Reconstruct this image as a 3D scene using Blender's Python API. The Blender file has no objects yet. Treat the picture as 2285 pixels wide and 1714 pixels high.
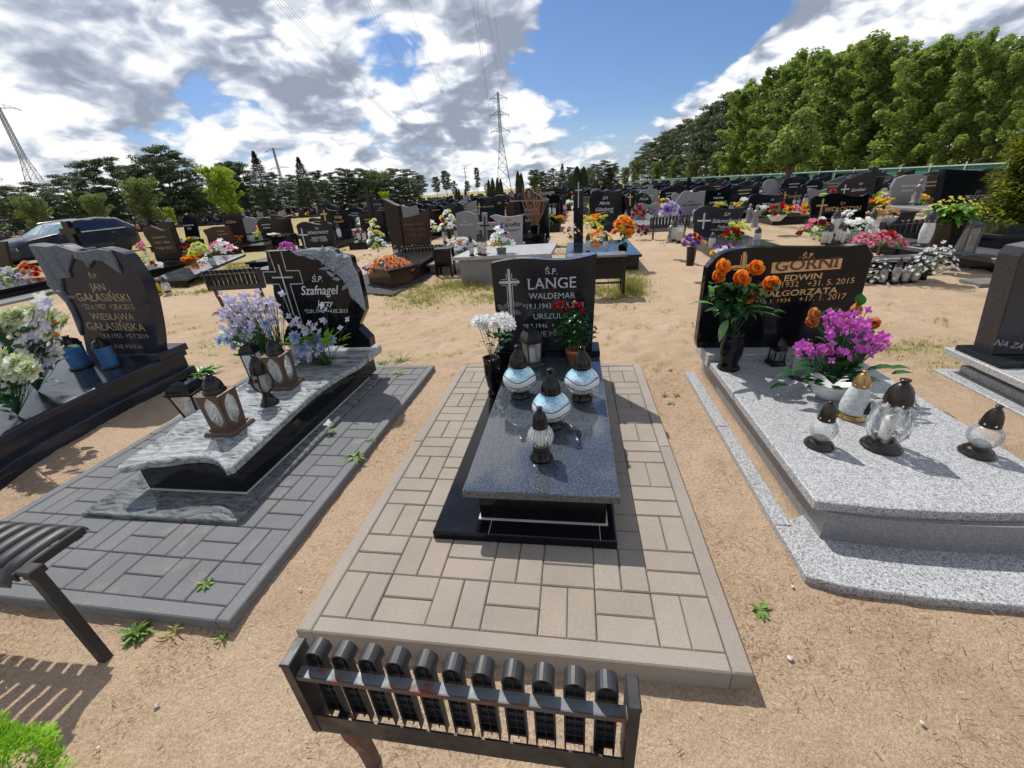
import bpy, bmesh, math, random
from mathutils import Vector, Matrix, noise
from math import sin, cos, pi, radians as R, hypot, atan2

# ------------------------------------------------------------------ camera, sky, sun
S = bpy.context.scene
COL = S.collection
FPX, CAM, PITCH, ROLL, YAW = 916.34, Vector((0.92497, -0.87823, 1.36704)), 0.443471, -0.072599, -0.167592
_f = Vector((sin(YAW)*cos(PITCH), cos(YAW)*cos(PITCH), -sin(PITCH)))
_r0 = Vector((cos(YAW), -sin(YAW), 0)); _u0 = _r0.cross(_f)
_r = _r0*cos(ROLL)+_u0*sin(ROLL); _u = -_r0*sin(ROLL)+_u0*cos(ROLL)
cd = bpy.data.cameras.new('camera'); cam = bpy.data.objects.new('camera', cd); COL.objects.link(cam)
cd.sensor_width = 36; cd.lens = FPX/2285*36; cd.clip_start = 0.02; cd.clip_end = 4000
cam.matrix_world = Matrix(((_r.x, _u.x, -_f.x, CAM.x), (_r.y, _u.y, -_f.y, CAM.y), (_r.z, _u.z, -_f.z, CAM.z), (0, 0, 0, 1)))
S.camera = cam
SUN_EL, SUN_AZ = R(53.5), R(-35)          # azimuth from +Y towards +X
sdir = Vector((sin(SUN_AZ)*cos(SUN_EL), cos(SUN_AZ)*cos(SUN_EL), sin(SUN_EL)))
sl = bpy.data.lights.new('sun', 'SUN'); sl.energy = 4.7; sl.angle = R(0.53); sl.color = (1, .955, .88)
so = bpy.data.objects.new('sun', sl); COL.objects.link(so); so.rotation_euler = (-sdir).to_track_quat('-Z', 'Y').to_euler()
S.view_settings.view_transform = 'Standard'; S.view_settings.look = 'None'; S.view_settings.exposure = 0.02; S.view_settings.gamma = 1
S.cycles.max_bounces = 8; S.cycles.transparent_max_bounces = 24; S.cycles.sample_clamp_indirect = 6

def ray(px, py): return _f + _r*((px-1142.5)/FPX) - _u*((py-857)/FPX)
def G(p, z=0.0):
    d = ray(*p); return CAM + d*((z-CAM.z)/d.z)
def AT(p, Y):
    d = ray(*p); return CAM + d*((Y-CAM.y)/d.y)
def crop(ox, oy, s): return lambda x, y: (ox+x*s, oy+y*s)
c1 = crop(0, 1050, .4002); c2 = crop(380, 540, .3859); c3 = crop(940, 540, .3255); c5 = crop(1480, 540, .3639); c6 = crop(1500, 1000, .4304)
a1 = crop(0, 300, .2712); a2 = crop(500, 300, .2411); a3 = crop(950, 350, .1989); a4 = crop(1250, 350, .1989); a5 = crop(1600, 350, .1989); a6 = crop(1885, 350, .211); a7 = crop(0, 540, .3256)
b1 = crop(180, 880, .1989); b2 = crop(560, 540, .1929); b3 = crop(400, 740, .1567); d1 = crop(0, 640, .1687); d2 = crop(1540, 550, .1899); vv = crop(0, 0, 1.033)

# ------------------------------------------------------------------ node helpers
class NT:
    def __init__(s, nt): s.t = nt; s.n = nt.nodes; s.l = nt.links
    def node(s, typ, ins=None, **kw):
        n = s.n.new(typ)
        for k, v in kw.items(): setattr(n, k, v)
        for k, v in (ins or {}).items():
            if isinstance(v, bpy.types.NodeSocket): s.l.new(v, n.inputs[k])
            else: n.inputs[k].default_value = v
        return n
    def math(s, op, a, b=0.0, c=0.0, clamp=False):
        n = s.n.new('ShaderNodeMath'); n.operation = op; n.use_clamp = clamp
        for i, v in enumerate((a, b, c)):
            if isinstance(v, bpy.types.NodeSocket): s.l.new(v, n.inputs[i])
            else: n.inputs[i].default_value = v
        return n.outputs[0]
    def vmath(s, op, a, b=(0, 0, 0), scale=None):
        n = s.n.new('ShaderNodeVectorMath'); n.operation = op
        for i, v in enumerate((a, b)):
            if isinstance(v, bpy.types.NodeSocket): s.l.new(v, n.inputs[i])
            else: n.inputs[i].default_value = v
        if scale is not None:
            if isinstance(scale, bpy.types.NodeSocket): s.l.new(scale, n.inputs[3])
            else: n.inputs[3].default_value = scale
        return n.outputs['Value'] if op in ('DOT_PRODUCT', 'LENGTH') else n.outputs[0]
    def mix(s, f, a, b, blend='MIX'):
        n = s.n.new('ShaderNodeMix'); n.data_type = 'RGBA'; n.blend_type = blend
        for i, v in ((0, f), (6, a), (7, b)):
            if isinstance(v, bpy.types.NodeSocket): s.l.new(v, n.inputs[i])
            else: n.inputs[i].default_value = v if i == 0 else (*v[:3], 1)
        return n.outputs[2]
    def noise(s, vec, scale, detail=4, rough=.5, dist=0.0, out='Fac'):
        return s.node('ShaderNodeTexNoise', {'Vector': vec, 'Scale': scale, 'Detail': detail, 'Roughness': rough, 'Distortion': dist}).outputs[out]
    def ramp(s, f, stops, interp='LINEAR'):
        n = s.n.new('ShaderNodeValToRGB'); s.l.new(f, n.inputs[0]); e = n.color_ramp; e.interpolation = interp
        for i, (p, c) in enumerate(stops):
            el = e.elements[i] if i < 2 else e.elements.new(p)
            el.position = p; el.color = (*c, 1) if isinstance(c, tuple) else (c, c, c, 1)
        return n.outputs[0]
    def smooth(s, v, lo, hi):
        n = s.n.new('ShaderNodeMapRange'); n.interpolation_type = 'SMOOTHSTEP'; s.l.new(v, n.inputs[0])
        n.inputs[1].default_value = lo; n.inputs[2].default_value = hi; return n.outputs[0]

# ------------------------------------------------------------------ sky
SKYSPOTS = ((5, 12, 9, -.34), (-19.6, 13.5, 4.2, -.25), (14, 14.5, 7, -.34), (2, 17, 4, -.2), (-24, 7.3, 2.5, -.18), (-41, 13.5, 3, -.14), (10, 24, 12, -.2), (7, 8, 3.5, -.2), (16, 16, 5, -.3),
            (-50, 14, 9, .10), (-27, 10, 11, .12), (-33, 22, 14, .12), (-6, 15, 5, .22), (-13, 9, 5, .12), (-10, 8, 7, .08), (17, 8.5, 3.6, .30), (24, 12, 5, .36), (33, 14, 9, .25), (12, 4.5, 4, .24), (20, 10, 3, .2), (-2, 3, 5, .10), (55, 16, 18, .15))
DARKSPOTS = ((-52, 15, 7, 1.0), (-33, 11, 7, .6), (-26, 8.5, 6, .55), (-38, 9, 5, .55), (-15, 9.5, 4.0, .5), (-4, 16.5, 5.5, .9), (-9, 17, 4, .35), (-45, 8, 5, .4), (-20, 6, 5, .35), (-8, 6, 4, .35), (26, 12, 10, -.55), (16, 8, 6, -.5), (-30, 16, 4, .3))
def make_world():
    w = bpy.data.worlds.new('World'); S.world = w; w.use_nodes = True
    t = NT(w.node_tree); t.n.clear()
    sky = t.node('ShaderNodeTexSky', sky_type='NISHITA', sun_disc=False, sun_elevation=SUN_EL, sun_rotation=SUN_AZ, air_density=1.0, dust_density=.6, ozone_density=3.0)
    g = t.node('ShaderNodeTexCoord').outputs['Generated']
    sep = t.node('ShaderNodeSeparateXYZ', {0: g}); z = t.math('MAXIMUM', sep.outputs[2], 0.0)
    k = t.math('DIVIDE', 1.0, t.math('ADD', z, .42))
    p = t.node('ShaderNodeCombineXYZ', {0: t.math('MULTIPLY', sep.outputs[0], k), 1: t.math('MULTIPLY', sep.outputs[1], k), 2: t.math('MULTIPLY', sep.outputs[2], 1.2)}).outputs[0]
    p = t.vmath('ADD', t.vmath('SCALE', p, scale=1.55), (3.7, 1.3, .4))
    warp = t.vmath('SCALE', t.vmath('SUBTRACT', t.noise(p, 2.6, 3, .5, out='Color'), (.5, .5, .5)), scale=.22)
    pw = t.vmath('ADD', p, warp)
    def field(off, fine=True):
        q = t.vmath('ADD', pw, off)
        a = t.noise(q, 2.0, 7 if fine else 4, .56); b = t.node('ShaderNodeTexVoronoi', {'Vector': q, 'Scale': 5.5}, feature='F1').outputs['Distance']
        v = t.math('SUBTRACT', a, t.math('MULTIPLY', b, .17))
        if fine: v = t.math('SUBTRACT', v, t.math('MULTIPLY', t.node('ShaderNodeTexVoronoi', {'Vector': t.vmath('ADD', q, t.vmath('SCALE', warp, scale=.5)), 'Scale': 15.0}, feature='F1').outputs['Distance'], .075))
        return v
    f0 = field((0, 0, 0)); f1 = field((-.04, -.07, .10)); f2 = field((-.08, -.20, .20), False)
    # where the sky is open (negative) or banked with cloud (positive): direction az, el, half width in degrees
    bias = None
    for az, el, r, amt in SKYSPOTS:
        d = (sin(R(az))*cos(R(el)), cos(R(az))*cos(R(el)), sin(R(el)))
        v = t.vmath('LENGTH', t.vmath('MULTIPLY', t.vmath('SUBTRACT', g, d), (1, 1, 1.25)))
        e = t.math('MULTIPLY', t.smooth(v, 2*sin(R(r)), 0.0), amt)
        bias = e if bias is None else t.math('ADD', bias, e)
    bias = t.math('SUBTRACT', bias, t.math('MULTIPLY', t.smooth(z, .42, .72), .09))   # the sky overhead is mostly open
    dens = t.math('ADD', t.math('ADD', f0, bias), .115)
    cover = t.smooth(dens, .36, .49)
    thick = t.smooth(dens, .42, .66)
    lit = t.math('ADD', t.math('MULTIPLY', t.math('SUBTRACT', f0, f1), 3.0), t.math('MULTIPLY', t.math('SUBTRACT', f0, f2), 1.5))
    dark = None
    for az, el, r, amt in DARKSPOTS:
        d = (sin(R(az))*cos(R(el)), cos(R(az))*cos(R(el)), sin(R(el)))
        v = t.vmath('LENGTH', t.vmath('MULTIPLY', t.vmath('SUBTRACT', t.vmath('ADD', g, t.vmath('SCALE', warp, scale=.35)), d), (1, 1, 1.9)))
        e = t.math('MULTIPLY', t.smooth(v, 2*sin(R(r)), 0.0), amt); dark = e if dark is None else t.math('ADD', dark, e)
    br = t.math('ADD', t.math('SUBTRACT', 1.0, t.math('ADD', t.math('MULTIPLY', thick, .17), t.math('MULTIPLY', t.math('MULTIPLY', dark, thick), .42))), lit)
    br = t.math('MINIMUM', t.math('MAXIMUM', br, .25), 1.05)
    cc = t.ramp(br, [(.0, (.22, .26, .33)), (.30, (.33, .375, .46)), (.55, (.50, .55, .65)), (.76, (.80, .84, .90)), (.90, (1.0, 1.0, 1.0))])
    skyc = t.mix(1.0, sky.outputs[0], (.66, .80, 1.02), 'MULTIPLY')
    STR = .095
    # thin milky veil near the horizon
    haze = t.math('MULTIPLY', t.smooth(z, .14, 0.0), .55)
    cl = t.vmath('SCALE', cc, scale=1.02/STR)
    skyh = t.mix(haze, skyc, tuple(v/STR for v in (.58, .69, .86)))
    out = t.mix(t.math('MULTIPLY', cover, .97), skyh, cl)
    bg = t.node('ShaderNodeBackground', {'Color': out, 'Strength': STR})
    t.l.new(bg.outputs[0], t.node('ShaderNodeOutputWorld').inputs[0])
make_world()
S.world.cycles.sampling_method = 'MANUAL'; S.world.cycles.sample_map_resolution = 512

# ------------------------------------------------------------------ materials
MATS = {}
def mat(name, build=None, col=(.5, .5, .5), rough=.6, metal=0.0, coat=0.0, spec=.5):
    if name in MATS: return MATS[name]
    m = bpy.data.materials.new(name); m.use_nodes = True; MATS[name] = m
    t = NT(m.node_tree); p = t.n['Principled BSDF']
    def setp(k, v):
        if isinstance(v, bpy.types.NodeSocket): t.l.new(v, p.inputs[k])
        else: p.inputs[k].default_value = (*v[:3], 1) if isinstance(v, tuple) and len(v) == 3 and 'Color' in k or k == 'Base Color' else v
    p.inputs['Base Color'].default_value = (*col, 1); p.inputs['Roughness'].default_value = rough
    p.inputs['Metallic'].default_value = metal; p.inputs['Coat Weight'].default_value = coat; p.inputs['Specular IOR Level'].default_value = spec
    oc = t.node('ShaderNodeTexCoord').outputs['Object']
    if build == 'plain':        # slight mottling, so that no surface is dead flat
        n = t.noise(oc, 9, 5, .6); c = t.mix(t.ramp(n, [(.3, 0.0), (.7, 1.0)]), tuple(v*.8 for v in col), tuple(min(1, v*1.15) for v in col))
        t.l.new(c, p.inputs['Base Color']); t.l.new(t.math('ADD', t.math('MULTIPLY', t.noise(oc, 30, 3), .2), rough-.1), p.inputs['Roughness'])
    elif build: build(t, p, oc)
    return m
def bump(t, p, h, strength=.3, dist=.01):
    b = t.node('ShaderNodeBump', {'Height': h, 'Strength': strength, 'Distance': dist}); t.l.new(b.outputs[0], p.inputs['Normal'])
def speckle(dark, light, scale, lo, hi, rough=.12, patch=None):
    def f(t, p, oc):
        n1 = t.noise(oc, scale, 3, .75, .6); n2 = t.noise(oc, scale*.37, 2, .5)
        f_ = t.math('ADD', n1, t.math('MULTIPLY', t.math('SUBTRACT', n2, .5), .25))
        c = t.ramp(f_, [(lo, dark), (hi, light)])
        if patch: c = t.mix(t.ramp(t.noise(oc, 2.3, 4), [(.45, 0.0), (.7, patch[1])]), c, patch[0])
        dust = t.noise(oc, 5, 6, .65)
        t.l.new(c, p.inputs['Base Color']); t.l.new(t.ramp(dust, [(.35, rough), (.75, rough+.12)]), p.inputs['Roughness'])
        if light[0] < .09: p.inputs['Specular IOR Level'].default_value = .25
    return f
def f_wavy(t, p, oc):
    w = t.vmath('ADD', oc, t.vmath('SCALE', t.noise(oc, 3.2, 4, out='Color'), scale=.22))
    n = t.noise(t.vmath('MULTIPLY', w, (7, 48, 44)), 1.0, 6, .62); fine = t.noise(oc, 170, 2)
    f_ = t.math('ADD', n, t.math('MULTIPLY', t.math('SUBTRACT', fine, .5), .22))
    t.l.new(t.ramp(f_, [(.34, (.07, .08, .09)), (.46, (.22, .24, .25)), (.62, (.40, .42, .43))]), p.inputs['Base Color']); p.inputs['Roughness'].default_value = .12
def f_wavy_shaded(t, p, oc):
    f_wavy(t, p, oc); r_ = [n for n in t.n if n.type == 'VALTORGB'][0].color_ramp
    for e in r_.elements: e.color = tuple(v*.5 for v in e.color[:3])+(1,)
def f_paver(a, b, sp=.25):
    def f(t, p, oc):
        at = t.node('ShaderNodeAttribute', attribute_name='tint').outputs['Color']
        n = t.noise(oc, 260, 3, .8); big = t.noise(oc, 3, 5, .6)
        c = t.mix(t.ramp(n, [(.3, 0.0), (.72, 1.0)]), a, b); c = t.mix(.7, c, at, 'MULTIPLY')
        c = t.mix(t.math('MULTIPLY', t.ramp(big, [(.4, 0.0), (.75, 1.0)]), .3), c, tuple(v*.62 for v in a))
        spill = t.math('MULTIPLY', t.ramp(t.noise(oc, 4.2, 8, .72), [(.56, 0.0), (.68, 1.0)]), t.ramp(t.noise(oc, 120, 2), [(.35, .25), (.65, .8)])); c = t.mix(t.math('MULTIPLY', spill, .55), c, (.42, .31, .21))
        t.l.new(c, p.inputs['Base Color']); p.inputs['Roughness'].default_value = .88; p.inputs['Specular IOR Level'].default_value = sp
        bump(t, p, n, .35, .004)
    return f
def f_ground(t, p, oc):
    at = t.node('ShaderNodeVertexColor', layer_name='zone'); sp = t.node('ShaderNodeSeparateColor', {0: at.outputs[0]})
    n1 = t.noise(oc, 1.3, 6, .6); n2 = t.noise(oc, 14, 6, .7); n3 = t.noise(oc, 140, 4, .8); n4 = t.noise(oc, 55, 5, .75, .8)
    c = t.mix(t.ramp(n1, [(.3, 0.0), (.7, 1.0)]), (.465, .343, .228), (.56, .43, .305))
    c = t.mix(t.math('MULTIPLY', t.ramp(n3, [(.42, 1.0), (.56, 0.0)]), .5), c, (.21, .135, .085))
    c = t.mix(t.math('MULTIPLY', t.ramp(n3, [(.60, 0.0), (.72, 1.0)]), .35), c, (.78, .62, .46))
    damp = t.ramp(t.noise(oc, 2.6, 7, .68), [(.50, 0.0), (.66, 1.0)]); c = t.mix(t.math('MULTIPLY', damp, .42), c, (.27, .175, .11))  # random darker patches in the sand
    # bits of dry litter and needles
    lit = t.math('MULTIPLY', t.ramp(n4, [(.50, 0.0), (.62, 1.0)]), sp.outputs[1])
    c = t.mix(t.math('MULTIPLY', lit, .75), c, (.17, .085, .042))
    gr = t.math('MULTIPLY', sp.outputs[0], t.ramp(n2, [(.34, 0.25), (.6, 1.0)]), clamp=True)
    gc = t.mix(t.ramp(t.noise(oc, 3.1, 5), [(.35, 0.0), (.65, 1.0)]), (.30, .25, .10), (.20, .22, .055))
    c = t.mix(gr, c, gc)
    c = t.mix(sp.outputs[2], c, t.mix(t.ramp(t.noise(oc, .35, 6, .7), [(.35, 0.0), (.7, 1.0)]), (.36, .27, .13), (.20, .20, .065)))
    t.l.new(c, p.inputs['Base Color']); p.inputs['Roughness'].default_value = .95; p.inputs['Specular IOR Level'].default_value = .1
    bump(t, p, t.math('ADD', t.math('MULTIPLY', n2, 1.0), t.math('ADD', t.math('MULTIPLY', n4, .6), t.math('MULTIPLY', n3, .35))), .75, .022)
def leafmat(name, c1_, c2_, trans=.35, rough=.5, scale=.6):
    def f(t, p, oc):
        rnd = t.node('ShaderNodeNewGeometry').outputs['Random Per Island']; oi = t.node('ShaderNodeObjectInfo').outputs['Random']
        n = t.noise(t.vmath('ADD', oc, t.node('ShaderNodeCombineXYZ', {0: t.math('MULTIPLY', oi, 30)}).outputs[0]), scale, 3)
        f_ = t.math('ADD', t.math('MULTIPLY', rnd, .55), t.math('MULTIPLY', t.ramp(n, [(.35, 0.0), (.65, 1.0)]), .5))
        c = t.mix(f_, c1_, c2_); t.l.new(c, p.inputs['Base Color']); p.inputs['Roughness'].default_value = rough
        tr = t.node('ShaderNodeBsdfTranslucent', {'Color': t.mix(1.0, c, (1.15, 1.2, .55), 'MULTIPLY')})
        mx = t.node('ShaderNodeMixShader', {0: trans, 1: p.outputs[0], 2: tr.outputs[0]}); t.l.new(mx.outputs[0], t.n['Material Output'].inputs[0])
    return mat(name, f)
def petalmat(name, inner, outer, trans=.38):
    def f(t, p, oc):
        rnd = t.node('ShaderNodeNewGeometry').outputs['Random Per Island']
        c = t.mix(t.math('ADD', t.math('MULTIPLY', rnd, .7), t.math('MULTIPLY', t.noise(oc, 60, 2), .3)), inner, outer)
        t.l.new(c, p.inputs['Base Color']); p.inputs['Roughness'].default_value = .6
        tr = t.node('ShaderNodeBsdfTranslucent', {'Color': c})
        t.l.new(t.node('ShaderNodeMixShader', {0: trans, 1: p.outputs[0], 2: tr.outputs[0]}).outputs[0], t.n['Material Output'].inputs[0])
    return mat(name, f)
def glassmat(name, tint=(.96, .98, .98), body=.12, bodycol=(.8, .82, .82), ribs=None, swirl=False):
    def f(t, p, oc):
        tr = t.node('ShaderNodeBsdfTransparent', {'Color': (*tint, 1)})
        gl = t.node('ShaderNodeBsdfGlossy', {'Color': (1, 1, 1, 1), 'Roughness': .04})
        fr = t.node('ShaderNodeFresnel', {'IOR': 1.5}).outputs[0]
        h = t.noise(oc, 55, 3)
        if ribs:
            s_ = t.node('ShaderNodeSeparateXYZ', {0: oc}); an = t.math('ARCTAN2', s_.outputs[1], s_.outputs[0])
            h = t.math('ADD', t.math('MULTIPLY', t.math('SINE', t.math('ADD', t.math('MULTIPLY', an, ribs), t.math('MULTIPLY', s_.outputs[2], 30 if swirl else 0))), .8), t.math('MULTIPLY', h, .3))
        b = t.node('ShaderNodeBump', {'Height': h, 'Strength': .6, 'Distance': .006}); t.l.new(b.outputs[0], gl.inputs['Normal'])
        fr2 = t.node('ShaderNodeFresnel', {'IOR': 1.45, 'Normal': b.outputs[0]}).outputs[0]
        a = t.node('ShaderNodeMixShader', {0: t.math('ADD', t.math('MULTIPLY', fr2, 1.0), .05, clamp=True), 1: tr.outputs[0], 2: gl.outputs[0]})
        df = t.node('ShaderNodeBsdfDiffuse', {'Color': (*bodycol, 1)}); t.l.new(b.outputs[0], df.inputs['Normal'])
        m_ = t.node('ShaderNodeMixShader', {0: t.math('MULTIPLY', t.math('ADD', .35, h), body), 1: a.outputs[0], 2: df.outputs[0]})
        t.l.new(m_.outputs[0], t.n['Material Output'].inputs[0])
    return mat(name, f)
def f_pearl(t, p, oc):
    # pearly globe: iridescent crackled upper zone, plain milky band, crackled foot, black wavy lines between
    s_ = t.node('ShaderNodeSeparateXYZ', {0: oc}); an = t.math('ARCTAN2', s_.outputs[1], s_.outputs[0])
    w = t.math('MULTIPLY', t.math('SINE', t.math('MULTIPLY', an, 3)), .009)
    zz = t.math('ADD', s_.outputs[2], w)
    up = t.smooth(zz, .1385, .1395); lo = t.smooth(zz, .103, .102)
    def line(c): return t.smooth(t.math('ABSOLUTE', t.math('SUBTRACT', zz, c)), .0032, .0018)
    v = t.node('ShaderNodeTexVoronoi', {'Vector': t.vmath('ADD', oc, t.vmath('SCALE', t.noise(oc, 25, 2, out='Color'), scale=.03)), 'Scale': 56}, feature='DISTANCE_TO_EDGE').outputs['Distance']
    hue = t.ramp(t.noise(oc, 13, 3), [(.28, (.06, .14, .60)), (.44, (.10, .42, .62)), (.58, (.50, .78, .78)), (.74, (.26, .18, .62))])
    cr = t.mix(t.smooth(v, .03, .09), (.62, .72, .84), hue)
    c = t.mix(up, (.62, .66, .66), cr); c = t.mix(lo, c, t.mix(t.smooth(v, .05, .16), (.75, .80, .78), (.25, .32, .28)))
    c = t.mix(t.math('ADD', line(.139), line(.1025), clamp=True), c, (.01, .012, .012))
    t.l.new(c, p.inputs['Base Color']); p.inputs['Roughness'].default_value = .12; p.inputs['Coat Weight'].default_value = .6; p.inputs['Subsurface Weight'].default_value = .15; p.inputs['Subsurface Radius'].default_value = (.03, .03, .03)
    bump(t, p, t.math('MULTIPLY', v, t.math('ADD', up, lo)), .5, .004)
def f_rust(base, amt=.55):
    def f(t, p, oc):
        n = t.noise(oc, 12, 6, .7); m2 = t.ramp(n, [(amt, 0.0), (amt+.12, 1.0)])
        t.l.new(t.mix(m2, base, (.20, .045, .018)), p.inputs['Base Color']); t.l.new(t.ramp(n, [(.4, .38), (.7, .8)]), p.inputs['Roughness'])
        bump(t, p, n, .2, .003)
    return f

BLACK = mat('polished black granite', speckle((.003, .0035, .0045), (.016, .018, .023), 420, .45, .75, .05))
BLACK2 = mat('polished dark grey granite', speckle((.0045, .006, .0085), (.028, .034, .046), 380, .42, .72, .07))
SPECK = mat('grey speckled granite', speckle((.016, .020, .027), (.11, .128, .16), 300, .43, .63, .045))
SPECK.node_tree.nodes['Principled BSDF'].inputs['Coat Weight'].default_value = .7; SPECK.node_tree.nodes['Principled BSDF'].inputs['Coat Roughness'].default_value = .02
WHITE = mat('white speckled granite', speckle((.075, .075, .082), (.52, .53, .54), 230, .40, .56, .35))
GREY = mat('mid grey granite', speckle((.12, .12, .125), (.30, .30, .31), 300, .40, .60, .30))
BROWN = mat('brown granite', speckle((.028, .013, .010), (.085, .045, .034), 300, .42, .66, .12))
DBROWN = mat('dark brown granite', speckle((.012, .009, .008), (.042, .032, .028), 300, .42, .66, .12))
VIOL = mat('dark violet granite', speckle((.010, .0115, .019), (.044, .049, .070), 300, .42, .7, .10, ((.040, .044, .066), .7)))
WAVY = mat('wavy grey gneiss', f_wavy)
CARVE = mat('rough carved granite', speckle((.12, .14, .17), (.34, .38, .44), 200, .40, .60, .7))
CARVED = mat('rough carved dark granite', speckle((.07, .078, .095), (.18, .20, .235), 160, .40, .62, .7))
PAVB = mat('beige paving', f_paver((.225, .195, .162), (.385, .34, .29)))
PAVG = mat('dark grey paving', f_paver((.115, .12, .128), (.215, .22, .23)))
KERBB = mat('beige edging', f_paver((.235, .205, .172), (.37, .33, .285)))
CONC = mat('pale concrete', f_paver((.42, .40, .36), (.56, .54, .50)))
GROUT = mat('white grout', 'plain', (.50, .48, .42), .9)
SANDJ = mat('joint sand', 'plain', (.30, .24, .175), .95)
TGREY = mat('engraved grey lettering', 'plain', (.40, .42, .43), .6)
TWHITE = mat('engraved white lettering', 'plain', (.62, .64, .66), .6)
TGOLD = mat('gold lettering', 'plain', (.60, .36, .15), .5)
TGOLD2 = mat('pale gold lettering', 'plain', (.42, .32, .17), .5)
TBROWN = mat('dark brown lettering', 'plain', (.10, .035, .018), .5)
PLB = mat('black plastic', 'plain', (.005, .0055, .007), .16, spec=.35)
PLG = mat('weathered grey plastic', 'plain', (.022, .024, .028), .52)
BRZ = mat('bronze plastic', 'plain', (.045, .038, .033), .26, .6)
GOLD = mat('gold plastic', 'plain', (.38, .25, .09), .28, .7)
CLAY = mat('terracotta', 'plain', (.42, .13, .06), .7)
WPOT = mat('white plastic', 'plain', (.66, .66, .66), .35)
WAX = mat('white wax', 'plain', (.72, .70, .66), .5)
BFRAME = mat('brown metal frame', f_rust((.085, .050, .034), .7))
RUST = mat('black paint flaking to rust', f_rust((.018, .018, .020), .64))
OXIDE = mat('peeling red oxide edge', f_rust((.06, .055, .055), .54))
RUSTB = mat('rusty bare steel', f_rust((.06, .034, .026), .55))
PEELB = mat('worn grey paint with rust', f_rust((.13, .145, .16), .55))
GLASS = glassmat('clear glass', body=.20, bodycol=(.85, .88, .88))
RIBG = glassmat('ribbed clear glass', body=.34, bodycol=(.9, .92, .92), ribs=22)
RIBG2 = glassmat('swirled clear glass', body=.22, bodycol=(.85, .88, .88), ribs=9, swirl=True)
GREYG = glassmat('grey glass', (.72, .74, .74), .25, (.35, .36, .36))
BLUEG = glassmat('blue printed glass', (.35, .6, .9), .75, (.06, .22, .50))
WHITEG = glassmat('frosted white glass', (.9, .92, .92), .9, (.62, .64, .65))
YELG = glassmat('yellow glass', (.9, .75, .2), .8, (.75, .50, .03))
PEARL = mat('pearly crackled glass', f_pearl)
GREENF = mat('green fence sheet', 'plain', (.025, .165, .095), .5)
FPOST = mat('pale grey fence post', 'plain', (.42, .50, .48), .5)
STEEL = mat('galvanised steel', 'plain', (.13, .14, .16), .5, .4)
BARK = mat('bark', 'plain', (.10, .065, .045), .9)
CARP = mat('dark blue car paint', 'plain', (.006, .014, .042), .3, 0.0, .25, .4)
CARS = mat('silver roof paint', 'plain', (.42, .44, .50), .25, .0, .5)  # pale colour stands in for the sky's highlight on the roof
WSCR = mat('windscreen glass', 'plain', (.16, .26, .30), .05, spec=1.0)  # lighter than the side windows: sky reflection put into the colour
CARG = mat('car window glass', 'plain', (.006, .012, .022), .04, spec=.9)
CHROME = mat('chrome trim', 'plain', (.7, .7, .72), .15, 1.0)
TYRE = mat('tyre rubber', 'plain', (.015, .015, .016), .8)
REDL = mat('red tail light', 'plain', (.35, .01, .01), .2)
L_ROSE = leafmat('rose leaf', (.012, .055, .020), (.045, .13, .035), .25, .35, 20)
L_DARK = leafmat('dark green leaf', (.01, .06, .02), (.03, .14, .035), .25, .4, 20)
L_MID = leafmat('bright green leaf', (.06, .20, .02), (.20, .40, .05), .35, .45, 20)
L_STRIPE = leafmat('pale edged leaf', (.07, .22, .05), (.25, .42, .18), .3, .45, 30)
L_LIME = leafmat('lime leaf', (.14, .33, .015), (.36, .58, .03), .4, .5, 14)
P_ORANGE = petalmat('orange petal', (.72, .13, .012), (.97, .46, .05)); P_RED = petalmat('red petal', (.38, .004, .006), (.65, .015, .015), .15)
P_WHITE = petalmat('white petal', (.84, .84, .82), (.95, .95, .94), .5); P_MAG = petalmat('magenta petal', (.45, .02, .42), (.85, .22, .72))
P_LILAC = petalmat('lilac petal', (.46, .42, .66), (.78, .76, .88)); P_BLUE = petalmat('pale blue petal', (.30, .44, .70), (.64, .75, .90))
P_CREAM = petalmat('cream green petal', (.50, .58, .28), (.76, .80, .58)); P_YEL = petalmat('yellow petal', (.75, .42, .01), (.92, .72, .05))
P_PINK = petalmat('pink petal', (.72, .16, .32), (.88, .45, .55)); P_LYEL = petalmat('lemon petal', (.55, .62, .06), (.82, .85, .25))
P_VIOL = petalmat('violet petal', (.14, .04, .32), (.36, .16, .60)); P_MAROON = petalmat('maroon petal', (.14, .01, .02), (.30, .03, .05))
P_AMBER = petalmat('amber orange petal', (.80, .16, .01), (.95, .48, .03)); P_PALEO = petalmat('salmon orange petal', (.70, .22, .06), (.85, .45, .22))

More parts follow.
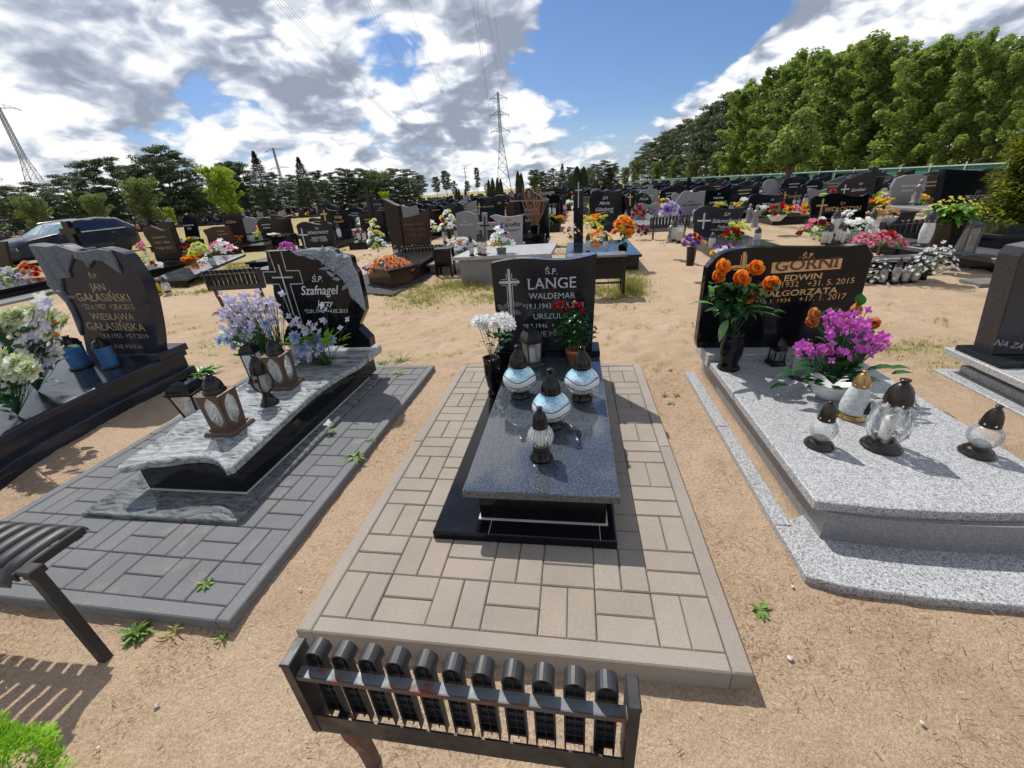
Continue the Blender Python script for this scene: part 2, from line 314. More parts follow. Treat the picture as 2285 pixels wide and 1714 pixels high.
# ------------------------------------------------------------------ mesh builder
class MB:
    def __init__(s): s.v = []; s.f = []; s.sm = []; s.mi = []; s.cur = 0; s.tint = None; s.tints = []
    def add(s, vs, fs, smooth=False):
        o = len(s.v); s.v += [tuple(v) for v in vs]
        for f in fs: s.f.append(tuple(i+o for i in f)); s.sm.append(smooth); s.mi.append(s.cur); s.tints.append(s.tint or 1.0)
        return s
    def box(s, x0, x1, y0, y1, z0, z1, bev=0.0, rz=0.0, M=None):
        b = min(bev, (x1-x0)*.45, (y1-y0)*.45)
        if bev <= 0:
            vs = [(x, y, z) for z in (z0, z1) for x, y in ((x0, y0), (x1, y0), (x1, y1), (x0, y1))]
            fs = [(3, 2, 1, 0), (4, 5, 6, 7)]+[(i, (i+1) % 4, 4+(i+1) % 4, 4+i) for i in range(4)]
        else:
            vs = [(x, y, z0) for x, y in ((x0, y0), (x1, y0), (x1, y1), (x0, y1))]+[(x, y, z1-b) for x, y in ((x0, y0), (x1, y0), (x1, y1), (x0, y1))]
            vs += [(x, y, z1) for x, y in ((x0+b, y0+b), (x1-b, y0+b), (x1-b, y1-b), (x0+b, y1-b))]
            fs = [(3, 2, 1, 0), (8, 9, 10, 11)]+[(i, (i+1) % 4, 4+(i+1) % 4, 4+i) for i in range(4)]+[(4+i, 4+(i+1) % 4, 8+(i+1) % 4, 8+i) for i in range(4)]
        if M: vs = [M @ Vector(v) for v in vs]
        return s.add(vs, fs)
    def prism(s, pts, a, b, axis='z', bev=0.0, seg=1):
        """polygon pts extruded a..b along axis; bev chamfers the b end (and the a end for axis y)"""
        n = len(pts); area = sum(pts[i][0]*pts[(i+1) % n][1]-pts[(i+1) % n][0]*pts[i][1] for i in range(n))
        if area < 0: pts = pts[::-1]
        def inset(d):
            out = []
            for i in range(n):
                p0, p1, p2 = Vector(pts[i-1]), Vector(pts[i]), Vector(pts[(i+1) % n])
                e1 = (p1-p0); e2 = (p2-p1)
                if e1.length < 1e-9 or e2.length < 1e-9: out.append(p1); continue
                e1.normalize(); e2.normalize(); n1 = Vector((-e1.y, e1.x)); n2 = Vector((-e2.y, e2.x)); m = n1+n2
                m = m/max(.35, m.length_squared/2) if m.length > .1 else n1
                out.append(p1+m*d)
            return out
        rings = [(pts, a)]
        if bev > 0:
            sg = 1 if b > a else -1
            for k in range(seg+1):
                th = k/seg*pi/2; rings.append((inset(bev*(1-cos(th))), b-sg*bev*(1-sin(th))))
        else: rings.append((pts, b))
        mk = {'z': lambda u, w, c: (u, w, c), 'y': lambda u, w, c: (u, c, w), 'x': lambda u, w, c: (c, u, w)}[axis]
        vs = [mk(q[0], q[1], c) for r_, c in rings for q in r_]
        fl = (axis == 'y') ^ (b < a)
        fs = [tuple(range(n))[::-1], tuple(range((len(rings)-1)*n, len(rings)*n))]
        for k in range(len(rings)-1): fs += [(k*n+i, k*n+(i+1) % n, (k+1)*n+(i+1) % n, (k+1)*n+i) for i in range(n)]
        if fl: fs = [f[::-1] for f in fs]
        return s.add(vs, fs)
    def lathe(s, prof, n=24, c=(0, 0, 0), flute=0.0, nf=0, twist=0.0, smooth=True, sq=False):
        vs = []; m = len(prof)
        for r_, z in prof:
            for i in range(n):
                a = 2*pi*i/n + twist*z + (pi/4 if sq else 0); rr = r_*(1+flute*cos(nf*a+twist*20*z))
                vs.append((c[0]+rr*cos(a), c[1]+rr*sin(a), c[2]+z))
        fs = [(k*n+i, k*n+(i+1) % n, (k+1)*n+(i+1) % n, (k+1)*n+i) for k in range(m-1) for i in range(n)]
        s.add(vs, fs, smooth)
        if prof[0][0] > 1e-4: s.add([vs[i] for i in range(n)], [tuple(range(n))[::-1]])
        if prof[-1][0] > 1e-4: s.add([vs[(m-1)*n+i] for i in range(n)], [tuple(range(n))])
        return s
    def tube(s, pts, r, n=6, r2=None, smooth=True):
        pts = [Vector(p) for p in pts]; m = len(pts); vs = []
        for k, p in enumerate(pts):
            d = (pts[min(k+1, m-1)]-pts[max(k-1, 0)]).normalized(); a = d.orthogonal().normalized() if k == 0 else (a-d*a.dot(d)).normalized(); b = d.cross(a)
            rr = r if r2 is None else r+(r2-r)*k/(m-1)
            vs += [p+(a*cos(2*pi*i/n)+b*sin(2*pi*i/n))*rr for i in range(n)]
        fs = [(k*n+i, k*n+(i+1) % n, (k+1)*n+(i+1) % n, (k+1)*n+i) for k in range(m-1) for i in range(n)]
        s.add(vs, fs, smooth); s.add([vs[i] for i in range(n)], [tuple(range(n))[::-1]]); s.add([vs[(m-1)*n+i] for i in range(n)], [tuple(range(n))]); return s
    def beam(s, p, q, w):
        return s.tube([p, q], w*.7, 4, smooth=False)
    def build(s, name, m, parent=None, attr=False):
        me = bpy.data.meshes.new(name); off = Vector((0, 0, 0)); p = parent
        while p: off += p.location; p = p.parent
        vs = [(v[0]-off.x, v[1]-off.y, v[2]-off.z) for v in s.v] if off.length else s.v
        me.from_pydata(vs, [], s.f); me.polygons.foreach_set('use_smooth', s.sm)
        for x in (m if isinstance(m, (list, tuple)) else [m]): me.materials.append(x)
        if any(s.mi): me.polygons.foreach_set('material_index', s.mi)
        if attr:
            ca = me.color_attributes.new('tint', 'FLOAT_COLOR', 'CORNER'); dat = []
            for f, tt in zip(s.f, s.tints): dat += list((tt, tt, tt, 1) if isinstance(tt, float) else (*tt, 1))*len(f)
            ca.data.foreach_set('color', dat)
        me.update()
        o = bpy.data.objects.new(name, me); COL.objects.link(o)
        if parent: o.parent = parent
        return o
def empty(name, loc, label, cat, group=None):
    o = bpy.data.objects.new(name, None); COL.objects.link(o); o.location = loc; o.empty_display_size = .05
    return tag(o, label, cat, group)
def tag(o, label, cat, group=None):
    o['label'] = label; o['category'] = cat
    if group: o['group'] = group
    return o
def struct(o, kind='structure'): o['kind'] = kind; return o
KIDS = {}
def copy_tree(o, parent=None):
    c = o.copy(); COL.objects.link(c)
    if parent: c.parent = parent
    for ch in [x for x in o.children]: copy_tree(ch, c)
    return c
def dup(o, loc, label, rz=0.0, sc=1.0, group=None):
    c = copy_tree(o); c.location = loc; c.rotation_euler = (0, 0, rz)
    c.scale = (sc, sc, sc) if not isinstance(sc, tuple) else sc
    c['label'] = label
    if group: c['group'] = group
    return c

# ------------------------------------------------------------------ lettering
def glyph_mesh(txt, serif=False, shear=0.0, bold=0.0):
    cu = bpy.data.curves.new('letters', 'FONT'); cu.body = txt; cu.size = 1; cu.shear = shear; cu.offset = bold; cu.resolution_u = 3; cu.fill_mode = 'FRONT'
    o = bpy.data.objects.new('letters', cu); COL.objects.link(o); dg = bpy.context.evaluated_depsgraph_get()
    me = bpy.data.meshes.new_from_object(o.evaluated_get(dg)); vs = [tuple(v.co) for v in me.vertices]; fs = [tuple(p.vertices) for p in me.polygons]
    if serif:
        from collections import Counter
        ec = Counter(); 
        for f in fs:
            for i in range(len(f)): ec[tuple(sorted((f[i], f[(i+1) % len(f)])))] += 1
        cap = max((v[1] for v in vs if v[1] < .80), default=.7)
        for (i, j), n in ec.items():
            if n != 1: continue
            a, b = vs[i], vs[j]; w = abs(a[0]-b[0])
            if abs(a[1]-b[1]) < .01 and .03 < w < .22:
                for lv, sg in ((0.0, 1), (cap, -1)):
                    if abs(a[1]-lv) < .02:
                        x0, x1 = min(a[0], b[0])-.065, max(a[0], b[0])+.065; sh = shear*lv*0
                        k = len(vs); y0, y1 = sorted((lv, lv+sg*.05)); vs += [(x0, y0, .0), (x1, y0, .0), (x1-.02, y1, .0), (x0+.02, y1, .0)]; fs.append((k, k+1, k+2, k+3))
    bpy.data.objects.remove(o); bpy.data.curves.remove(cu); bpy.data.meshes.remove(me)
    return vs, fs
def text_on(mb, txt, p0, p1, Y, serif=False, shear=0.0, bold=0.0, hs=1.0, lift=.0022):
    """letters stretched from p0 to p1 (left and right end of the base line) on the vertical face at depth Y"""
    vs, fs = glyph_mesh(txt, serif, shear, bold)
    if not vs: return
    x0, x1 = min(v[0] for v in vs), max(v[0] for v in vs); k = (p1.x-p0.x)/(x1-x0); sl_ = (p1.z-p0.z)/(p1.x-p0.x)
    out = []
    for v in vs:
        X = p0.x+(v[0]-x0)*k; out.append((X, Y-lift, p0.z+(X-p0.x)*sl_+v[1]*k*hs))
    mb.add(out, fs)
def inscr(parent, m, Y, cv, items, name='inscription'):
    for it in items:
        txt, a, b = it[:3]; kw = it[3] if len(it) > 3 else {}; mb = MB()
        text_on(mb, txt, AT(cv(*a), Y), AT(cv(*b), Y), Y, **kw); mb.build(name, m, parent)
def facepoly(cv, pts, Y): return [(AT(cv(*p[:2]), Y).x, AT(cv(*p[:2]), Y).z)+tuple(p[2:]) for p in pts]
def smoothpoly(pts, n=3):
    """Catmull-Rom through a closed outline; points given as (x, y, 1) stay sharp"""
    out = []; m = len(pts)
    for i in range(m):
        p0, p1, p2, p3 = pts[i-1], pts[i], pts[(i+1) % m], pts[(i+2) % m]
        s1 = len(p1) > 2; s2 = len(p2) > 2
        if s1: p0 = p1
        if s2: p3 = p2
        if s1 and s2: out.append(p1[:2]); continue
        for k in range(n):
            t_ = k/n; out.append(tuple(.5*((2*p1[j])+(-p0[j]+p2[j])*t_+(2*p0[j]-5*p1[j]+4*p2[j]-p3[j])*t_*t_+(-p0[j]+3*p1[j]-3*p2[j]+p3[j])*t_**3) for j in (0, 1)))
    return out
def bar(mb, p, q, w, Y, lift=.003):
    """engraved line on a face: thin raised strip between two (x,z) points"""
    d = Vector((q[0]-p[0], q[1]-p[1])); d.normalize(); n = Vector((-d.y, d.x))*w/2
    mb.add([(p[0]+n.x, Y-lift, p[1]+n.y), (p[0]-n.x, Y-lift, p[1]-n.y), (q[0]-n.x, Y-lift, q[1]-n.y), (q[0]+n.x, Y-lift, q[1]+n.y)], [(0, 1, 2, 3)])

# ------------------------------------------------------------------ flowers and leaves
RND = random.Random(7)
def basis(ax):
    ax = Vector(ax).normalized(); a = ax.orthogonal().normalized(); return ax, a, ax.cross(a)
def petal(mb, c, B, phi, L, W, o0, o1, cup=.25, r0=0.0, nt=3, nw=2, wav=0.0):
    ax, a, b = B; rad = a*cos(phi)+b*sin(phi); tan = -a*sin(phi)+b*cos(phi); p = Vector(c)+rad*r0; vs = []
    for k in range(nt+1):
        t_ = k/nt; th = o0+(o1-o0)*t_
        if k: p = p+(rad*sin(th)+ax*cos(th))*(L/nt)
        nrm = rad*cos(th)-ax*sin(th); w = W*(.28+.72*sin(pi*min(1, .12+.62*t_)))*(1 if t_ < .99 else .55)
        for j in range(nw+1):
            u = (j/nw-.5)*2; vs.append(p+tan*(u*w/2)-nrm*(cup*w*u*u*.5)+ax*(wav*RND.uniform(-1, 1)*L))
    n = nw+1; mb.add(vs, [(k*n+j, k*n+j+1, (k+1)*n+j+1, (k+1)*n+j) for k in range(nt) for j in range(nw)], True)
def rose(mb, c, ax, r, wav=.03):
    B = basis(ax); c = Vector(c)-B[0]*r*.6
    for n, L, W, o0, o1, r0 in ((3, 1.05, .7, .05, -.35, .12), (4, 1.15, .95, .25, -.1, .18), (5, 1.3, 1.15, .55, .0, .22), (6, 1.3, 1.2, .85, .45, .25)):
        ph = RND.random()*6
        for i in range(n): petal(mb, c, B, ph+2*pi*i/n+RND.uniform(-.15, .15), L*r, W*r, o0, o1, .35, r0*r, 3, 2, wav)
def peony(mb, c, ax, r):
    B = basis(ax); c = Vector(c)-B[0]*r*.3
    for n, L, W, o0, o1 in ((5, .6, .5, .1, .3), (7, .8, .55, .4, .6), (8, .95, .6, .8, 1.1), (9, 1.0, .62, 1.2, 1.6)):
        ph = RND.random()*6
        for i in range(n): petal(mb, c, B, ph+2*pi*i/n, L*r, W*r, o0, o1, .3, .05*r, 2, 2, .08)
def daisy(mb, c, ax, r, n=6, W=.62, o0=1.0, o1=1.5, ctr=None):
    B = basis(ax); ph = RND.random()*6
    for i in range(n): petal(mb, c, B, ph+2*pi*i/n, r, W*r, o0, o1, .2, .02*r, 2, 2, .04)
    if ctr: mb.lathe([(r*.2, 0), (r*.16, r*.12), (0, r*.16)], 6, c)
def leaf(mb, c, d, L, W, droop=.8, up=(0, 0, 1), nt=4):
    d = Vector(d).normalized(); upv = Vector(up); side = d.cross(upv)
    side = side.normalized() if side.length > .05 else Vector((1, 0, 0)); p = Vector(c); vs = []
    n0 = side.cross(d)
    for k in range(nt+1):
        t_ = k/nt; ang = -droop*t_
        dd = d*cos(ang)+n0*sin(ang)
        if k: p = p+dd*(L/nt)
        nn = n0*cos(ang)-d*sin(ang); w = W*max(.04, sin(pi*min(1, .04+.96*t_**.8)))
        vs += [p-side*w/2+nn*w*.18, p, p+side*w/2+nn*w*.18]
    mb.add(vs, [(3*k+j, 3*k+j+1, 3*k+4+j, 3*k+3+j) for k in range(nt) for j in (0, 1)], True)
def stem(mb, p, q, r=.0018, bend=.02):
    p, q = Vector(p), Vector(q); m = (p+q)/2+Vector((RND.uniform(-1, 1), RND.uniform(-1, 1), 0))*bend
    mb.tube([p, (p*.5+m*.5)+(q-p)*.02, m, (q*.5+m*.5), q], r, 4)

FL = {'rose': rose, 'peony': peony, 'daisy': lambda mb, c, a, r: daisy(mb, c, a, r), 'bell': lambda mb, c, a, r: daisy(mb, c, a, r, 4, .8, .4, 1.3)}
def bouquet(loc, label, w, h, heads, leaves=(L_DARK, 14, .10), pot=None, spike=None, grp='flower arrangements on the graves', dome=.55, lean=(0, 0), name='flower_bouquet', cat='flowers', up=.35):
    """heads: list of (petal material, kind, count, radius); pot: (material, radius bottom, radius top, height)"""
    t = empty(name, loc, label, cat, grp); x, y, z = loc; ph = 0
    if pot:
        pm, rb, rt, ph = pot
        MB().lathe([(0, 0), (rb, 0), (rb*1.02, .004), (rt, ph-.008), (rt*1.05, ph-.006), (rt*1.05, ph), (rt*.9, ph), (rt*.85, ph-.02), (0, ph-.02)], 18, loc).build('pot', pm, t)
    base = Vector((x, y, z+ph)); smb = MB(); order = []
    for m, k, n, r in heads: order += [(m, k, r)]*n
    RND.shuffle(order); N = len(order); parts = {}
    for i, (m, k, r) in enumerate(order):
        a = i*2.39996; q = math.sqrt((i+.5)/N); px = base.x+cos(a)*q*w/2+lean[0]*h; py = base.y+sin(a)*q*w/2*.8+lean[1]*h
        pz = base.z+h*(1-(1-up)*q*q*1.0)*RND.uniform(.82, 1.0)-r
        ax = Vector((cos(a)*q*dome*1.4, sin(a)*q*dome*1.4-.45, .9)); mb = parts.setdefault(m.name, (m, MB()))[1]
        FL[k](mb, (px, py, pz), ax, r*RND.uniform(.85, 1.1)); stem(smb, base+Vector((RND.uniform(-.01, .01), RND.uniform(-.01, .01), -.02)), (px, py, pz-r*.5), .0016)
    for mname, (m, mb) in parts.items(): mb.build('blossoms', m, t)
    smb.build('stems', L_DARK, t)
    if leaves:
        lm, n, L = leaves[:3]; mb = MB()
        for i in range(n):
            a = i*2.4+.5; e = RND.uniform(-.1, .9); q = RND.uniform(0, .35)*w
            leaf(mb, base+Vector((cos(a)*q*.6, sin(a)*q*.6, h*RND.uniform(.05, .5))), (cos(a)*cos(e), sin(a)*cos(e), sin(e)), L*RND.uniform(.7, 1.2), L*.42, RND.uniform(.4, 1.3))
        mb.build('leaves', lm, t)
    return t

# ------------------------------------------------------------------ grave lanterns
def lid_profile(r, z, h, knob=.012):
    p = [(r*1.04, z), (r*1.1, z+.006), (r*1.04, z+.012), (r*1.04, z+.022), (r*1.0, z+h*.32), (r*.88, z+h*.54), (r*.66, z+h*.72), (r*.40, z+h*.84), (r*.30, z+h*.87), (r*.30, z+h*.93), (r*.40, z+h*.95), (r*.40, z+h), (0, z+h)]
    return p
def rivets(mb, r, z, n=6, s=.005):
    for i in range(n):
        a = 2*pi*i/n+.3; mb.lathe([(s, -s), (s*.8, s*.4), (0, s)], 6, (cos(a)*r, sin(a)*r, z))
def lantern(label, R_, neck, zb, zn, H, lidm, basem, glm, base_r, base_p=None, candle=(.028, .10, WAX), grp='glass grave lanterns', glass_p=None, lidh=None, wax2=None, rib=None):
    """turned glass body from zb to zn, lid from zn to H, turned foot up to zb"""
    t = empty('grave_lantern', (0, 0, 0), label, 'lantern', grp); gh = zn-zb
    if not base_p: base_p = [(0, 0), (base_r, 0), (base_r*1.03, .006), (base_r*.98, .013), (base_r*.86, .017), (base_r*.88, .024), (base_r*.70, zb*.75), (neck*1.0, zb), (neck*.9, zb+.006), (0, zb+.006)]
    MB().lathe(base_p, 28).build('base', basem, t)
    if not glass_p: glass_p = [(neck*.92, zb)]+[(neck*.92+(R_-neck*.92)*sin(pi*k/12)**.8, zb+gh*k/12) for k in range(1, 12)]+[(neck*.92, zn)]
    mb = MB(); mb.lathe(glass_p, 36); mb.build('glass', glm, t)
    if candle:
        cr, ch, cm = candle; c = MB().lathe([(cr, zb+.008), (cr*1.02, zb+ch*.9), (cr*.8, zb+ch), (0, zb+ch)], 16).build('candle', cm, t)
    l = MB(); l.lathe(lid_profile(neck, zn-.004, H-zn+.004), 24); l.build('lid', lidm, t)
    r_ = MB(); rivets(r_, neck*1.0, zn+.013); r_.build('rivets', CHROME if lidm is not PLB else PLG, t)
    return t
def box_lantern(label, w, h, roofm, framem, glm, grp='glass grave lanterns', oval=False, dome=False, basew=None, roofh=.08, candle=True, flare=1.0):
    """four-sided lantern: stepped base, four corner posts, panes, candle, roof"""
    t = empty('grave_lantern', (0, 0, 0), label, 'lantern', grp); bw = basew or w*1.25; k = math.sqrt(2)/2
    MB().lathe([(bw*k, 0), (bw*k, .012), (bw*k*.94, .018), (bw*k*.92, .022), (w*k*1.12, .024), (w*k*1.12, .034), (w*k, .036)], 4, sq=True, smooth=False).build('base', framem, t)
    z0, z1 = .034, h-roofh; pw = w*.09; w1 = w*flare; mb = MB()
    for sx in (-1, 1):
        for sy in (-1, 1):
            mb.beam((sx*(w-pw)/2, sy*(w-pw)/2, z0), (sx*(w1-pw)/2, sy*(w1-pw)/2, z1), pw)
    mb.lathe([(w1*k*1.0, z1-.008), (w1*k*1.06, z1-.004), (w1*k*1.06, z1+.004), (w1*k*.9, z1+.006)], 4, sq=True, smooth=False)
    if oval:                                   # pierced panels with an oval opening
        for q in range(4):
            M = Matrix.Rotation(q*pi/2, 4, 'Z'); n = 20; vs = []; zc = (z0+z1)/2; a_, b_ = w*.37, (z1-z0)*.45
            for i in range(n):
                an = 2*pi*i/n; rr = 1-.05*cos(6*an); ex, ez = a_*cos(an)*rr, b_*sin(an)*rr
                m_ = max(abs(cos(an)), abs(sin(an))); ox, oz = (w/2*.98)*cos(an)/m_, (z1-z0)/2*sin(an)/m_
                yy = lambda Z: -(w/2+(w1-w)/2*(Z-z0)/(z1-z0)); kx = lambda Z: 1+(flare-1)*(Z-z0)/(z1-z0)
                vs += [M @ Vector((ex, yy(zc+ez)-.002, zc+ez)), M @ Vector((ox*kx(zc+oz), yy(zc+oz)-.002, zc+oz)), M @ Vector((ex, yy(zc+ez)+.004, zc+ez))]
            fs = [(3*i, 3*i+1, 3*((i+1) % n)+1, 3*((i+1) % n)) for i in range(n)]+[(3*i, 3*((i+1) % n), 3*((i+1) % n)+2, 3*i+2) for i in range(n)]; mb.add(vs, fs)
    mb.build('frame', framem, t)
    g = MB(); kk = .93; g.add([(sx*w/2*kk, sy*w/2*kk, z0) for sx, sy in ((-1, -1), (1, -1), (1, 1), (-1, 1))]+[(sx*w1/2*kk, sy*w1/2*kk, z1-.008) for sx, sy in ((-1, -1), (1, -1), (1, 1), (-1, 1))], [(i, (i+1) % 4, 4+(i+1) % 4, 4+i) for i in range(4)]); g.build('glass', glm, t)
    if candle: MB().lathe([(w*.24, z0+.002), (w*.24, z0+(z1-z0)*.62), (w*.2, z0+(z1-z0)*.66), (0, z0+(z1-z0)*.66)], 14).build('candle', WAX, t)
    l = MB()
    if dome: l.lathe([(w*.46, z1+.004), (w*.48, z1+.012), (w*.42, z1+.02), (w*.42, z1+.03), (w*.36, z1+roofh*.55), (w*.22, z1+roofh*.80), (w*.13, z1+roofh*.88), (w*.13, z1+roofh*.95), (w*.18, z1+roofh), (0, z1+roofh)], 20)
    else: l.lathe([(w1*k*1.12, z1+.003), (w1*k*1.12, z1+.012), (w1*k*1.0, z1+.016), (w1*k*.95, z1+roofh*.42), (w1*k*.66, z1+roofh*.72), (w1*k*.28, z1+roofh*.86), (w1*k*.2, z1+roofh*.88), (w1*k*.2, z1+roofh*.95), (w1*k*.26, z1+roofh), (0, z1+roofh)], 4, sq=True, smooth=False)
    l.build('lid', roofm, t)
    return t

# ------------------------------------------------------------------ ground
def lines(spec):
    out = [spec[0][0]]
    for a, b, st in spec:
        x = a
        while x < b-1e-6: x = min(b, x+st); out.append(x)
    return out
GZ = -.083
def fbm(x, y, s): return noise.noise((x*s, y*s, 0))*.6+noise.noise((x*s*2.1, y*s*2.1, 3))*.3+noise.noise((x*s*4.3, y*s*4.3, 7))*.15
def ss(x, a, b): t_ = max(0, min(1, (x-a)/(b-a))); return t_*t_*(3-2*t_)
def zone(x, y):
    n = fbm(x, y, 1.1); n2 = fbm(x+40, y, 3.0)
    g = 0.0
    g += .95*ss(y, 4.2, 5.2)*(1-ss(y, 6.6, 7.4))*ss(x, -2.9, -2.0)*(1-ss(x, 1.75, 2.2))*(.62+n*1.6)
    g += .34*ss(y, 2.3, 2.8)*(1-ss(y, 4.0, 4.9))*ss(n2+.3*n, .02, .25)
    g += .9*ss(y, 5.6, 6.3)*(1-ss(x, -6.5, -5.5))*(.6+n)
    g += .55*ss(y, 8.5, 10)*ss(n2, -.1, .2)*(1-ss(x, .6, 1.0)*(1-ss(x, 2.6, 3.2)))
    g += .35*ss(y, 2.0, 2.4)*(1-ss(y, 2.8, 3.4))*ss(x, 3.2, 3.6)*(1-ss(x, 4.0, 4.4))
    m = ss(n, -.25, .35)*(1-ss(y, 1.8, 3.2)); m = max(m, .9*ss(n2, .0, .35)*(1-ss(y, -.1, .4)))
    m += .6*(1-ss(abs(x-1.6), .05, .3))*(1-ss(y, 2.6, 3.0))*ss(n2, -.2, .2)
    f = ss(-x, 11.5, 13)*ss(y, 4, 8); f = max(f, ss(y, 34, 40)*.8)
    return max(0, min(1, g)), max(0, min(1, m)), f
def make_ground():
    xs = lines([(-900, -300, 120), (-300, -60, 20), (-60, -12, 1.6), (-12, -4, .25), (-4, -1.9, .07), (-1.9, 2.2, .028), (2.2, 5, .06), (5, 12, .25), (12, 60, 1.8), (60, 300, 20), (300, 900, 120)])
    ys = lines([(-200, -8, 24), (-8, -1.6, .6), (-1.6, 2.6, .03), (2.6, 6.5, .05), (6.5, 14, .16), (14, 60, 1.3), (60, 300, 12), (300, 1500, 120)])
    vs = []; cs = []
    for y in ys:
        for x in xs:
            z = GZ
            if -12 < x < 12 and -8 < y < 20:
                near = 1-ss(hypot(x-1, y-1), 5, 12)
                z += near*(.010*fbm(x, y, 2.2)+.018*fbm(x+9, y, 7)*(1 if y > 2.4 else .5)+(.030*max(0, noise.noise((x*6, y*15, 5)))+.016*noise.noise((x*13, y*24, 9)) if y > 2.3 else 0)+.005*noise.noise((x*38, y*38, 2)))
                z -= .012*max(0, 1-abs(y+.1)/.12)*(1 if -2 < x < -.3 else 0)
            if 1.86 < x < 1.95 and .6 < y < 2.3: z = -.060+.003*noise.noise((x*60, y*30, 1))
            vs.append((x, y, z)); g, m, f = zone(x, y); cs += [g, m, f, 1]
    n = len(xs); me = bpy.data.meshes.new('ground'); me.from_pydata(vs, [], [(j*n+i, j*n+i+1, (j+1)*n+i+1, (j+1)*n+i) for j in range(len(ys)-1) for i in range(n-1)])
    me.polygons.foreach_set('use_smooth', [True]*len(me.polygons)); ca = me.color_attributes.new('zone', 'FLOAT_COLOR', 'POINT'); ca.data.foreach_set('color', cs)
    me.materials.append(mat('sandy ground', f_ground)); o = bpy.data.objects.new('ground', me); COL.objects.link(o); struct(o)
make_ground()

def grass_field():
    mb = MB(); rg = random.Random(3)
    def blade(x, y, h, w, lean):
        a = rg.random()*6.28; dx, dy = cos(a)*w, sin(a)*w; b = rg.random()*6.28; lx, ly = cos(b)*lean*h, sin(b)*lean*h
        mb.add([(x-dx, y-dy, GZ-.01), (x+dx, y+dy, GZ-.01), (x+dx*.7+lx*.4, y+dy*.7+ly*.4, GZ+h*.6), (x-dx*.7+lx*.4, y-dy*.7+ly*.4, GZ+h*.6), (x+lx, y+ly, GZ+h)], [(0, 1, 2, 3), (3, 2, 4)])
    n = 0
    while n < 26000:
        x = rg.uniform(-9, 4.6); y = 2.3+rg.random()**1.4*8; g = zone(x, y)[0]
        if rg.random() > g*g*1.5: continue
        if -2.15 < x < -.3 and y < 2.5 or -.1 < x < 1.5 and y < 2.45: continue
        if -.1 < fbm(x*3, y*3, 2) or rg.random() < .3:
            k = 1.0 if y > 4.3 else .5
            for _ in range(4):
                blade(x+rg.gauss(0, .012), y+rg.gauss(0, .012), rg.uniform(.02, .065)*k, .0022+.0003*y, rg.uniform(.2, 1.3)); n += 1
    for cx, cy, r_, hh, k in ((-1.15, 6.1, .35, .16, 260), (-.75, 5.95, .5, .14, 320), (1.72, 5.1, .16, .22, 420), (1.75, 5.5, .25, .26, 420), (1.2, 5.2, .4, .14, 300), (1.5, 4.9, .2, .10, 200), (.8, 5.6, .4, .2, 260), (-.1, 5.9, .5, .16, 220)):
        for _ in range(k):
            blade(cx+rg.gauss(0, r_*.5), cy+rg.gauss(0, r_*.4), rg.uniform(.3, 1)*hh, .003, rg.uniform(.1, .8))
    struct(mb.build('grass', leafmat('dry grass blade', (.16, .17, .04), (.42, .38, .16), .3, .6, 2.0)), 'stuff')
grass_field()

def litter():
    """dry needles, twigs and chips lying on the sand near the camera"""
    mb = MB(); rg = random.Random(5)
    for _ in range(11000):
        x = rg.uniform(-1.8, 2.9); y = rg.uniform(-.9, 2.6)
        if -.12 < x < 1.5 and -.10 < y < 2.42 or -2.1 < x < -.33 and -.06 < y < 2.5 or 1.76 < x < 2.95 and .3 < y: continue
        if rg.random() > .25+zone(x, y)[1]: continue
        L = rg.uniform(.006, .026); a = rg.random()*6.28; w = rg.uniform(.0005, .0013); z = GZ+.012*1+rg.uniform(-.004, .004)
        dx, dy = cos(a)*L/2, sin(a)*L/2; nx, ny = -sin(a)*w, cos(a)*w; t_ = rg.uniform(0, .006)
        mb.cur = rg.choice((0, 0, 1)); mb.add([(x-dx-nx, y-dy-ny, z), (x+dx-nx, y+dy-ny, z+t_), (x+dx+nx, y+dy+ny, z+t_), (x-dx+nx, y-dy+ny, z)], [(0, 1, 2, 3)])
    struct(mb.build('dry_litter', [mat('brown needle', 'plain', (.12, .06, .03), .9), mat('straw needle', 'plain', (.5, .36, .2), .8)]), 'stuff')
    for x, y, s in ((1.62, .05, .010), (.02, -.42, .008), (-.42, -.30, .009), (1.35, -.40, .012), (1.75, .33, .007), (-.2, .15, .007), (.15, -.3, .006), (2.35, .13, .006), (1.9, -.1, .007), (-.5, -.42, .006)):
        mb = MB(); n = 7; mb.lathe([(0, -s*.3), (s*.8, -s*.1), (s, s*.2), (s*.6, s*.5), (0, s*.6)], n, (x, y, GZ+.008), .15, 3); o = mb.build('pebble', mat('pale pebble', 'plain', (.55, .48, .42), .7)); 
        tag(o, 'small pale pebble lying on the sand near the front bench', 'pebble', 'pebbles on the sand')
litter()

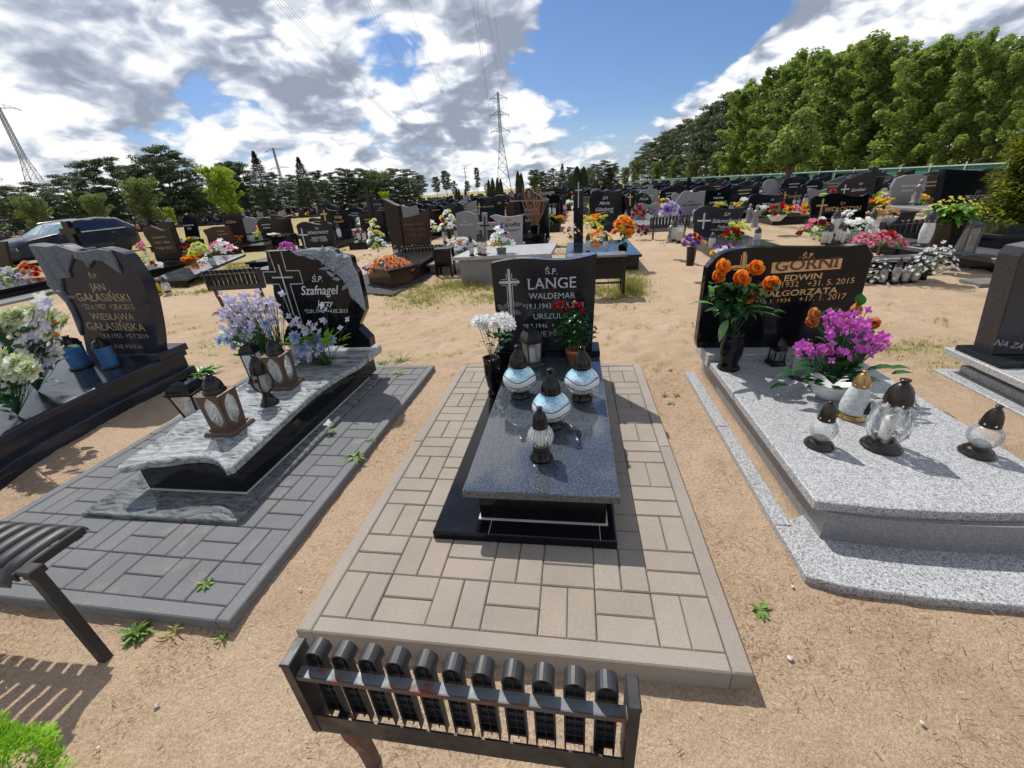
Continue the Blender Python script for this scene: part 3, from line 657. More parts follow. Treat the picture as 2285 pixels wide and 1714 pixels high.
# ------------------------------------------------------------------ paving
def paving(name, label, x1, y0, cols, rows, m, km, jm, ztop, rot, side='right', kerb=.06, zb=-.13, vfirst=True, cut=None):
    """basket-weave block paving in 20 cm cells between two edging kerbs; (x1,y0) = inner front right corner"""
    t = empty(name, (x1, y0, GZ), label, 'paving'); M = Matrix.Translation((x1, y0, 0)) @ Matrix.Rotation(rot, 4, 'Z'); W = cols*.2
    def bx(mb, a, b, c, d, z0, z1, bev): mb.box(a, b, c, d, z0, z1, bev, M=M)
    mb = MB(); rg = random.Random(cols*7+1); Ytot = rows
    for j in range(int(math.ceil(rows/.2))):
        for i in range(cols):
            xa = -W+i*.2; ya = j*.2; v = ((cols-1-i+j) % 2 == 0) == vfirst
            for q in (0, 1):
                if v: x0_, x1_, y0_, y1_ = xa+q*.1, xa+q*.1+.1, ya, ya+.2
                else: x0_, x1_, y0_, y1_ = xa, xa+.2, ya+q*.1, ya+q*.1+.1
                y1_ = min(y1_, Ytot)
                if y1_-y0_ < .02: continue
                g = .0015; tt = rg.uniform(.93, 1.07); mb.tint = (tt*rg.uniform(.99, 1.04), tt, tt*rg.uniform(.96, 1.02))
                ox, oy, oz = rg.uniform(-.001, .001), rg.uniform(-.001, .001), rg.uniform(-.0015, .001)
                bx(mb, x0_+g+ox, x1_-g+ox, y0_+g+oy, y1_-g+oy, zb, ztop-.003+oz, .0045)
    mb.build('paving_blocks', m, t, attr=True)
    j = MB(); bx(j, -W, 0, 0, Ytot, zb, ztop-.016, 0); j.build('joint_filling', jm, t)
    k = MB(); L = Ytot+kerb*2
    def run(a, b, c, d, along):
        n = max(1, round((d-c if along == 'y' else b-a)/1.0)); 
        for i in range(n):
            tt = rg.uniform(.9, 1.08); k.tint = (tt, tt, tt); oz = rg.uniform(-.0015, .0015)
            if along == 'y': bx(k, a, b, c+(d-c)*i/n+.001, c+(d-c)*(i+1)/n-.001, zb, ztop+oz, .005)
            else: bx(k, a+(b-a)*i/n+.001, a+(b-a)*(i+1)/n-.001, c, d, zb, ztop+oz, .005)
    run(.001, kerb, -kerb, Ytot+kerb, 'y'); run(-W-kerb, -W-.001, -kerb, Ytot+kerb, 'y'); run(-W+.001, -.001, -kerb, -.001, 'x'); run(-W+.001, -.001, Ytot+.001, Ytot+kerb, 'x')
    k.build('edging', km, t, attr=True)
    return t
paving('grave_paving', 'beige basket-weave block paving around the black grave', 1.4, 0.0, 7, 2.3, PAVB, KERBB, SANDJ, 0.0, 0.0)
paving('grave_paving', 'dark grey basket-weave block paving around the wavy grey grave', -.424, .026, 8, 2.34, PAVG, mat('grey edging', f_paver((.13, .135, .142), (.225, .23, .24))), mat('dark joint sand', 'plain', (.085, .08, .07), .95), -.034, -.0126, vfirst=False)

# ------------------------------------------------------------------ grave with the LANGE headstone
def cross_strips(mb, Y, cx, z0, z1, za, ax0, ax1, w, off):
    """upright cross with a double outline, engraved on the face"""
    bar(mb, (cx, z0), (cx, z1), w, Y); bar(mb, (ax0, za), (ax1, za), w, Y, .0034)
    for s in (-1, 1):
        bar(mb, (cx+s*off, za+off), (cx+s*off, z1-.03), w*.25, Y); bar(mb, (cx+s*off, z0), (cx+s*off, za-off), w*.25, Y)
        bar(mb, (cx+s*off, za+off), (cx+(ax1-cx if s > 0 else ax0-cx)*.78, za+off), w*.25, Y); bar(mb, (cx+s*off, za-off), (cx+(ax1-cx if s > 0 else ax0-cx)*.78, za-off), w*.25, Y)
def grave_lange():
    t = empty('grave', (.78, 1.2, 0), 'black grave with grey speckled slab and LANGE headstone', 'grave', 'graves in the front row'); Y = 1.965
    mb = MB(); mb.box(.311, 1.098, .395, 2.17, -.01, .04, .004); mb.build('base_plate', BLACK, t)
    j = MB(); j.box(.50, 1.066, .477, 1.93, .030, .0455); j.build('joint', GROUT, t)
    for p, q in (((.56, .4785), (.56, .395)), ((1.03, .4785), (1.03, .395))): MB().box(p[0]-.0012, p[0]+.0012, .396, .477, .0402, .0409).build('tile_joint', GROUT, t)
    b = MB(); b.box(.51, 1.057, .485, 1.92, .045, .188); b.build('plinth', BLACK, t)
    s = MB(); s.box(.452, 1.106, .448, 1.948, .190, .225, .004); s.build('slab', SPECK, t)
    k = MB(); k.box(.335, 1.095, 1.99, 2.14, .041, .219); k.box(.325, 1.107, 1.95, 2.15, .220, .267, .004); k.build('headstone_base', BLACK, t)
    P = [(.367, .268, 1), (1.051, .268, 1), (1.071, .943, 1)]+[(1.071-.0235*i*1.28, .943-.031*ss(i, 0, 9)*1.0+.0*i) for i in range(1, 10)]
    top = [(1.071, .945), (1.02, .934), (.95, .922), (.88, .915), (.80, .916), (.72, .923), (.64, .933), (.57, .937), (.50, .934), (.43, .926), (.357, .914)]
    poly = [(.367, .268), (1.051, .268)]+smoothpoly([(p[0], p[1]) for p in top]+[(.40, .7), (.99, .7)], 2)[:-6]
    poly = [(.367, .268), (1.051, .268)]+top
    h = MB().prism(poly, Y+.08, Y, 'y', .003).build('headstone', BLACK2, t)
    cr = MB(); cross_strips(cr, Y, .4775, .46, .872, .782, .405, .548, .018, .019); cr.build('cross', TGREY, h)
    inscr(h, TGREY, Y, c3, [('Ś.P.', (850, 221), (936, 221), dict(serif=True)), ('LANGE', (727, 327), (1062, 311), dict(serif=True, bold=.004)), ('WALDEMAR', (736, 391), (1060, 385), dict(serif=True)),
        ('*19.1.1943  + 7.5.2011', (697, 461), (1110, 447), dict(hs=1.15)), ('URSZULA', (768, 530), (1010, 522), dict(serif=True)), ('*8.5.1946  +', (700, 592), (915, 585)), ('AVE MARYJA', (760, 652), (1080, 636), dict(serif=True))])
    lf = MB()   # pale leaf motif engraved below the cross
    for c_, d_, L_ in (((.42, .60), (.5, .3), .10), ((.46, .58), (.8, -.2), .09), ((.44, .56), (-.4, .5), .09), ((.48, .62), (1, .1), .08), ((.40, .55), (-.2, -.8), .09)):
        n = Vector((d_[0], d_[1])).normalized(); m_ = Vector((-n.y, n.x)); vs = []
        for k_ in range(9): a = k_/8*pi; vs.append((c_[0]+n.x*L_*(.5-.5*cos(a))+m_.x*L_*.2*sin(a), Y-.0015, c_[1]+n.y*L_*(.5-.5*cos(a))+m_.y*L_*.2*sin(a)))
        for k_ in range(1, 8): a = pi-k_/8*pi; vs.append((c_[0]+n.x*L_*(.5-.5*cos(a))-m_.x*L_*.2*sin(a), Y-.0015, c_[1]+n.y*L_*(.5-.5*cos(a))-m_.y*L_*.2*sin(a)))
        lf.add(vs, [tuple(range(len(vs)))])
    lf.build('leaf_motif', mat('matt engraving', 'plain', (.11, .115, .12), .7), h)
grave_lange()

def globe(label, x, y):
    base = [(0, 0), (.058, 0), (.061, .006), (.059, .014), (.050, .018), (.052, .026), (.046, .034), (.049, .044), (.053, .050), (.045, .056), (0, .056)]
    gp = [(.050, .046)]+[(.030+.070*max(0, sin(pi*(k+1.0)/14))**.72, .046+.152*k/13) for k in range(1, 13)]+[(.046, .199)]
    t = empty('grave_lantern', (0, 0, 0), label, 'lantern', 'pearly globe lanterns')
    MB().lathe(base, 28).build('base', PLB, t); MB().lathe(gp, 40).build('glass', PEARL, t)
    MB().lathe([(.049, .195), (.054, .199), (.053, .210), (.051, .232), (.043, .256), (.030, .280), (.019, .296), (.015, .302), (.015, .316), (.019, .318), (.019, .327), (.012, .329), (0, .327)], 28).build('lid', PLB, t)
    r_ = MB(); rivets(r_, .0525, .214, 5, .006); r_.build('vent', PLG, t); t.location = (x, y, .226); return t
globe('pearly globe lantern at the left rear on the speckled slab, before the white flowers', .600, 1.325)
globe('pearly globe lantern at the right rear on the speckled slab, before the red roses', .966, 1.295)
globe('pearly globe lantern in the middle of the speckled slab, behind the small ribbed one', .806, .985)
t = lantern('small ribbed clear lantern with black lid, nearest on the speckled slab', .060, .034, .068, .172, .266, PLB, PLB, RIBG, .042, base_p=[(0, 0), (.052, 0), (.055, .006), (.052, .012), (.044, .03), (.038, .05), (.038, .066), (.034, .072), (0, .072)], candle=(.022, .088, WAX))
t.location = (.772, .70, .226)
t = box_lantern('metal lantern with black peaked roof and tall white candle, before the LANGE headstone', .098, .285, PLB, PLG, GLASS, roofh=.105, basew=.125, flare=1.15); t.rotation_euler = (0, 0, .55); t.location = (.628, 1.80, .226)

def fluted_vase(loc, label, r, h, m, n=5, waist=.85):
    t = empty('flower_vase', loc, label, 'vase', 'dark flower vases')
    prof = [(0, 0), (r*.80, 0), (r*.82, .01), (r*.62, .03), (r*.60, .045), (r*.72, .07), (r*.92, h*.45), (r*.98, h*.6), (r*.90, h*.8), (r*.94, h*.95), (r, h), (r*.9, h), (r*.82, h-.02), (0, h-.03)]
    MB().lathe(prof, 32, loc, .05, n, 9.0/h*.25).build('vase', m, t); return t
def stems_of(t, pts, base, m=L_DARK, r=.002):
    mb = MB()
    for p in pts: stem(mb, base+Vector((RND.uniform(-.015, .015), RND.uniform(-.015, .015), 0)), p, r, .012)
    mb.build('stems', m, t)
def white_vase():
    fluted_vase((.352, 1.72, .041), 'twisted black vase beside the speckled slab, holding white peonies', .060, .280, PLB, 4)
    t = empty('flower_bouquet', (.352, 1.72, .30), 'white peonies on tall stems in the twisted black vase', 'flowers', 'flowers at the LANGE grave')
    heads = [(410, 545), (385, 530), (455, 525), (520, 520), (560, 515), (590, 530), (575, 565), (500, 545), (605, 560), (430, 555)]
    pts = []
    for i, p in enumerate(heads):
        q = AT(c3(*p), 1.72+RND.uniform(-.05, .03)); pts.append(q); mb = MB(); peony(mb, q, (RND.uniform(-.5, .5), -.5, .9), .052); mb.build('blossom', P_WHITE, t)
    stems_of(t, [p-Vector((0, 0, .02)) for p in pts], Vector((.352, 1.72, .29)), mat('green stem', 'plain', (.06, .10, .03), .6)); lf = MB()
    for i in range(26):
        p = AT(c3(RND.uniform(430, 600), RND.uniform(610, 730)), 1.72+RND.uniform(-.05, .05)); a = RND.random()*6.28; leaf(lf, p, (cos(a), sin(a), .35), .052, .042, .8)
    lf.build('leaves', L_DARK, t)
white_vase()
def red_rose_pot():
    c = Vector((.925, 1.83, .226)); t = empty('potted_rose', c, 'red miniature rose bush in a terracotta pot before the LANGE headstone', 'potted plant', 'flowers at the LANGE grave')
    MB().lathe([(0, 0), (.042, 0), (.058, .085), (.063, .087), (.065, .108), (.058, .108), (.055, .095), (0, .095)], 24, c).build('pot', CLAY, t)
    rg = random.Random(4); lf = MB(); st = MB()
    for i in range(900):
        p = AT(c3(rg.gauss(1035, 78), rg.uniform(450, 705)), c.y+rg.gauss(0, .06)); w = abs(p.x-c.x)
        if w > .17 or p.z > .61-w*.7 or p.z < .335+w*.35: continue
        a = rg.random()*6.28; leaf(lf, p, (cos(a), sin(a), rg.uniform(-.2, .6)), .030, .019, .7, nt=3)
    for p in ((865, 490), (880, 550), (895, 495), (1165, 510), (1150, 480)):
        q = AT(c3(*p), c.y); leaf(lf, q, (-1 if p[0] < 1000 else 1, 0, .3), .035, .02, .5)
    for i in range(16):
        q = AT(c3(rg.uniform(930, 1130), rg.uniform(440, 560)), c.y+rg.uniform(-.05, .05)); stem(st, c+Vector((rg.uniform(-.02, .02), rg.uniform(-.02, .02), .09)), q, .0018, .02)
    lf.build('leaves', L_ROSE, t); st.build('stems', L_DARK, t)
    for p in ((945, 430), (915, 440), (950, 468), (1005, 462), (1085, 432), (1105, 475), (1050, 412), (1060, 440), (968, 425)):
        mb = MB(); rose(mb, AT(c3(*p), c.y-.02), (rg.uniform(-.4, .4), -.6, .8), .019 if p[0] != 1050 else .011); mb.build('rose', P_RED if p[0] != 1050 else P_PALEO, t)
red_rose_pot()

# ------------------------------------------------------------------ grave with the script headstone (left of centre)
def petal_shape(mb, c, ang, L, W, Y, th):
    """pointed carved petal standing th proud of the face at depth Y"""
    d = Vector((cos(ang), sin(ang))); n = Vector((-d.y, d.x)); c = Vector(c); up = []; lo = []
    for k in range(7):
        t_ = k/6; w = W*sin(pi*t_**.8)*.5; up.append(c+d*L*t_+n*w); lo.append(c+d*L*t_-n*w)
    mid = [c+d*L*k/6 for k in range(7)]; vs = []
    for k in range(7):
        h_ = th*(.45+.55*sin(pi*k/6)); vs += [(up[k].x, Y-.002, up[k].y), (mid[k].x, Y-h_, mid[k].y), (lo[k].x, Y-.002, lo[k].y)]
    mb.add(vs, [(3*k+j, 3*k+3+j, 3*k+4+j, 3*k+1+j) for k in range(6) for j in (0, 1)])
def grave_script():
    t = empty('grave', (-1.1, 1.3, GZ), 'black grave under a wavy grey slab, its headstone carved with lilies', 'grave', 'graves in the front row'); Y = 2.10
    M = Matrix.Rotation(0, 4, 'Z'); WD = mat('dark wavy gneiss', f_wavy_shaded)  # same wavy gneiss, darkened to carry the shade on the base plate
    MB().box(-1.625, -.712, .436, 2.13, -.06, -.012, .004).build('base_plate', WD, t)
    MB().box(-1.43, -.805, .628, 2.11, -.011, -.0075).build('joint', GROUT, t)
    MB().box(-1.42, -.815, .638, 2.26, -.007, .160).build('plinth', BLACK, t)
    out = [(-.752, 2.035, 1), (-.75, 1.90), (-.80, 1.72), (-.835, 1.45), (-.815, 1.1), (-.79, .80), (-.775, .585, 1), (-.80, .565, 1), (-.85, .60), (-.93, .645), (-1.02, .66), (-1.12, .645), (-1.22, .615), (-1.30, .605), (-1.325, .64), (-1.33, .72, 1), (-1.49, .95), (-1.505, 1.3), (-1.49, 1.7), (-1.50, 2.035, 1)]
    MB().prism(smoothpoly(out, 4), .162, .202, 'z', .016, 3).build('slab', WAVY, t)
    lobe = [(-1.25, .80, 1), (-1.26, .66, 1), (-1.34, .60), (-1.43, .565), (-1.475, .60), (-1.49, .70), (-1.50, .95, 1), (-1.40, .98, 1)]
    MB().prism(smoothpoly(lobe, 4), .150, .182, 'z', .014, 3).build('lower_slab', WAVY, t)
    MB().box(-1.505, -.735, 2.04, 2.285, .162, .224, .012).build('headstone_base', WAVY, t)
    for pts in ([(1240, 965), (1385, 1110), (1402, 1205), (1080, 1212), (1150, 1120)], [(440, 965), (400, 1090), (398, 1180), (560, 1205), (520, 1080)]):
        MB().prism(facepoly(b2, pts, 2.16), 2.23, 2.13, 'y', .003).build('support', BLACK, t)
    P = facepoly(b2, [(140, 110, 1), (385, 102, 1), (425, 150, 1), (480, 112), (640, 82), (800, 78), (860, 68), (960, 98), (1000, 140), (1080, 150), (1155, 180), (1180, 280), (1230, 350), (1262, 480), (1300, 640), (1322, 790, 1), (1290, 870), (1250, 960), (1190, 1080), (1140, 1130), (1080, 1205, 1), (520, 1200, 1), (480, 1050), (440, 960), (380, 880), (320, 770), (270, 640), (252, 500, 1), (178, 492, 1), (132, 346, 1), (208, 336, 1), (172, 125, 1)], Y)
    h = MB().prism(smoothpoly(P, 3), Y+.07, Y, 'y', .003).build('headstone', BLACK, t)
    def pt(x, y): q = AT(b2(x, y), Y); return (q.x, q.z)
    cr = MB()
    for seg in (((205, 118), (290, 345), (140, 346), (178, 490), (330, 487), (500, 950)), ((350, 112), (410, 332), (562, 330), (606, 482), (455, 488), (600, 955))):
        for p, q in zip(seg, seg[1:]): bar(cr, pt(*p), pt(*q), .007, Y)
    cr.build('cross_outline', TGREY, h); cb = MB(); bar(cb, pt(318, 260), pt(500, 850), .013, Y, .003); bar(cb, pt(245, 412), pt(487, 408), .012, Y, .0036); cb.build('cross', TGREY, h)
    inscr(h, TWHITE, Y, b2, [('Ś.P.', (712, 462), (832, 458), dict(shear=.35)), ('Szafnagel', (588, 612), (1032, 602), dict(shear=.38, bold=.006, hs=1.15)), ('Jerzy', (760, 745), (962, 738), dict(shear=.38, bold=.004, hs=1.1)), ('*2.01.1940  +4.05.2015', (628, 822), (1130, 818), dict(shear=.3, hs=1.1))])
    rel = MB(); band = facepoly(b2, [(490, 112), (640, 82), (800, 78), (860, 68), (960, 98), (1000, 140), (1080, 150), (1155, 180), (1180, 280), (1230, 350), (1262, 480), (1300, 640), (1322, 790), (1270, 730), (1165, 640), (1130, 540), (1080, 450), (980, 350), (900, 300), (800, 215), (690, 165), (560, 160)], Y)
    rel.prism(smoothpoly(band, 2), Y+.004, Y-.016, 'y', .006); rel.build('carved_band', CARVE, h)
    rg = random.Random(2)
    for cx, cy, s in ((860, 130, 1.0), (880, 220, .8), (1060, 200, 1.0), (1160, 410, 1.15), (1000, 330, .8)):
        f_ = MB(); c_ = pt(cx, cy); a0 = rg.random()*6
        for i in range(6): petal_shape(f_, c_, a0+i*pi/3, .062*s, .028*s, Y-.016, .016)
        f_.build('carved_lily', CARVE, h)
    lv = MB()
    for (x0, y0), (x1, y1), w in (((780, 150), (560, 120), .03), ((760, 200), (620, 150), .024), ((1130, 480), (1060, 560), .028), ((980, 400), (880, 330), .034), ((1050, 430), (950, 420), .03), ((1180, 560), (1300, 760), .024), ((1150, 520), (1230, 690), .022), ((1200, 300), (1110, 230), .024), ((940, 300), (790, 310), .024)):
        p, q = Vector(pt(x0, y0)), Vector(pt(x1, y1)); d = q-p; petal_shape(lv, p, atan2(d.y, d.x), d.length, w, Y-.014, .016)
    lv.build('carved_leaves', CARVE, h)
grave_script()

BX = box_lantern('brown pierced square lantern with domed lid, nearest on the wavy grey slab', .125, .35, PLB, BFRAME, GLASS, oval=True, dome=True, basew=.185, roofh=.11, flare=1.10)
BX.rotation_euler = (0, 0, R(2)); BX.location = (-1.075, .935, .203)
t = dup(BX, (-1.12, 1.52, .203), 'brown pierced square lantern with domed lid, rear beside the blue flowers', R(4))
def tulip_lantern():
    t = empty('grave_lantern', (0, 0, 0), 'slim black lantern on a flared foot with a red flower motif, between the brown lanterns', 'lantern', 'glass grave lanterns')
    MB().lathe([(0, 0), (.055, 0), (.058, .008), (.050, .016), (.034, .045), (.026, .075), (.030, .088), (0, .088)], 24).build('base', PLB, t)
    MB().lathe([(.026, .086), (.044, .12), (.050, .15), (.048, .185), (.038, .215)], 8).build('glass', GREYG, t)
    MB().lathe([(.020, .09), (.020, .18), (0, .184)], 14).build('candle', WAX, t)
    for i in range(4):
        a = i*pi/2+.4; mb = MB(); mb.tube([(cos(a)*q, sin(a)*q, z) for q, z in ((.026, .084), (.056, .115), (.064, .15), (.058, .19), (.040, .222))], .0055, 5); mb.build('arm', PLB, t)
    mb = MB(); rose(mb, (.012, -.054, .188), (.2, -1, .2), .014); mb.build('red_flower', P_RED, t)
    MB().lathe([(.040, .212), (.050, .218), (.047, .23), (.045, .26), (.036, .29), (.022, .315), (.014, .322), (.014, .33), (.017, .338), (0, .338)], 22).build('lid', PLB, t)
    return t
t = tulip_lantern(); t.location = (-1.045, 1.245, .203)
t = box_lantern('lantern with glossy black stepped lid and pale panes, farthest on the wavy slab', .085, .30, PLB, PLG, WHITEG, roofh=.075, basew=.11, flare=1.15); t.rotation_euler = (0, 0, .2); t.location = (-1.39, 1.60, .203)
t = box_lantern('tall clear lantern with black tiered lid standing on the sand left of the wavy grave', .12, .34, PLB, PLB, GLASS, roofh=.10, basew=.15, flare=1.5); t.rotation_euler = (0, 0, .1); t.location = (-1.83, 1.42, -.034)

def flower_set(loc, label, groups, leafpts, lm=L_DARK, L=.09, pot=None, cat='flowers', group='flowers on the front graves', name='flower_bouquet', spikes=()):
    """groups: (material, kind, radius, [(crop, px, py, depth)], axis)"""
    t = empty(name, loc, label, cat, group); base = Vector(loc); sm = MB()
    if pot:
        pm, prof = pot; MB().lathe(prof, 24, loc).build('pot', pm, t); base = base+Vector((0, 0, max(z for r_, z in prof)-.02))
    for m, kind, r, pts in groups:
        for q in pts:
            p = AT(q[0](q[1], q[2]), loc[1]+q[3]); mb = MB(); FL[kind](mb, p, (RND.uniform(-.5, .5), -.75, RND.uniform(.3, .9)), r*RND.uniform(.9, 1.12)); mb.build({'rose': 'rose', 'peony': 'blossom', 'daisy': 'blossom', 'bell': 'floret'}[kind], m, t); stem(sm, base, p-Vector((0, 0, r*.3)), .0016, .02)
    sm.build('stems', L_DARK, t); lf = MB()
    for q in leafpts:
        p = AT(q[0](q[1], q[2]), loc[1]+q[3]); d = p-base; d.z *= .5; d = d.normalized()+Vector((0, 0, .25)); leaf(lf, p-d*L*.3, d, L*RND.uniform(.8, 1.2), L*.5, RND.uniform(.3, .9))
    lf.build('leaves', lm, t); return t
def P(c, *xy, jit=.04): return [(c, xy[i], xy[i+1], RND.uniform(-jit, jit)) for i in range(0, len(xy), 2)]
def cloud(c, cx, cy, sx, sy, n, jit=.05): return [(c, RND.gauss(cx, sx), RND.gauss(cy, sy), RND.uniform(-jit, jit)) for _ in range(n)]
flower_set((-1.33, 1.80, .203), 'tall bunch of lilac sprays and pale blue anemones, left on the wavy slab', [
    (P_LILAC, 'bell', .029, cloud(c2, 360, 400, 48, 42, 36)+cloud(c2, 480, 370, 60, 45, 40)+cloud(c2, 590, 400, 28, 45, 20)+cloud(c2, 430, 500, 70, 34, 60)+P(c2, 340, 360, 440, 320, 500, 350, 590, 330, 620, 370)),
    (P_BLUE, 'peony', .042, P(c2, 280, 568, 365, 600, 545, 470, 570, 515, 350, 530, 500, 545, 330, 560, 410, 560, 450, 530))],
    cloud(c2, 450, 560, 95, 30, 60)+P(c2, 315, 600, 380, 655, 450, 590, 620, 575, 650, 590), L_MID, .075)
flower_set((-.98, 1.88, .203), 'low arrangement of pale blue anemones and lilac sprays before the carved headstone', [
    (P_BLUE, 'peony', .050, P(c2, 715, 550, 800, 585, 870, 605, 925, 565, 760, 620, 840, 560)), (P_WHITE, 'peony', .046, P(c2, 715, 605)),
    (P_LILAC, 'bell', .029, P(c2, 690, 430, 720, 460, 705, 480, 735, 450, 885, 370, 905, 395, 880, 455, 900, 460, 1030, 450, 985, 500, 770, 500, 800, 520, 850, 480, 830, 490, 870, 520)+cloud(c2, 770, 650, 50, 24, 50)+cloud(c2, 800, 505, 60, 15, 10))],
    cloud(c2, 820, 580, 80, 35, 40)+P(c2, 930, 520, 985, 560, 1010, 560, 1000, 600, 960, 620, 870, 670, 640, 580, 620, 600), L_LIME, .085)

# ------------------------------------------------------------------ grave at the left edge
def grave_left():
    t = empty('grave', (-3.2, 1.5, GZ), 'dark violet granite grave at the left edge with gold lettering and carved drapery', 'grave', 'graves in the front row'); Y = 2.12
    side = lambda d: [(-2.80+d, 2.36), (-2.80+d, 2.0), (-2.775+d, 1.5), (-2.72+d, 1.05), (-2.64+d, .78), (-2.55+d, .60), (-2.50+d, .40)]
    def slab(d, z0, z1, bev, nm, m): MB().prism(side(d)+[(-4.3, .40), (-4.3, 2.36)], z0, z1, 'z', bev, 2).build(nm, m, t)
    slab(.045, -.14, .015, .012, 'lower_step', VIOL); slab(-.02, .012, .125, 0, 'plinth', VIOL); slab(0.02, .126, .182, .016, 'slab', VIOL)
    MB().box(-3.62, -2.74, 2.06, 2.36, .183, .245, .006).build('headstone_base', VIOL, t)
    P_ = facepoly(a7, [(205, 15, 1), (330, 28), (400, 18), (480, 48), (520, 60), (560, 45), (600, 60), (680, 42), (760, 55), (850, 88), (900, 150), (950, 222), (1010, 350), (1050, 520), (1072, 650), (1082, 775, 1), (600, 800, 1), (560, 620), (480, 430), (400, 350), (335, 290), (330, 240), (275, 140), (230, 80)], Y)
    h = MB().prism(smoothpoly(P_, 3), Y+.10, Y, 'y', .004).build('headstone', VIOL, t)
    for pts in ([(208, 18), (330, 30), (400, 20), (480, 48), (520, 60), (505, 120), (480, 200), (495, 245), (430, 250), (440, 330), (500, 430), (560, 560), (570, 640), (550, 610), (480, 430), (400, 350), (335, 290), (330, 240), (275, 140)], [(510, 62), (600, 62), (680, 45), (760, 57), (800, 120), (840, 218), (770, 170), (715, 130), (650, 125), (620, 180), (580, 130), (520, 110)]):
        MB().prism(facepoly(a7, pts, Y), Y+.004, Y-.02, 'y', .008, 2).build('carved_drape', CARVED, h)
    fo = MB()
    for (x0, y0), (x1, y1) in (((250, 40), (430, 330)), ((300, 40), (470, 240)), ((360, 40), (450, 200)), ((420, 40), (480, 150)), ((560, 80), (620, 170)), ((700, 60), (820, 190)), ((420, 340), (540, 560)), ((640, 70), (720, 120))):
        p, q = AT(a7(x0, y0), Y-.02), AT(a7(x1, y1), Y-.02); d = q-p; petal_shape(fo, (p.x, p.z), atan2(d.z, d.x), d.length, .03, Y-.018, .016); fo.build('drape_fold', CARVED, h); fo = MB()
    k = dict(serif=True, bold=.005)
    inscr(h, TGOLD2, Y, a7, [('Ś.P.', (618, 248), (678, 250), k), ('JAN', (630, 330), (735, 333), k), ('GAŁASIŃSKI', (540, 405), (905, 410), k), ('*23.6.1957  +28.4.2015', (575, 460), (928, 462), dict(hs=1.2)), ('WIESŁAWA', (630, 532), (932, 536), k), ('GAŁASIŃSKA', (610, 602), (1010, 612), k), ('*4.8.1955  +5.7.2019', (700, 655), (1025, 662), {}), ('AVE MARIA', (790, 730), (985, 732), {})])
    MB().prism(facepoly(a7, [(450, 365), (520, 365), (525, 385), (455, 385)], Y), Y-.002, Y-.012, 'y').build('hinge', CARVED, h)
    s = MB()
    for x, w in ((-3.75, .03),): s.box(x-.4, x, 1.0, 2.3, .183, .25, .01)
    return t
grave_left()
def canister(label, loc, r, h, glm):
    t = empty('grave_lantern', (0, 0, 0), label, 'lantern', 'glass grave lanterns')
    MB().lathe([(0, 0), (r*1.1, 0), (r*1.15, .008), (r, .02), (0, .02)], 24).build('base', PLG, t); MB().lathe([(r*.92, .02), (r*.98, h*.4), (r*1.04, h*.72)], 28).build('glass', glm, t)
    MB().lathe([(r*.5, .022), (r*.5, h*.55), (0, h*.56)], 14).build('candle', WAX, t)
    MB().lathe([(r*1.04, h*.71), (r*1.1, h*.72), (r*1.1, h*.74), (r*.98, h*.76), (r*.9, h*.86), (r*.5, h*.92), (r*.3, h*.94), (r*.3, h*.98), (r*.4, h), (0, h)], 24).build('lid', PLB, t); t.location = loc
canister('blue printed glass lantern standing against the gold lettered headstone', (-3.10, 1.93, .183), .062, .27, BLUEG)
canister('blue glass lantern with plain black dome lid, left of the other blue one', (-3.42, 1.93, .183), .075, .29, BLUEG)
flower_set((-3.22, 1.45, .183), 'large bunch of lilac orchids and cream flowers on the leftmost violet grave', [
    (P_CREAM, 'peony', .062, cloud(d1, 250, 480, 150, 90, 12)+P(d1, 200, 390, 410, 400, 480, 440, 290, 560, 620, 590, 830, 440, 130, 480)), (P_LILAC, 'daisy', .056, cloud(d1, 450, 700, 180, 160, 6)+P(d1, 60, 460, 150, 560, 640, 480, 700, 530, 430, 740, 560, 720, 500, 820, 610, 920, 420, 860, 540, 960, 90, 850, 30, 700, 20, 640, 720, 800, 480, 1010, 690, 950, 630, 240, 600, 290)), (P_WHITE, 'daisy', .060, cloud(d1, 380, 720, 220, 180, 34)+P(d1, 330, 500, 600, 640, 20, 420, 760, 830, 660, 850, 350, 980, 30, 900)),
    (P_AMBER, 'rose', .026, P(d1, 725, 465, 740, 630, 410, 670))], cloud(d1, 380, 800, 200, 160, 60, .1)+P(d1, 870, 790, 930, 780, 650, 1230, 740, 1290, 180, 760, 240, 740, 660, 80), L_DARK, .11)
flower_set((-2.86, 1.08, .183), 'cream and white flowers with one large white rose, front left on the violet grave', [
    (P_CREAM, 'peony', .060, cloud(d1, 180, 1080, 120, 60, 9)+P(d1, 100, 1020, 200, 1000, 330, 1060, 400, 1090, 60, 1090, 250, 1100, 180, 1070, 310, 1140)), (P_WHITE, 'rose', .050, P(d1, 160, 1340)), (P_WHITE, 'bell', .042, cloud(d1, 250, 1120, 130, 70, 16)+P(d1, 420, 1000, 380, 1200, 480, 1050, 330, 1220)), (P_AMBER, 'rose', .026, P(d1, 60, 1230, 15, 1120))],
    cloud(d1, 150, 1200, 110, 70, 16, .06)+cloud(d1, 90, 1520, 80, 70, 14, .06)+P(d1, 200, 1560, 220, 1450), L_DARK, .11)

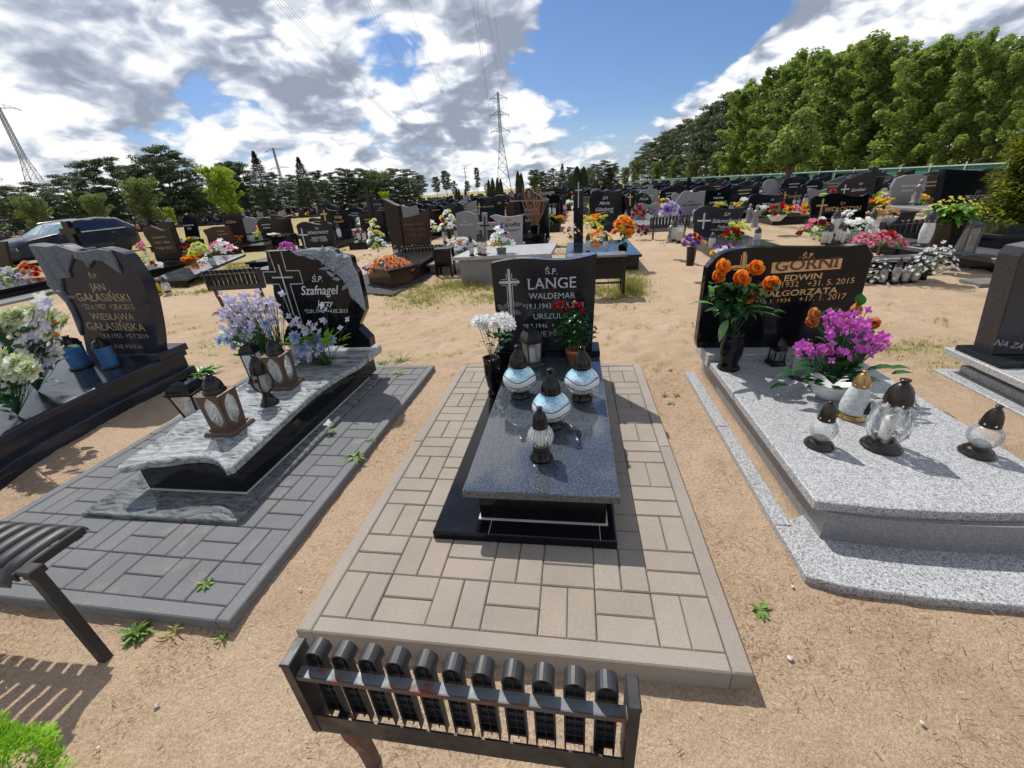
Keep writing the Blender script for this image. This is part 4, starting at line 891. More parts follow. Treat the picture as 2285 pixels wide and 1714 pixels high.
# ------------------------------------------------------------------ white granite grave (right)
def grave_white():
    t = empty('grave', (2.4, 1.3, GZ), 'white speckled granite grave with black GÓRNI headstone in gold letters', 'grave', 'graves in the front row'); Y = 2.19
    pl = [(1.872, .622, 1), (1.80, .622, 1), (1.805, .358, 1), (1.88, .335), (1.98, .315), (2.2, .295), (2.45, .29), (2.7, .30), (2.95, .335), (3.05, .36, 1), (3.05, .70, 1), (1.95, .70, 1), (1.872, .66, 1)]
    MB().prism(smoothpoly(pl, 3), -.13, -.046, 'z', .004).build('front_plate', WHITE, t)
    for i in range(2): y0 = .625+i*.83; MB().box(1.80, 1.872, y0, y0+.825, -.13, -.046, .004).build('side_strip', WHITE, t)
    body = [(1.945, 2.36, 1), (1.945, .56, 1), (2.1, .535), (2.4, .52), (2.7, .53), (2.86, .56, 1), (2.86, 2.36, 1)]
    MB().prism(smoothpoly(body, 3), -.12, .092, 'z').build('plinth', GREY, t)
    sb = [(1.898, 2.05, 1), (1.898, .578, 1), (1.925, .572), (2.1, .553), (2.38, .545), (2.65, .56), (2.86, .60), (2.888, .62, 1), (2.888, 2.05, 1)]
    MB().prism(smoothpoly(sb, 3), .093, .135, 'z', .006, 2).build('slab', WHITE, t)
    MB().box(1.885, 2.905, 2.055, 2.37, .093, .187, .004).build('headstone_base', WHITE, t)
    P_ = facepoly(c5, [(205, 612, 1), (262, 205), (275, 155), (330, 95), (400, 58), (470, 42), (560, 33), (700, 30), (850, 32), (1000, 32), (1110, 28), (1200, 18), (1252, 14, 1), (1292, 80, 1)], Y)
    br = AT(c5(1150, 500), Y); P_ += [(2.86, .19, 1), (P_[0][0]+.012, .19, 1)]
    h = MB().prism(smoothpoly(P_, 3), Y+.08, Y, 'y', .004).build('headstone', BLACK, t)
    def pt(x, y): q = AT(d2(x, y), Y); return (q.x, q.z)
    cr = MB(); bar(cr, pt(640, 65), pt(600, 520), .020, Y); bar(cr, pt(470, 245), pt(760, 225), .018, Y, .0034)
    for a_, b_ in (((604, 100), (592, 225)), ((500, 228), (592, 222)), ((668, 95), (655, 215)), ((655, 215), (760, 208)), ((585, 268), (560, 500)), ((660, 262), (640, 500)), ((500, 275), (585, 268)), ((655, 262), (750, 255))): bar(cr, pt(*a_), pt(*b_), .005, Y)
    cr.build('cross', TGOLD, h)
    pn = MB().prism(facepoly(d2, [(948, 318), (965, 190), (1792, 140), (1765, 262)], Y), Y-.0004, Y-.0018, 'y').build('name_panel', TGOLD, h)
    k = dict(serif=True, bold=.012)
    inscr(h, TBROWN, Y, d2, [('GÓRNI', (985, 292), (1735, 240), dict(serif=True, bold=.018, hs=.80, lift=.0036))], 'inscription')
    inscr(h, TGOLD, Y, d2, [('Ś.P.', (1312, 145), (1455, 134), k), ('EDWIN', (1100, 408), (1545, 378), dict(serif=True, bold=.018, hs=.8)), ('*4. 5. 1932', (790, 498), (1268, 470), dict(hs=.9)), ('+31. 5. 2015', (1368, 470), (1920, 428), dict(hs=.95)), ('MAŁGORZATA', (800, 602), (1735, 545), dict(serif=True, bold=.016, hs=.8)), ('*25. 1. 1934', (760, 680), (1170, 650), dict(hs=.9)), ('+17. 1. 2017', (1270, 648), (1822, 612), dict(hs=.95))])
grave_white()
def gorni_things():
    z = .136
    t = lantern('small round clear glass lantern, left front on the white slab', .058, .034, .042, .148, .245, BRZ, BRZ, glassmat('thick clear glass', body=.30, bodycol=(.9, .92, .92)), .062, candle=None); t.location = (2.105, .985, z)
    t = lantern('small round clear lantern standing alone at the right front of the white slab', .060, .034, .044, .15, .248, BRZ, BRZ, GLASS, .062, candle=(.030, .02, GREYG)); t.location = (2.74, .945, z)
    big = lantern('large clear glass jar lantern with bronze lid and red berries inside', .085, .052, .045, .235, .355, BRZ, BRZ, RIBG2, .080, candle=(.026, .12, WAX),
        glass_p=[(.050, .045), (.066, .06), (.082, .10), (.084, .13), (.074, .17), (.062, .195), (.058, .205), (.072, .222), (.080, .232), (.074, .240), (.055, .244)])
    b = MB(); rg = random.Random(8)
    for _ in range(34): b.lathe([(0, -.004), (.0045, 0), (0, .004)], 6, (rg.gauss(.025, .015), rg.gauss(-.035, .012), .062+abs(rg.gauss(0, .028))))
    b.build('berries', mat('dark red berries', 'plain', (.22, .01, .02), .4), big); big.location = (2.375, .985, z)
    t = lantern('frosted white lantern with golden lid and golden foot, behind the large jar', .066, .036, .035, .185, .272, GOLD, GOLD, WHITEG, .066, candle=None, glass_p=[(.060, .034), (.064, .06), (.060, .10), (.048, .15), (.036, .186)])
    ch = MB()
    for x0, x1, z0, z1 in ((.012, .020, .05, .075), (.021, .030, .05, .10), (.031, .037, .05, .082), (.023, .028, .10, .115)): ch.prism([(x0, z0), (x1, z0), (x1, z1), ((x0+x1)/2, z1+.008), (x0, z1)], -.058, -.0655, 'y')
    ch.build('church_print', PLB, t); t.location = (2.40, 1.27, z)
    t = box_lantern('small black house-shaped lantern in the shade under the GÓRNI headstone', .075, .20, PLB, PLB, GREYG, roofh=.085, basew=.095); t.rotation_euler = (0, 0, .15); t.location = (2.315, 2.00, z)
    t = lantern('grey glass lantern with bronze dome lid, behind the magenta flowers', .075, .045, .03, .16, .26, BRZ, BRZ, GREYG, .07, candle=None, glass_p=[(.072, .03), (.068, .08), (.056, .13), (.046, .16)]); t.location = (2.38, 1.78, z)
    t = empty('flower_vase', (1.985, 1.93, z), 'black rounded vase on the white slab holding orange roses', 'vase', 'dark flower vases')
    MB().lathe([(0, 0), (.070, 0), (.074, .010), (.066, .020), (.060, .024), (.064, .034), (.052, .048), (.062, .075), (.072, .12), (.074, .17), (.066, .22), (.060, .245), (.066, .262), (.056, .262), (.05, .24), (0, .235)], 32, (1.985, 1.93, z)).build('vase', BLACK, t)
    base = Vector((1.985, 1.93, z+.25)); t = empty('flower_bouquet', base, 'orange roses with broad green striped leaves in the black vase', 'flowers', 'flowers on the front graves')
    pts = []
    for x, y, r in ((370, 245, .050), (325, 360, .044), (585, 390, .056), (760, 265, .050), (945, 450, .052), (650, 600, .050)):
        p = AT(d2(x, y), 1.90+RND.uniform(-.04, .04)); pts.append(p); mb = MB(); rose(mb, p, (RND.uniform(-.5, .5), -.9, .55), r*1.06); mb.build('rose', P_ORANGE, t)
    stems_of(t, pts, base, L_DARK, .0026); lf = MB(); ls = MB(); rg = random.Random(6)
    for i in range(150):
        p = AT(d2(rg.gauss(560, 140), rg.uniform(430, 780)), 1.92+rg.uniform(-.05, .05)); a = rg.random()*6.28; leaf(lf, p, (cos(a), sin(a), rg.uniform(-.2, .5)), .075, .055, .8)
    lf.build('leaves', L_ROSE, t)
    for (x0, y0), (x1, y1), w in (((270, 700), (5, 670), .045), ((430, 770), (180, 760), .055), ((440, 880), (330, 1120), .055), ((640, 790), (1060, 830), .045), ((640, 740), (1000, 740), .04), ((260, 590), (230, 440), .035), ((560, 860), (480, 905), .03)):
        p, q = AT(d2(x0, y0), 1.90), AT(d2(x1, y1), 1.84); d = q-p; leaf(ls, p+Vector((0, 0, .01)), d+Vector((0, 0, .25*d.length)), d.length*1.06, w, .55, nt=6)
    ls.build('long_leaves', L_STRIPE, t)
    t = empty('planter', (2.62, 1.83, z), 'tall square dark grey planter holding three faded orange roses', 'vase', 'dark flower vases')
    MB().lathe([(.08, 0), (.115, .30), (.119, .302), (.119, .318), (.108, .318), (.1, .29), (0, .29)], 4, (2.62, 1.83, z), sq=True, smooth=False).build('planter', mat('dark grey plastic', 'plain', (.06, .063, .068), .5), t)
    for v in t.children: v.rotation_euler = (0, 0, .06)
    base = Vector((2.62, 1.83, z+.29)); t = empty('flower_bouquet', base, 'faded orange roses in the square grey planter behind the magenta flowers', 'flowers', 'flowers on the front graves'); pts = []
    for x, y in ((1440, 800), (1420, 890), (1940, 740), (2150, 910), (1800, 920)): p = AT(d2(x, y), 1.80); pts.append(p); mb = MB(); rose(mb, p, (RND.uniform(-.6, .6), -.8, .5), .042); mb.build('rose', P_PALEO, t)
    stems_of(t, pts, base); lf = MB()
    for x, y in ((1540, 960), (1560, 1060), (1830, 830), (1980, 710), (1600, 870), (1500, 860)): leaf(lf, AT(d2(x, y), 1.80), (RND.uniform(-.3, .3), -.2, .9), .11, .06, .4)
    lf.build('leaves', L_DARK, t)
    def rad(r, n): return [(r[i], z_) for i, z_ in enumerate(n)]
    bowl = [(0, 0), (.050, 0), (.085, .025), (.112, .065), (.122, .100), (.125, .108), (.117, .108), (.105, .08), (0, .07)]
    m = lambda cx, cy, sx, sy, n: cloud(c5, cx, cy, sx, sy, n, .05)
    flower_set((2.405, 1.49, z), 'magenta flower sprays with dark leaves in a white bowl on the white slab', [
        (P_MAG, 'bell', .024, m(1055, 500, 32, 42, 30)+m(1175, 520, 38, 45, 38)+m(1300, 620, 42, 30, 34)+m(1220, 655, 30, 14, 12)+m(960, 665, 65, 16, 26)+m(1080, 680, 55, 20, 30)+m(860, 640, 25, 10, 12)+P(c5, 1020, 430, 1035, 450, 1170, 440, 1345, 590))],
        cloud(c5, 1060, 790, 130, 45, 40)+P(c5, 990, 560, 990, 600, 1080, 620, 1370, 760, 1440, 765, 1320, 770, 800, 790, 780, 810, 860, 770, 920, 850, 960, 870), L_DARK, .10, pot=(WPOT, bowl))
    lf = MB()
    t = bpy.data.objects
gorni_things()

# ------------------------------------------------------------------ grave at the right edge
def grave_right():
    t = empty('grave', (4.3, 1.6, GZ), 'white granite grave cut by the right edge, black headstone reading NA ZAWSZE', 'grave', 'graves in the front row')
    MB().box(3.60, 5.2, .6, 2.36, -.13, -.065, .003).build('base_plate', WHITE, t)
    MB().box(3.72, 5.1, .7, 2.30, -.064, -.01, .003).build('step', WHITE, t)
    MB().box(3.76, 5.1, .8, 2.36, -.009, .055).build('plinth', GREY, t)
    MB().box(3.63, 5.15, .75, 2.38, .056, .10, .004).build('slab', WHITE, t)
    MB().box(3.66, 5.1, 1.98, 2.33, .101, .137, .004).build('headstone_base', BLACK2, t)
    Y = 2.13; P_ = [(3.70, .138), (4.75, .138), (4.75, .95), (4.3, .93), (3.84, .86)]
    q = AT(c5(2190, 90), Y); P_ = [(3.725, .138), (4.8, .138), (4.8, .95), (4.2, .93), (q.x+.02, q.z+.05), (q.x, q.z)]
    h = MB().prism(P_, Y+.15, Y, 'y', .004).build('headstone', mat('dark polished headstone granite', speckle((.016, .017, .019), (.085, .085, .09), 300, .42, .7, .12)), t)
    inscr(h, TGREY, Y, c5, [('NA ZAWSZE W NASZYCH SERCACH', (2022, 630), (3000, 790), dict(serif=True, shear=.3))])
grave_right()

# ------------------------------------------------------------------ cemetery benches
def slat_folded(w, z0, z1, d=.036, th=.004):
    """upturned plastic slat: shallow ribbed channel open towards the viewer, its curved nose arching back at the top"""
    mb = MB(); r_ = w/2; n = 10; d1_ = .016
    def chan(out, inn, dd):
        m = len(out); vs = [(x, 0, z) for x, z in out]+[(x, dd, z) for x, z in out]+[(x, 0, z) for x, z in inn]+[(x, dd-th, z) for x, z in inn]; fs = []
        for i in range(m-1): fs += [(i+1, i, m+i, m+i+1), (2*m+i, 2*m+i+1, 3*m+i+1, 3*m+i), (i, i+1, 2*m+i+1, 2*m+i)]
        mb.add(vs, fs, False); mb.add([(x, dd, z) for x, z in out], [tuple(range(m))]); mb.add([(x, dd-th, z) for x, z in inn], [tuple(range(m))])
    arc = lambda rr: [(-rr*cos(pi*k/n), z1-r_+rr*sin(pi*k/n)) for k in range(n+1)]
    zs = z1-r_-.008
    chan([(-r_, zs)]+arc(r_)+[(r_, zs)], [(-(r_-th), zs)]+arc(r_-th)+[(r_-th, zs)], d)
    mb.box(-r_, -r_+th, 0, d1_, z0, zs); mb.box(r_-th, r_, 0, d1_, z0, zs); mb.box(-r_+th, r_-th, d1_-th, d1_, z0, zs)
    k = int((z1-z0-.03)/.03)
    for i in range(k): mb.box(-r_+th, r_-th, d1_*.35, d1_-th, z0+.02+i*.03, z0+.0225+i*.03)
    mb.box(-.001, .001, d1_*.4, d1_-th, z0, z1-r_)
    return mb
def folded_bench(label, loc, rz, W=.745, n=11, zb=.28, H=.255, legs=True, sm=PLG, fm=RUST, top=PEELB, grp='cemetery benches'):
    """narrow bench with its slatted seat folded up against the frame; local z 0 = ground, +y away from viewer"""
    t = empty('bench', (0, 0, 0), label, 'bench', grp); zt = zb+H
    for i in range(n):
        x = -W/2+.05+i*(W-.10)/(n-1); s = slat_folded(.046, zb+.01, zt+.012).build('slat', sm, t); s.location = (x, -.004, 0)
    for sx in (-1, 1):
        mb = MB(); x = sx*(W/2); mb.box(x-.011, x+.011, -.032, .030, zb-.01, zt, .003); mb.box(x-.013, x+.013, -.034, .032, zt, zt+.006, .003); mb.build('side_plate', fm, t)
        if legs:
            lg = MB(); xx = sx*(W/2-.065); lg.tube([(xx, -.01, zb+.02), (xx+sx*.004, .0, zb-.08), (xx, .016, zb*.4), (xx-sx*.004, .02, -.02)], .021, 4, smooth=False); lg.build('leg', RUSTB, t)
    mb = MB(); mb.box(-W/2+.011, W/2-.011, -.026, -.004, zt-.044, zt-.040); mb.build('top_flange', top, t)
    mb = MB(); mb.box(-W/2+.011, W/2-.011, -.029, -.026, zt-.054, zt-.0395); mb.build('top_rail', OXIDE, t)
    mb = MB(); mb.box(-W/2+.011, W/2-.011, -.030, -.026, zb-.01, zb+.062); mb.build('bottom_rail', fm, t)
    t.location = loc; t.rotation_euler = (0, 0, rz); return t
FB = folded_bench('rusty black bench with folded slatted seat in the near foreground', (.667, -.383, GZ), R(-.5))
dup(FB, (2.125, -.415, GZ), 'folded rusty bench whose end just enters the bottom right corner', 0)
def open_bench():
    t = empty('bench', (-1.24, -.085, GZ), 'black slatted bench with open seat at the left edge', 'bench', 'cemetery benches'); z = .375; n = 11
    for i in range(n):
        x = -1.60+.035+i*.067; mb = MB(); w = .052; prof = []
        for k in range(11):
            u = k/10; y = -.205+.245*u; zz = z-.012*(2*u-1)**2-.03*max(0, u-.85)/.15-.035*max(0, .12-u)/.12
            prof.append((y, zz))
        vs = []
        for y, zz in prof: vs += [(x-w/2, y, zz-.016), (x-w*.42, y, zz-.003), (x, y, zz+.005), (x+w*.42, y, zz-.003), (x+w/2, y, zz-.016)]
        mb.add(vs, [(5*k+j, 5*k+j+1, 5*k+6+j, 5*k+5+j) for k in range(10) for j in range(4)], True)
        mb.add([vs[j] for j in range(5)], [(0, 1, 2, 3, 4)]); mb.add([vs[50+j] for j in range(5)], [(4, 3, 2, 1, 0)]); mb.build('slat', PLG, t)
    for y in (-.17, -.005): MB().box(-1.62, -.855, y-.012, y+.012, z-.055, z-.022).build('seat_rail', RUST, t)
    MB().box(-.868, -.852, -.19, .02, z-.05, z-.018, .003).build('side_plate', RUST, t)
    mb = MB(); mb.tube([(-.835, -.158, z-.03), (-.80, -.168, .17), (-.765, -.18, -.13)], .0215, 4, smooth=False); mb.build('leg', RUST, t)
    mb = MB(); mb.tube([(-1.60, -.158, z-.03), (-1.62, -.168, .17), (-1.66, -.18, -.13)], .0215, 4, smooth=False); mb.build('leg', RUST, t)
    MB().box(-.862, -.80, -.185, -.14, z-.045, z-.015, .004).build('bracket', RUST, t)
    mb = MB(); mb.tube([(-.83, -.19, z-.035), (-.83, -.180, z-.035)], .009, 8); mb.build('bolt', CHROME, t)
open_bench()

# ------------------------------------------------------------------ bushes, weeds
def tuft(label, x, y, z, r, n, m, h=.5, name='weed', w=.16, cat='weed', grp='weeds and seedlings'):
    mb = MB(); rg = random.Random(int(x*1000+y*77)); 
    for i in range(n):
        a = rg.random()*6.28; e = rg.uniform(.1, 1.2)*h; leaf(mb, (x+rg.gauss(0, r*.12), y+rg.gauss(0, r*.12), z), (cos(a), sin(a), e), r*rg.uniform(.6, 1.1), r*w*rg.uniform(.8, 1.3), rg.uniform(.3, 1.2), nt=3)
    return tag(mb.build(name, m, None), label, cat, grp)
Lw = leafmat('weed leaf', (.05, .12, .015), (.20, .32, .06), .35, .5, 20)
tuft('pale green rosette weed on the dark paving, nearest its front corner', -.592, .108, -.032, .040, 26, Lw, .5, w=.3)
tuft('weed rosette on the dark paving halfway along its right kerb', -.383, 1.01, -.032, .075, 34, Lw, .5, w=.16)
tuft('small weed between the dark paving blocks below the white flowered one', -.371, 1.20, -.032, .045, 16, Lw, .5)
tuft('weed at the rear corner of the dark grey paving', -.60, 2.24, -.032, .085, 36, Lw, .6, w=.12)
tuft('leafy green weed under the front kerb of the dark grey paving', -.745, -.085, GZ, .065, 60, Lw, 1.1, w=.2)
tuft('thin yellow weed under the dark kerb, right of the leafy one', -.60, -.07, GZ, .07, 16, leafmat('dry weed', (.2, .2, .06), (.4, .36, .14), .3), 1.2, w=.08)
tuft('little weed at the right front corner of the dark paving', -.385, -.065, GZ, .03, 14, Lw, .8, w=.25)
tuft('seedling on the sand between the beige paving and the white plate', 1.598, .219, GZ+.005, .05, 14, Lw, .6, w=.25)
tuft('grass clump behind the wavy grave, left one of two', -.93, 2.60, GZ, .11, 40, Lw, 1.1, w=.07)
tuft('grass clump behind the wavy grave, right one of two', -.76, 2.66, GZ, .12, 44, Lw, 1.1, w=.07)
for i, (x, y) in enumerate(((1.718, 2.387), (1.577, 1.926), (1.60, 1.80), (1.66, 1.93), (2.0, -.52), (1.75, 2.75))): tuft('tiny seedling in the sand strip right of the beige paving', x, y, GZ+.006, .035, 9, Lw, .6, w=.3)
tuft('spiky green houseleek clump on the sand behind the tall clear lantern', -2.72, 2.36, GZ, .20, 90, leafmat('succulent leaf', (.04, .16, .02), (.14, .34, .05), .25, .4, 10), .9, name='plant', w=.13, cat='plant')
mb = MB(); rg = random.Random(3)
for i in range(9): daisy(mb, (-.70+rg.gauss(0, .012), 1.285+rg.gauss(0, .012), .02+rg.uniform(0, .03)), (rg.uniform(-.5, .5), -.4, 1), .012)
t = empty('weed', (-.70, 1.28, -.032), 'tiny white flowered weed on the dark paving beside the black plinth', 'weed', 'weeds and seedlings'); mb.build('blossoms', P_WHITE, t); lf = MB()
for i in range(12): a = i*2.4; leaf(lf, (-.69, 1.27, -.03), (cos(a), sin(a), .7), .045, .012, .6)
lf.build('leaves', Lw, t)
def foliage(mb, c, rad, n, size, rg, flat=1.0, shell=.5, ratio=.5):
    """leaf-sized faces scattered through an ellipsoid"""
    cx, cy, cz = c; rx, ry, rz = rad
    for _ in range(n):
        while True:
            u, v, w = rg.uniform(-1, 1), rg.uniform(-1, 1), rg.uniform(-1, 1); q = u*u+v*v+w*w
            if shell*shell < q < 1: break
        p = Vector((cx+u*rx, cy+v*ry, cz+w*rz)); d = Vector((u+rg.gauss(0, .6), v+rg.gauss(0, .6), w*flat+rg.gauss(0, .6))).normalized(); a = d.orthogonal().normalized(); b = d.cross(a)
        th = rg.random()*6.28; e = a*cos(th)+b*sin(th); f_ = d.cross(e); s = size*rg.uniform(.6, 1.3)
        mb.add([p-e*s, p+f_*s*ratio, p+e*s, p-f_*s*ratio], [(0, 1, 2, 3)])
def thuja_corner():
    t = empty('thuja_bush', (-.60, -.62, GZ), 'bright lime green thuja bush at the bottom left corner', 'bush', 'evergreen bushes'); mb = MB(); rg = random.Random(12)
    for i in range(6500):
        a = rg.random()*6.28; e = rg.uniform(-.2, 1.4); d = Vector((cos(a)*cos(e), sin(a)*cos(e), sin(e)*1.1)); q = rg.uniform(.72, 1.0)*(1+.08*sin(a*5+e*7)); p = Vector((-.50, -.595, .10))+Vector((d.x*.145, d.y*.13, d.z*.20))*q
        leaf(mb, p, d+Vector((rg.gauss(0, .5), rg.gauss(0, .5), .5)), rg.uniform(.009, .017), rg.uniform(.005, .009), .4, nt=2)
    mb.build('foliage', leafmat('lime thuja scale', (.13, .30, .01), (.34, .60, .03), .45, .5, 14), t); s = MB(); s.tube([(-.50, -.595, -.09), (-.5, -.595, .2)], .012, 6, .004); s.build('trunk', BARK, t)
thuja_corner()
def thuja_right():
    X, Y = 8.98, 7.8; t = empty('thuja_tree', (X, Y, GZ), 'dense golden green thuja beside the TREPTO headstone at the right edge', 'tree', 'evergreen bushes'); mb = MB(); rg = random.Random(13)
    prof = lambda h: .88*(1-(h/3.1)**2.4)**.6
    for i in range(26000):
        h = rg.random()**.9*2.9; R0 = prof(h); a = rg.random()*6.28; q = rg.uniform(.74, 1.0)*(1+.12*sin(a*7+h*5)+.10*sin(h*13+a*3)); p = Vector((X+cos(a)*R0*q, Y+sin(a)*R0*q, GZ+.02+h))
        d = Vector((cos(a), sin(a), .5))+Vector((rg.gauss(0, .5), rg.gauss(0, .5), rg.gauss(0, .4))); leaf(mb, p, d, rg.uniform(.06, .115), rg.uniform(.034, .056), .5, nt=2)
    mb.build('crown', leafmat('golden thuja scale', (.05, .08, .008), (.27, .29, .025), .35, .6, 3.0), t); ib = MB()
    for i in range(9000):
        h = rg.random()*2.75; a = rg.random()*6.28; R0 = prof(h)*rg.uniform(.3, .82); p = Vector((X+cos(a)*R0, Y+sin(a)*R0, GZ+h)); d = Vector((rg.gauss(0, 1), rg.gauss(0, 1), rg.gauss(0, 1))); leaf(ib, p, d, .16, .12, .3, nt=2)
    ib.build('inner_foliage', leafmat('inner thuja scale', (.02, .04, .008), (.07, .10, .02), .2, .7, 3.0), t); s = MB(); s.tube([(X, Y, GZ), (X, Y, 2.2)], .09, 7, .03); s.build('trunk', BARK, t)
thuja_right()

# ------------------------------------------------------------------ graves further back
def slabbed(t, x0, x1, Y, m, sm, zt=.13, L=1.9, base=True):
    w = .06; MB().box(x0-w, x1+w, Y-L+.06, Y+.14, -.1, zt-.045).build('plinth', m, t)
    MB().box(x0-w-.04, x1+w+.04, Y-L, Y-.06, zt-.044, zt, .006).build('slab', sm, t)
    if base: MB().box(x0-w, x1+w, Y-.055, Y+.16, zt-.044, zt+.06, .006).build('headstone_base', m, t)
def bg_grave(label, cv, pts, Y, m, tx=(), tm=TWHITE, slab=True, sm=None, L=1.9, cross=None, cm=None, zt=.13, smooth_=True, th=.08, grp='graves behind the front row'):
    P_ = facepoly(cv, pts, Y); xs = [p[0] for p in P_]; x0, x1 = P_[0][0], P_[-1][0]
    t = empty('grave', ((min(xs)+max(xs))/2, Y, GZ), label, 'grave', grp); P_ = [(p[0], p[1], 1) if i in (0, len(P_)-1) else p for i, p in enumerate(P_)]
    poly = P_+[(x1-.01, zt+.05, 1), (x0+.01, zt+.05, 1)]; h = MB().prism(smoothpoly(poly, 3) if smooth_ else [p[:2] for p in poly], Y+th, Y, 'y', .005).build('headstone', m, t)
    if slab: slabbed(t, min(x0, x1), max(x0, x1), Y, m, sm or m, zt, L)
    else: MB().box(min(x0, x1)-.05, max(x0, x1)+.05, Y-.1, Y+.15, -.1, zt+.06, .005).build('headstone_base', m, t)
    if tx: inscr(h, tm, Y, cv, tx)
    if cross:
        mb = MB(); (tx_, ty_), (bx_, by_), (lx, ly), (rx, ry), w = cross
        f_ = lambda q: (AT(cv(*q), Y).x, AT(cv(*q), Y).z); bar(mb, f_((tx_, ty_)), f_((bx_, by_)), w, Y, .004); bar(mb, f_((lx, ly)), f_((rx, ry)), w, Y, .005); mb.build('cross', cm or tm, h)
    return t
k_ = dict(serif=True, bold=.01); sc_ = dict(shear=.35, bold=.01)
bg_grave('black headstone with rolling top lettered ZIÓŁKOWSCY, a long cross at its left', a2, [(720, 1010), (668, 860), (690, 825), (740, 808), (820, 825), (890, 835), (950, 818), (1000, 850), (1020, 980)], 9.3, BLACK2, [('Ś.P.', (845, 880), (880, 880), k_), ('ZIÓŁKOWSCY', (775, 925), (970, 915), k_), ('KRZYSZTOF', (815, 970), (950, 962), k_), ('*1962 +2009', (800, 995), (960, 988))], cross=((715, 870), (755, 1050), (690, 930), (775, 930), .03))
GBR = bg_grave('brown headstone with concave top lettered GRABOWSCY beside a taller upright slab', a2, [(1668, 1040), (1620, 770, 1), (1700, 765), (1790, 740), (1890, 680, 1), (1912, 1040)], 9.3, BROWN, [('GRABOWSCY', (1665, 850), (1855, 838), k_), ('*1938 +2001', (1690, 895), (1860, 885)), ('*1940 +2011', (1710, 945), (1860, 935))], tm=mat('worn lettering', 'plain', (.16, .08, .06), .6), slab=False)
mb = MB(); mb.lathe([(.05, 0), (.055, .0), (.055, .006), (.05, .006)], 20); o = mb.build('emblem_ring', TGREY, GBR); q = AT(a2(1820, 775), 9.295); o.rotation_euler = (pi/2, 0, 0); o.location = q-GBR.location
P_ = facepoly(a2, [(1610, 660), (1560, 640), (1470, 592)], 9.3); MB().prism([(P_[0][0], .1), P_[0], P_[1], P_[2], (P_[2][0]-.02+.05, .1)], 9.5, 9.25, 'y', .005).build('upright_slab', DBROWN, GBR)
def plinth_poly(t, px, z0, z1, m, name='plinth'):
    MB().prism([(G(p, GZ).x, G(p, GZ).y) for p in px], z0, z1, 'z', .01).build(name, m, t)
q1, q2, q3 = G(a2(1340, 1400), GZ), G(a2(1640, 1440), GZ), G(a2(1920, 1230), GZ)
MB().prism([(q1.x, q1.y+.05), (q2.x-.15, q2.y), (q2.x+.05, q2.y+.4), (q3.x+.05, 9.6), (q1.x-.1, 9.6)], -.1, .20, 'z', .01).build('plinth', BROWN, GBR)
MB().prism([(q1.x-.06, q1.y), (q2.x-.15, q2.y-.06), (q2.x+.12, q2.y+.36), (q3.x+.12, 9.2), (q1.x-.15, 9.2)], .201, .26, 'z', .01).build('slab', DBROWN, GBR)
MB().prism([(q1.x-.55, q1.y-.45), (q2.x+.05, q2.y-.5), (q3.x+.5, 8.2), (q3.x+.5, 9.8), (q1.x-.55, 9.8)], -.1, -.045, 'z').build('paving', PAVG, GBR)
bg_grave('pale grey rounded headstone with a small portrait, left of a grey stone cross', a3, [(370, 960), (345, 800), (335, 635, 1), (430, 612), (510, 625), (560, 670), (578, 740), (565, 860), (550, 960)], 9.3, GREY, [('Ś.P.', (415, 700), (445, 700)), ('JÓZEF', (420, 735), (465, 735), k_), ('KRAWCZAK', (385, 775), (535, 768), k_)], TWHITE, sm=GREY, L=2.2)
LP = bg_grave('pale granite headstone with curling left edge lettered Kapałka', a3, [(770, 1040), (775, 860), (790, 760), (760, 700), (715, 672), (780, 650), (860, 668), (950, 672), (1085, 648, 1), (1080, 1040)], 8.5, mat('pale granite', speckle((.17, .17, .17), (.40, .40, .40), 300, .40, .58, .4)), [('Ś.P.', (905, 725), (955, 722), sc_), ('Kapałka', (835, 785), (1058, 778), sc_), ('Krzysztof', (880, 840), (1050, 832), sc_)], PLB, sm=WHITE, L=2.3, zt=.22)
P_ = facepoly(a3, [(640, 1000), (690, 1000), (688, 820), (762, 820), (755, 740), (690, 735), (683, 628), (632, 630), (640, 735), (575, 745), (580, 825), (640, 820)], 8.55); t = MB().prism(P_, 8.65, 8.5, 'y', .004).build('stone_cross', GREY, LP); mb = MB(); f_ = lambda x, y: (AT(a3(x, y), 8.5).x, AT(a3(x, y), 8.5).z); bar(mb, f_(660, 670), f_(668, 990), .03, 8.5, .003); bar(mb, f_(610, 772), f_(720, 772), .03, 8.5, .0035); mb.build('inlay_cross', PLB, t)
t = empty('granite_bench', (-.62, 6.45, GZ), 'pale granite slab on a rough grey block behind the dark kerb, lanterns on top', 'bench', 'graves behind the front row')
MB().prism([(-1.02, 6.15), (.5, 6.05), (.5, 7.3), (-.95, 7.3)], -.1, .33, 'z').build('block', GREY, t); MB().prism([(-1.12, 6.08), (.55, 5.98), (.6, 7.3), (-1.0, 7.3)], .331, .385, 'z', .006).build('top', WHITE, t)
KP = bg_grave('black shrine-shaped tombstone with gabled roof, gilt Christ relief and open columns', a3, [(1000, 870), (985, 500, 1), (1365, 500, 1), (1365, 880)], 11, BLACK2, [('Ś.P.', (1150, 565), (1190, 562), k_), ('Krystyna', (1105, 610), (1260, 602), sc_), ('Wesołowska', (1095, 660), (1280, 650), sc_), ('Rajmund', (1115, 725), (1240, 715), sc_)], smooth_=False, L=1.8)
P_ = facepoly(a3, [(945, 495), (1010, 470), (1060, 420), (1115, 400), (1120, 372), (1160, 352), (1200, 372), (1210, 398), (1260, 420), (1310, 465), (1372, 485)], 10.95); MB().prism(smoothpoly(P_, 2), 11.1, 10.9, 'y', .006).build('gable', BLACK2, KP)
MB().prism(facepoly(a3, [(945, 505), (1378, 492), (1378, 480), (945, 492)], 10.9), 11.15, 10.8, 'y').build('cornice', GREY, KP)
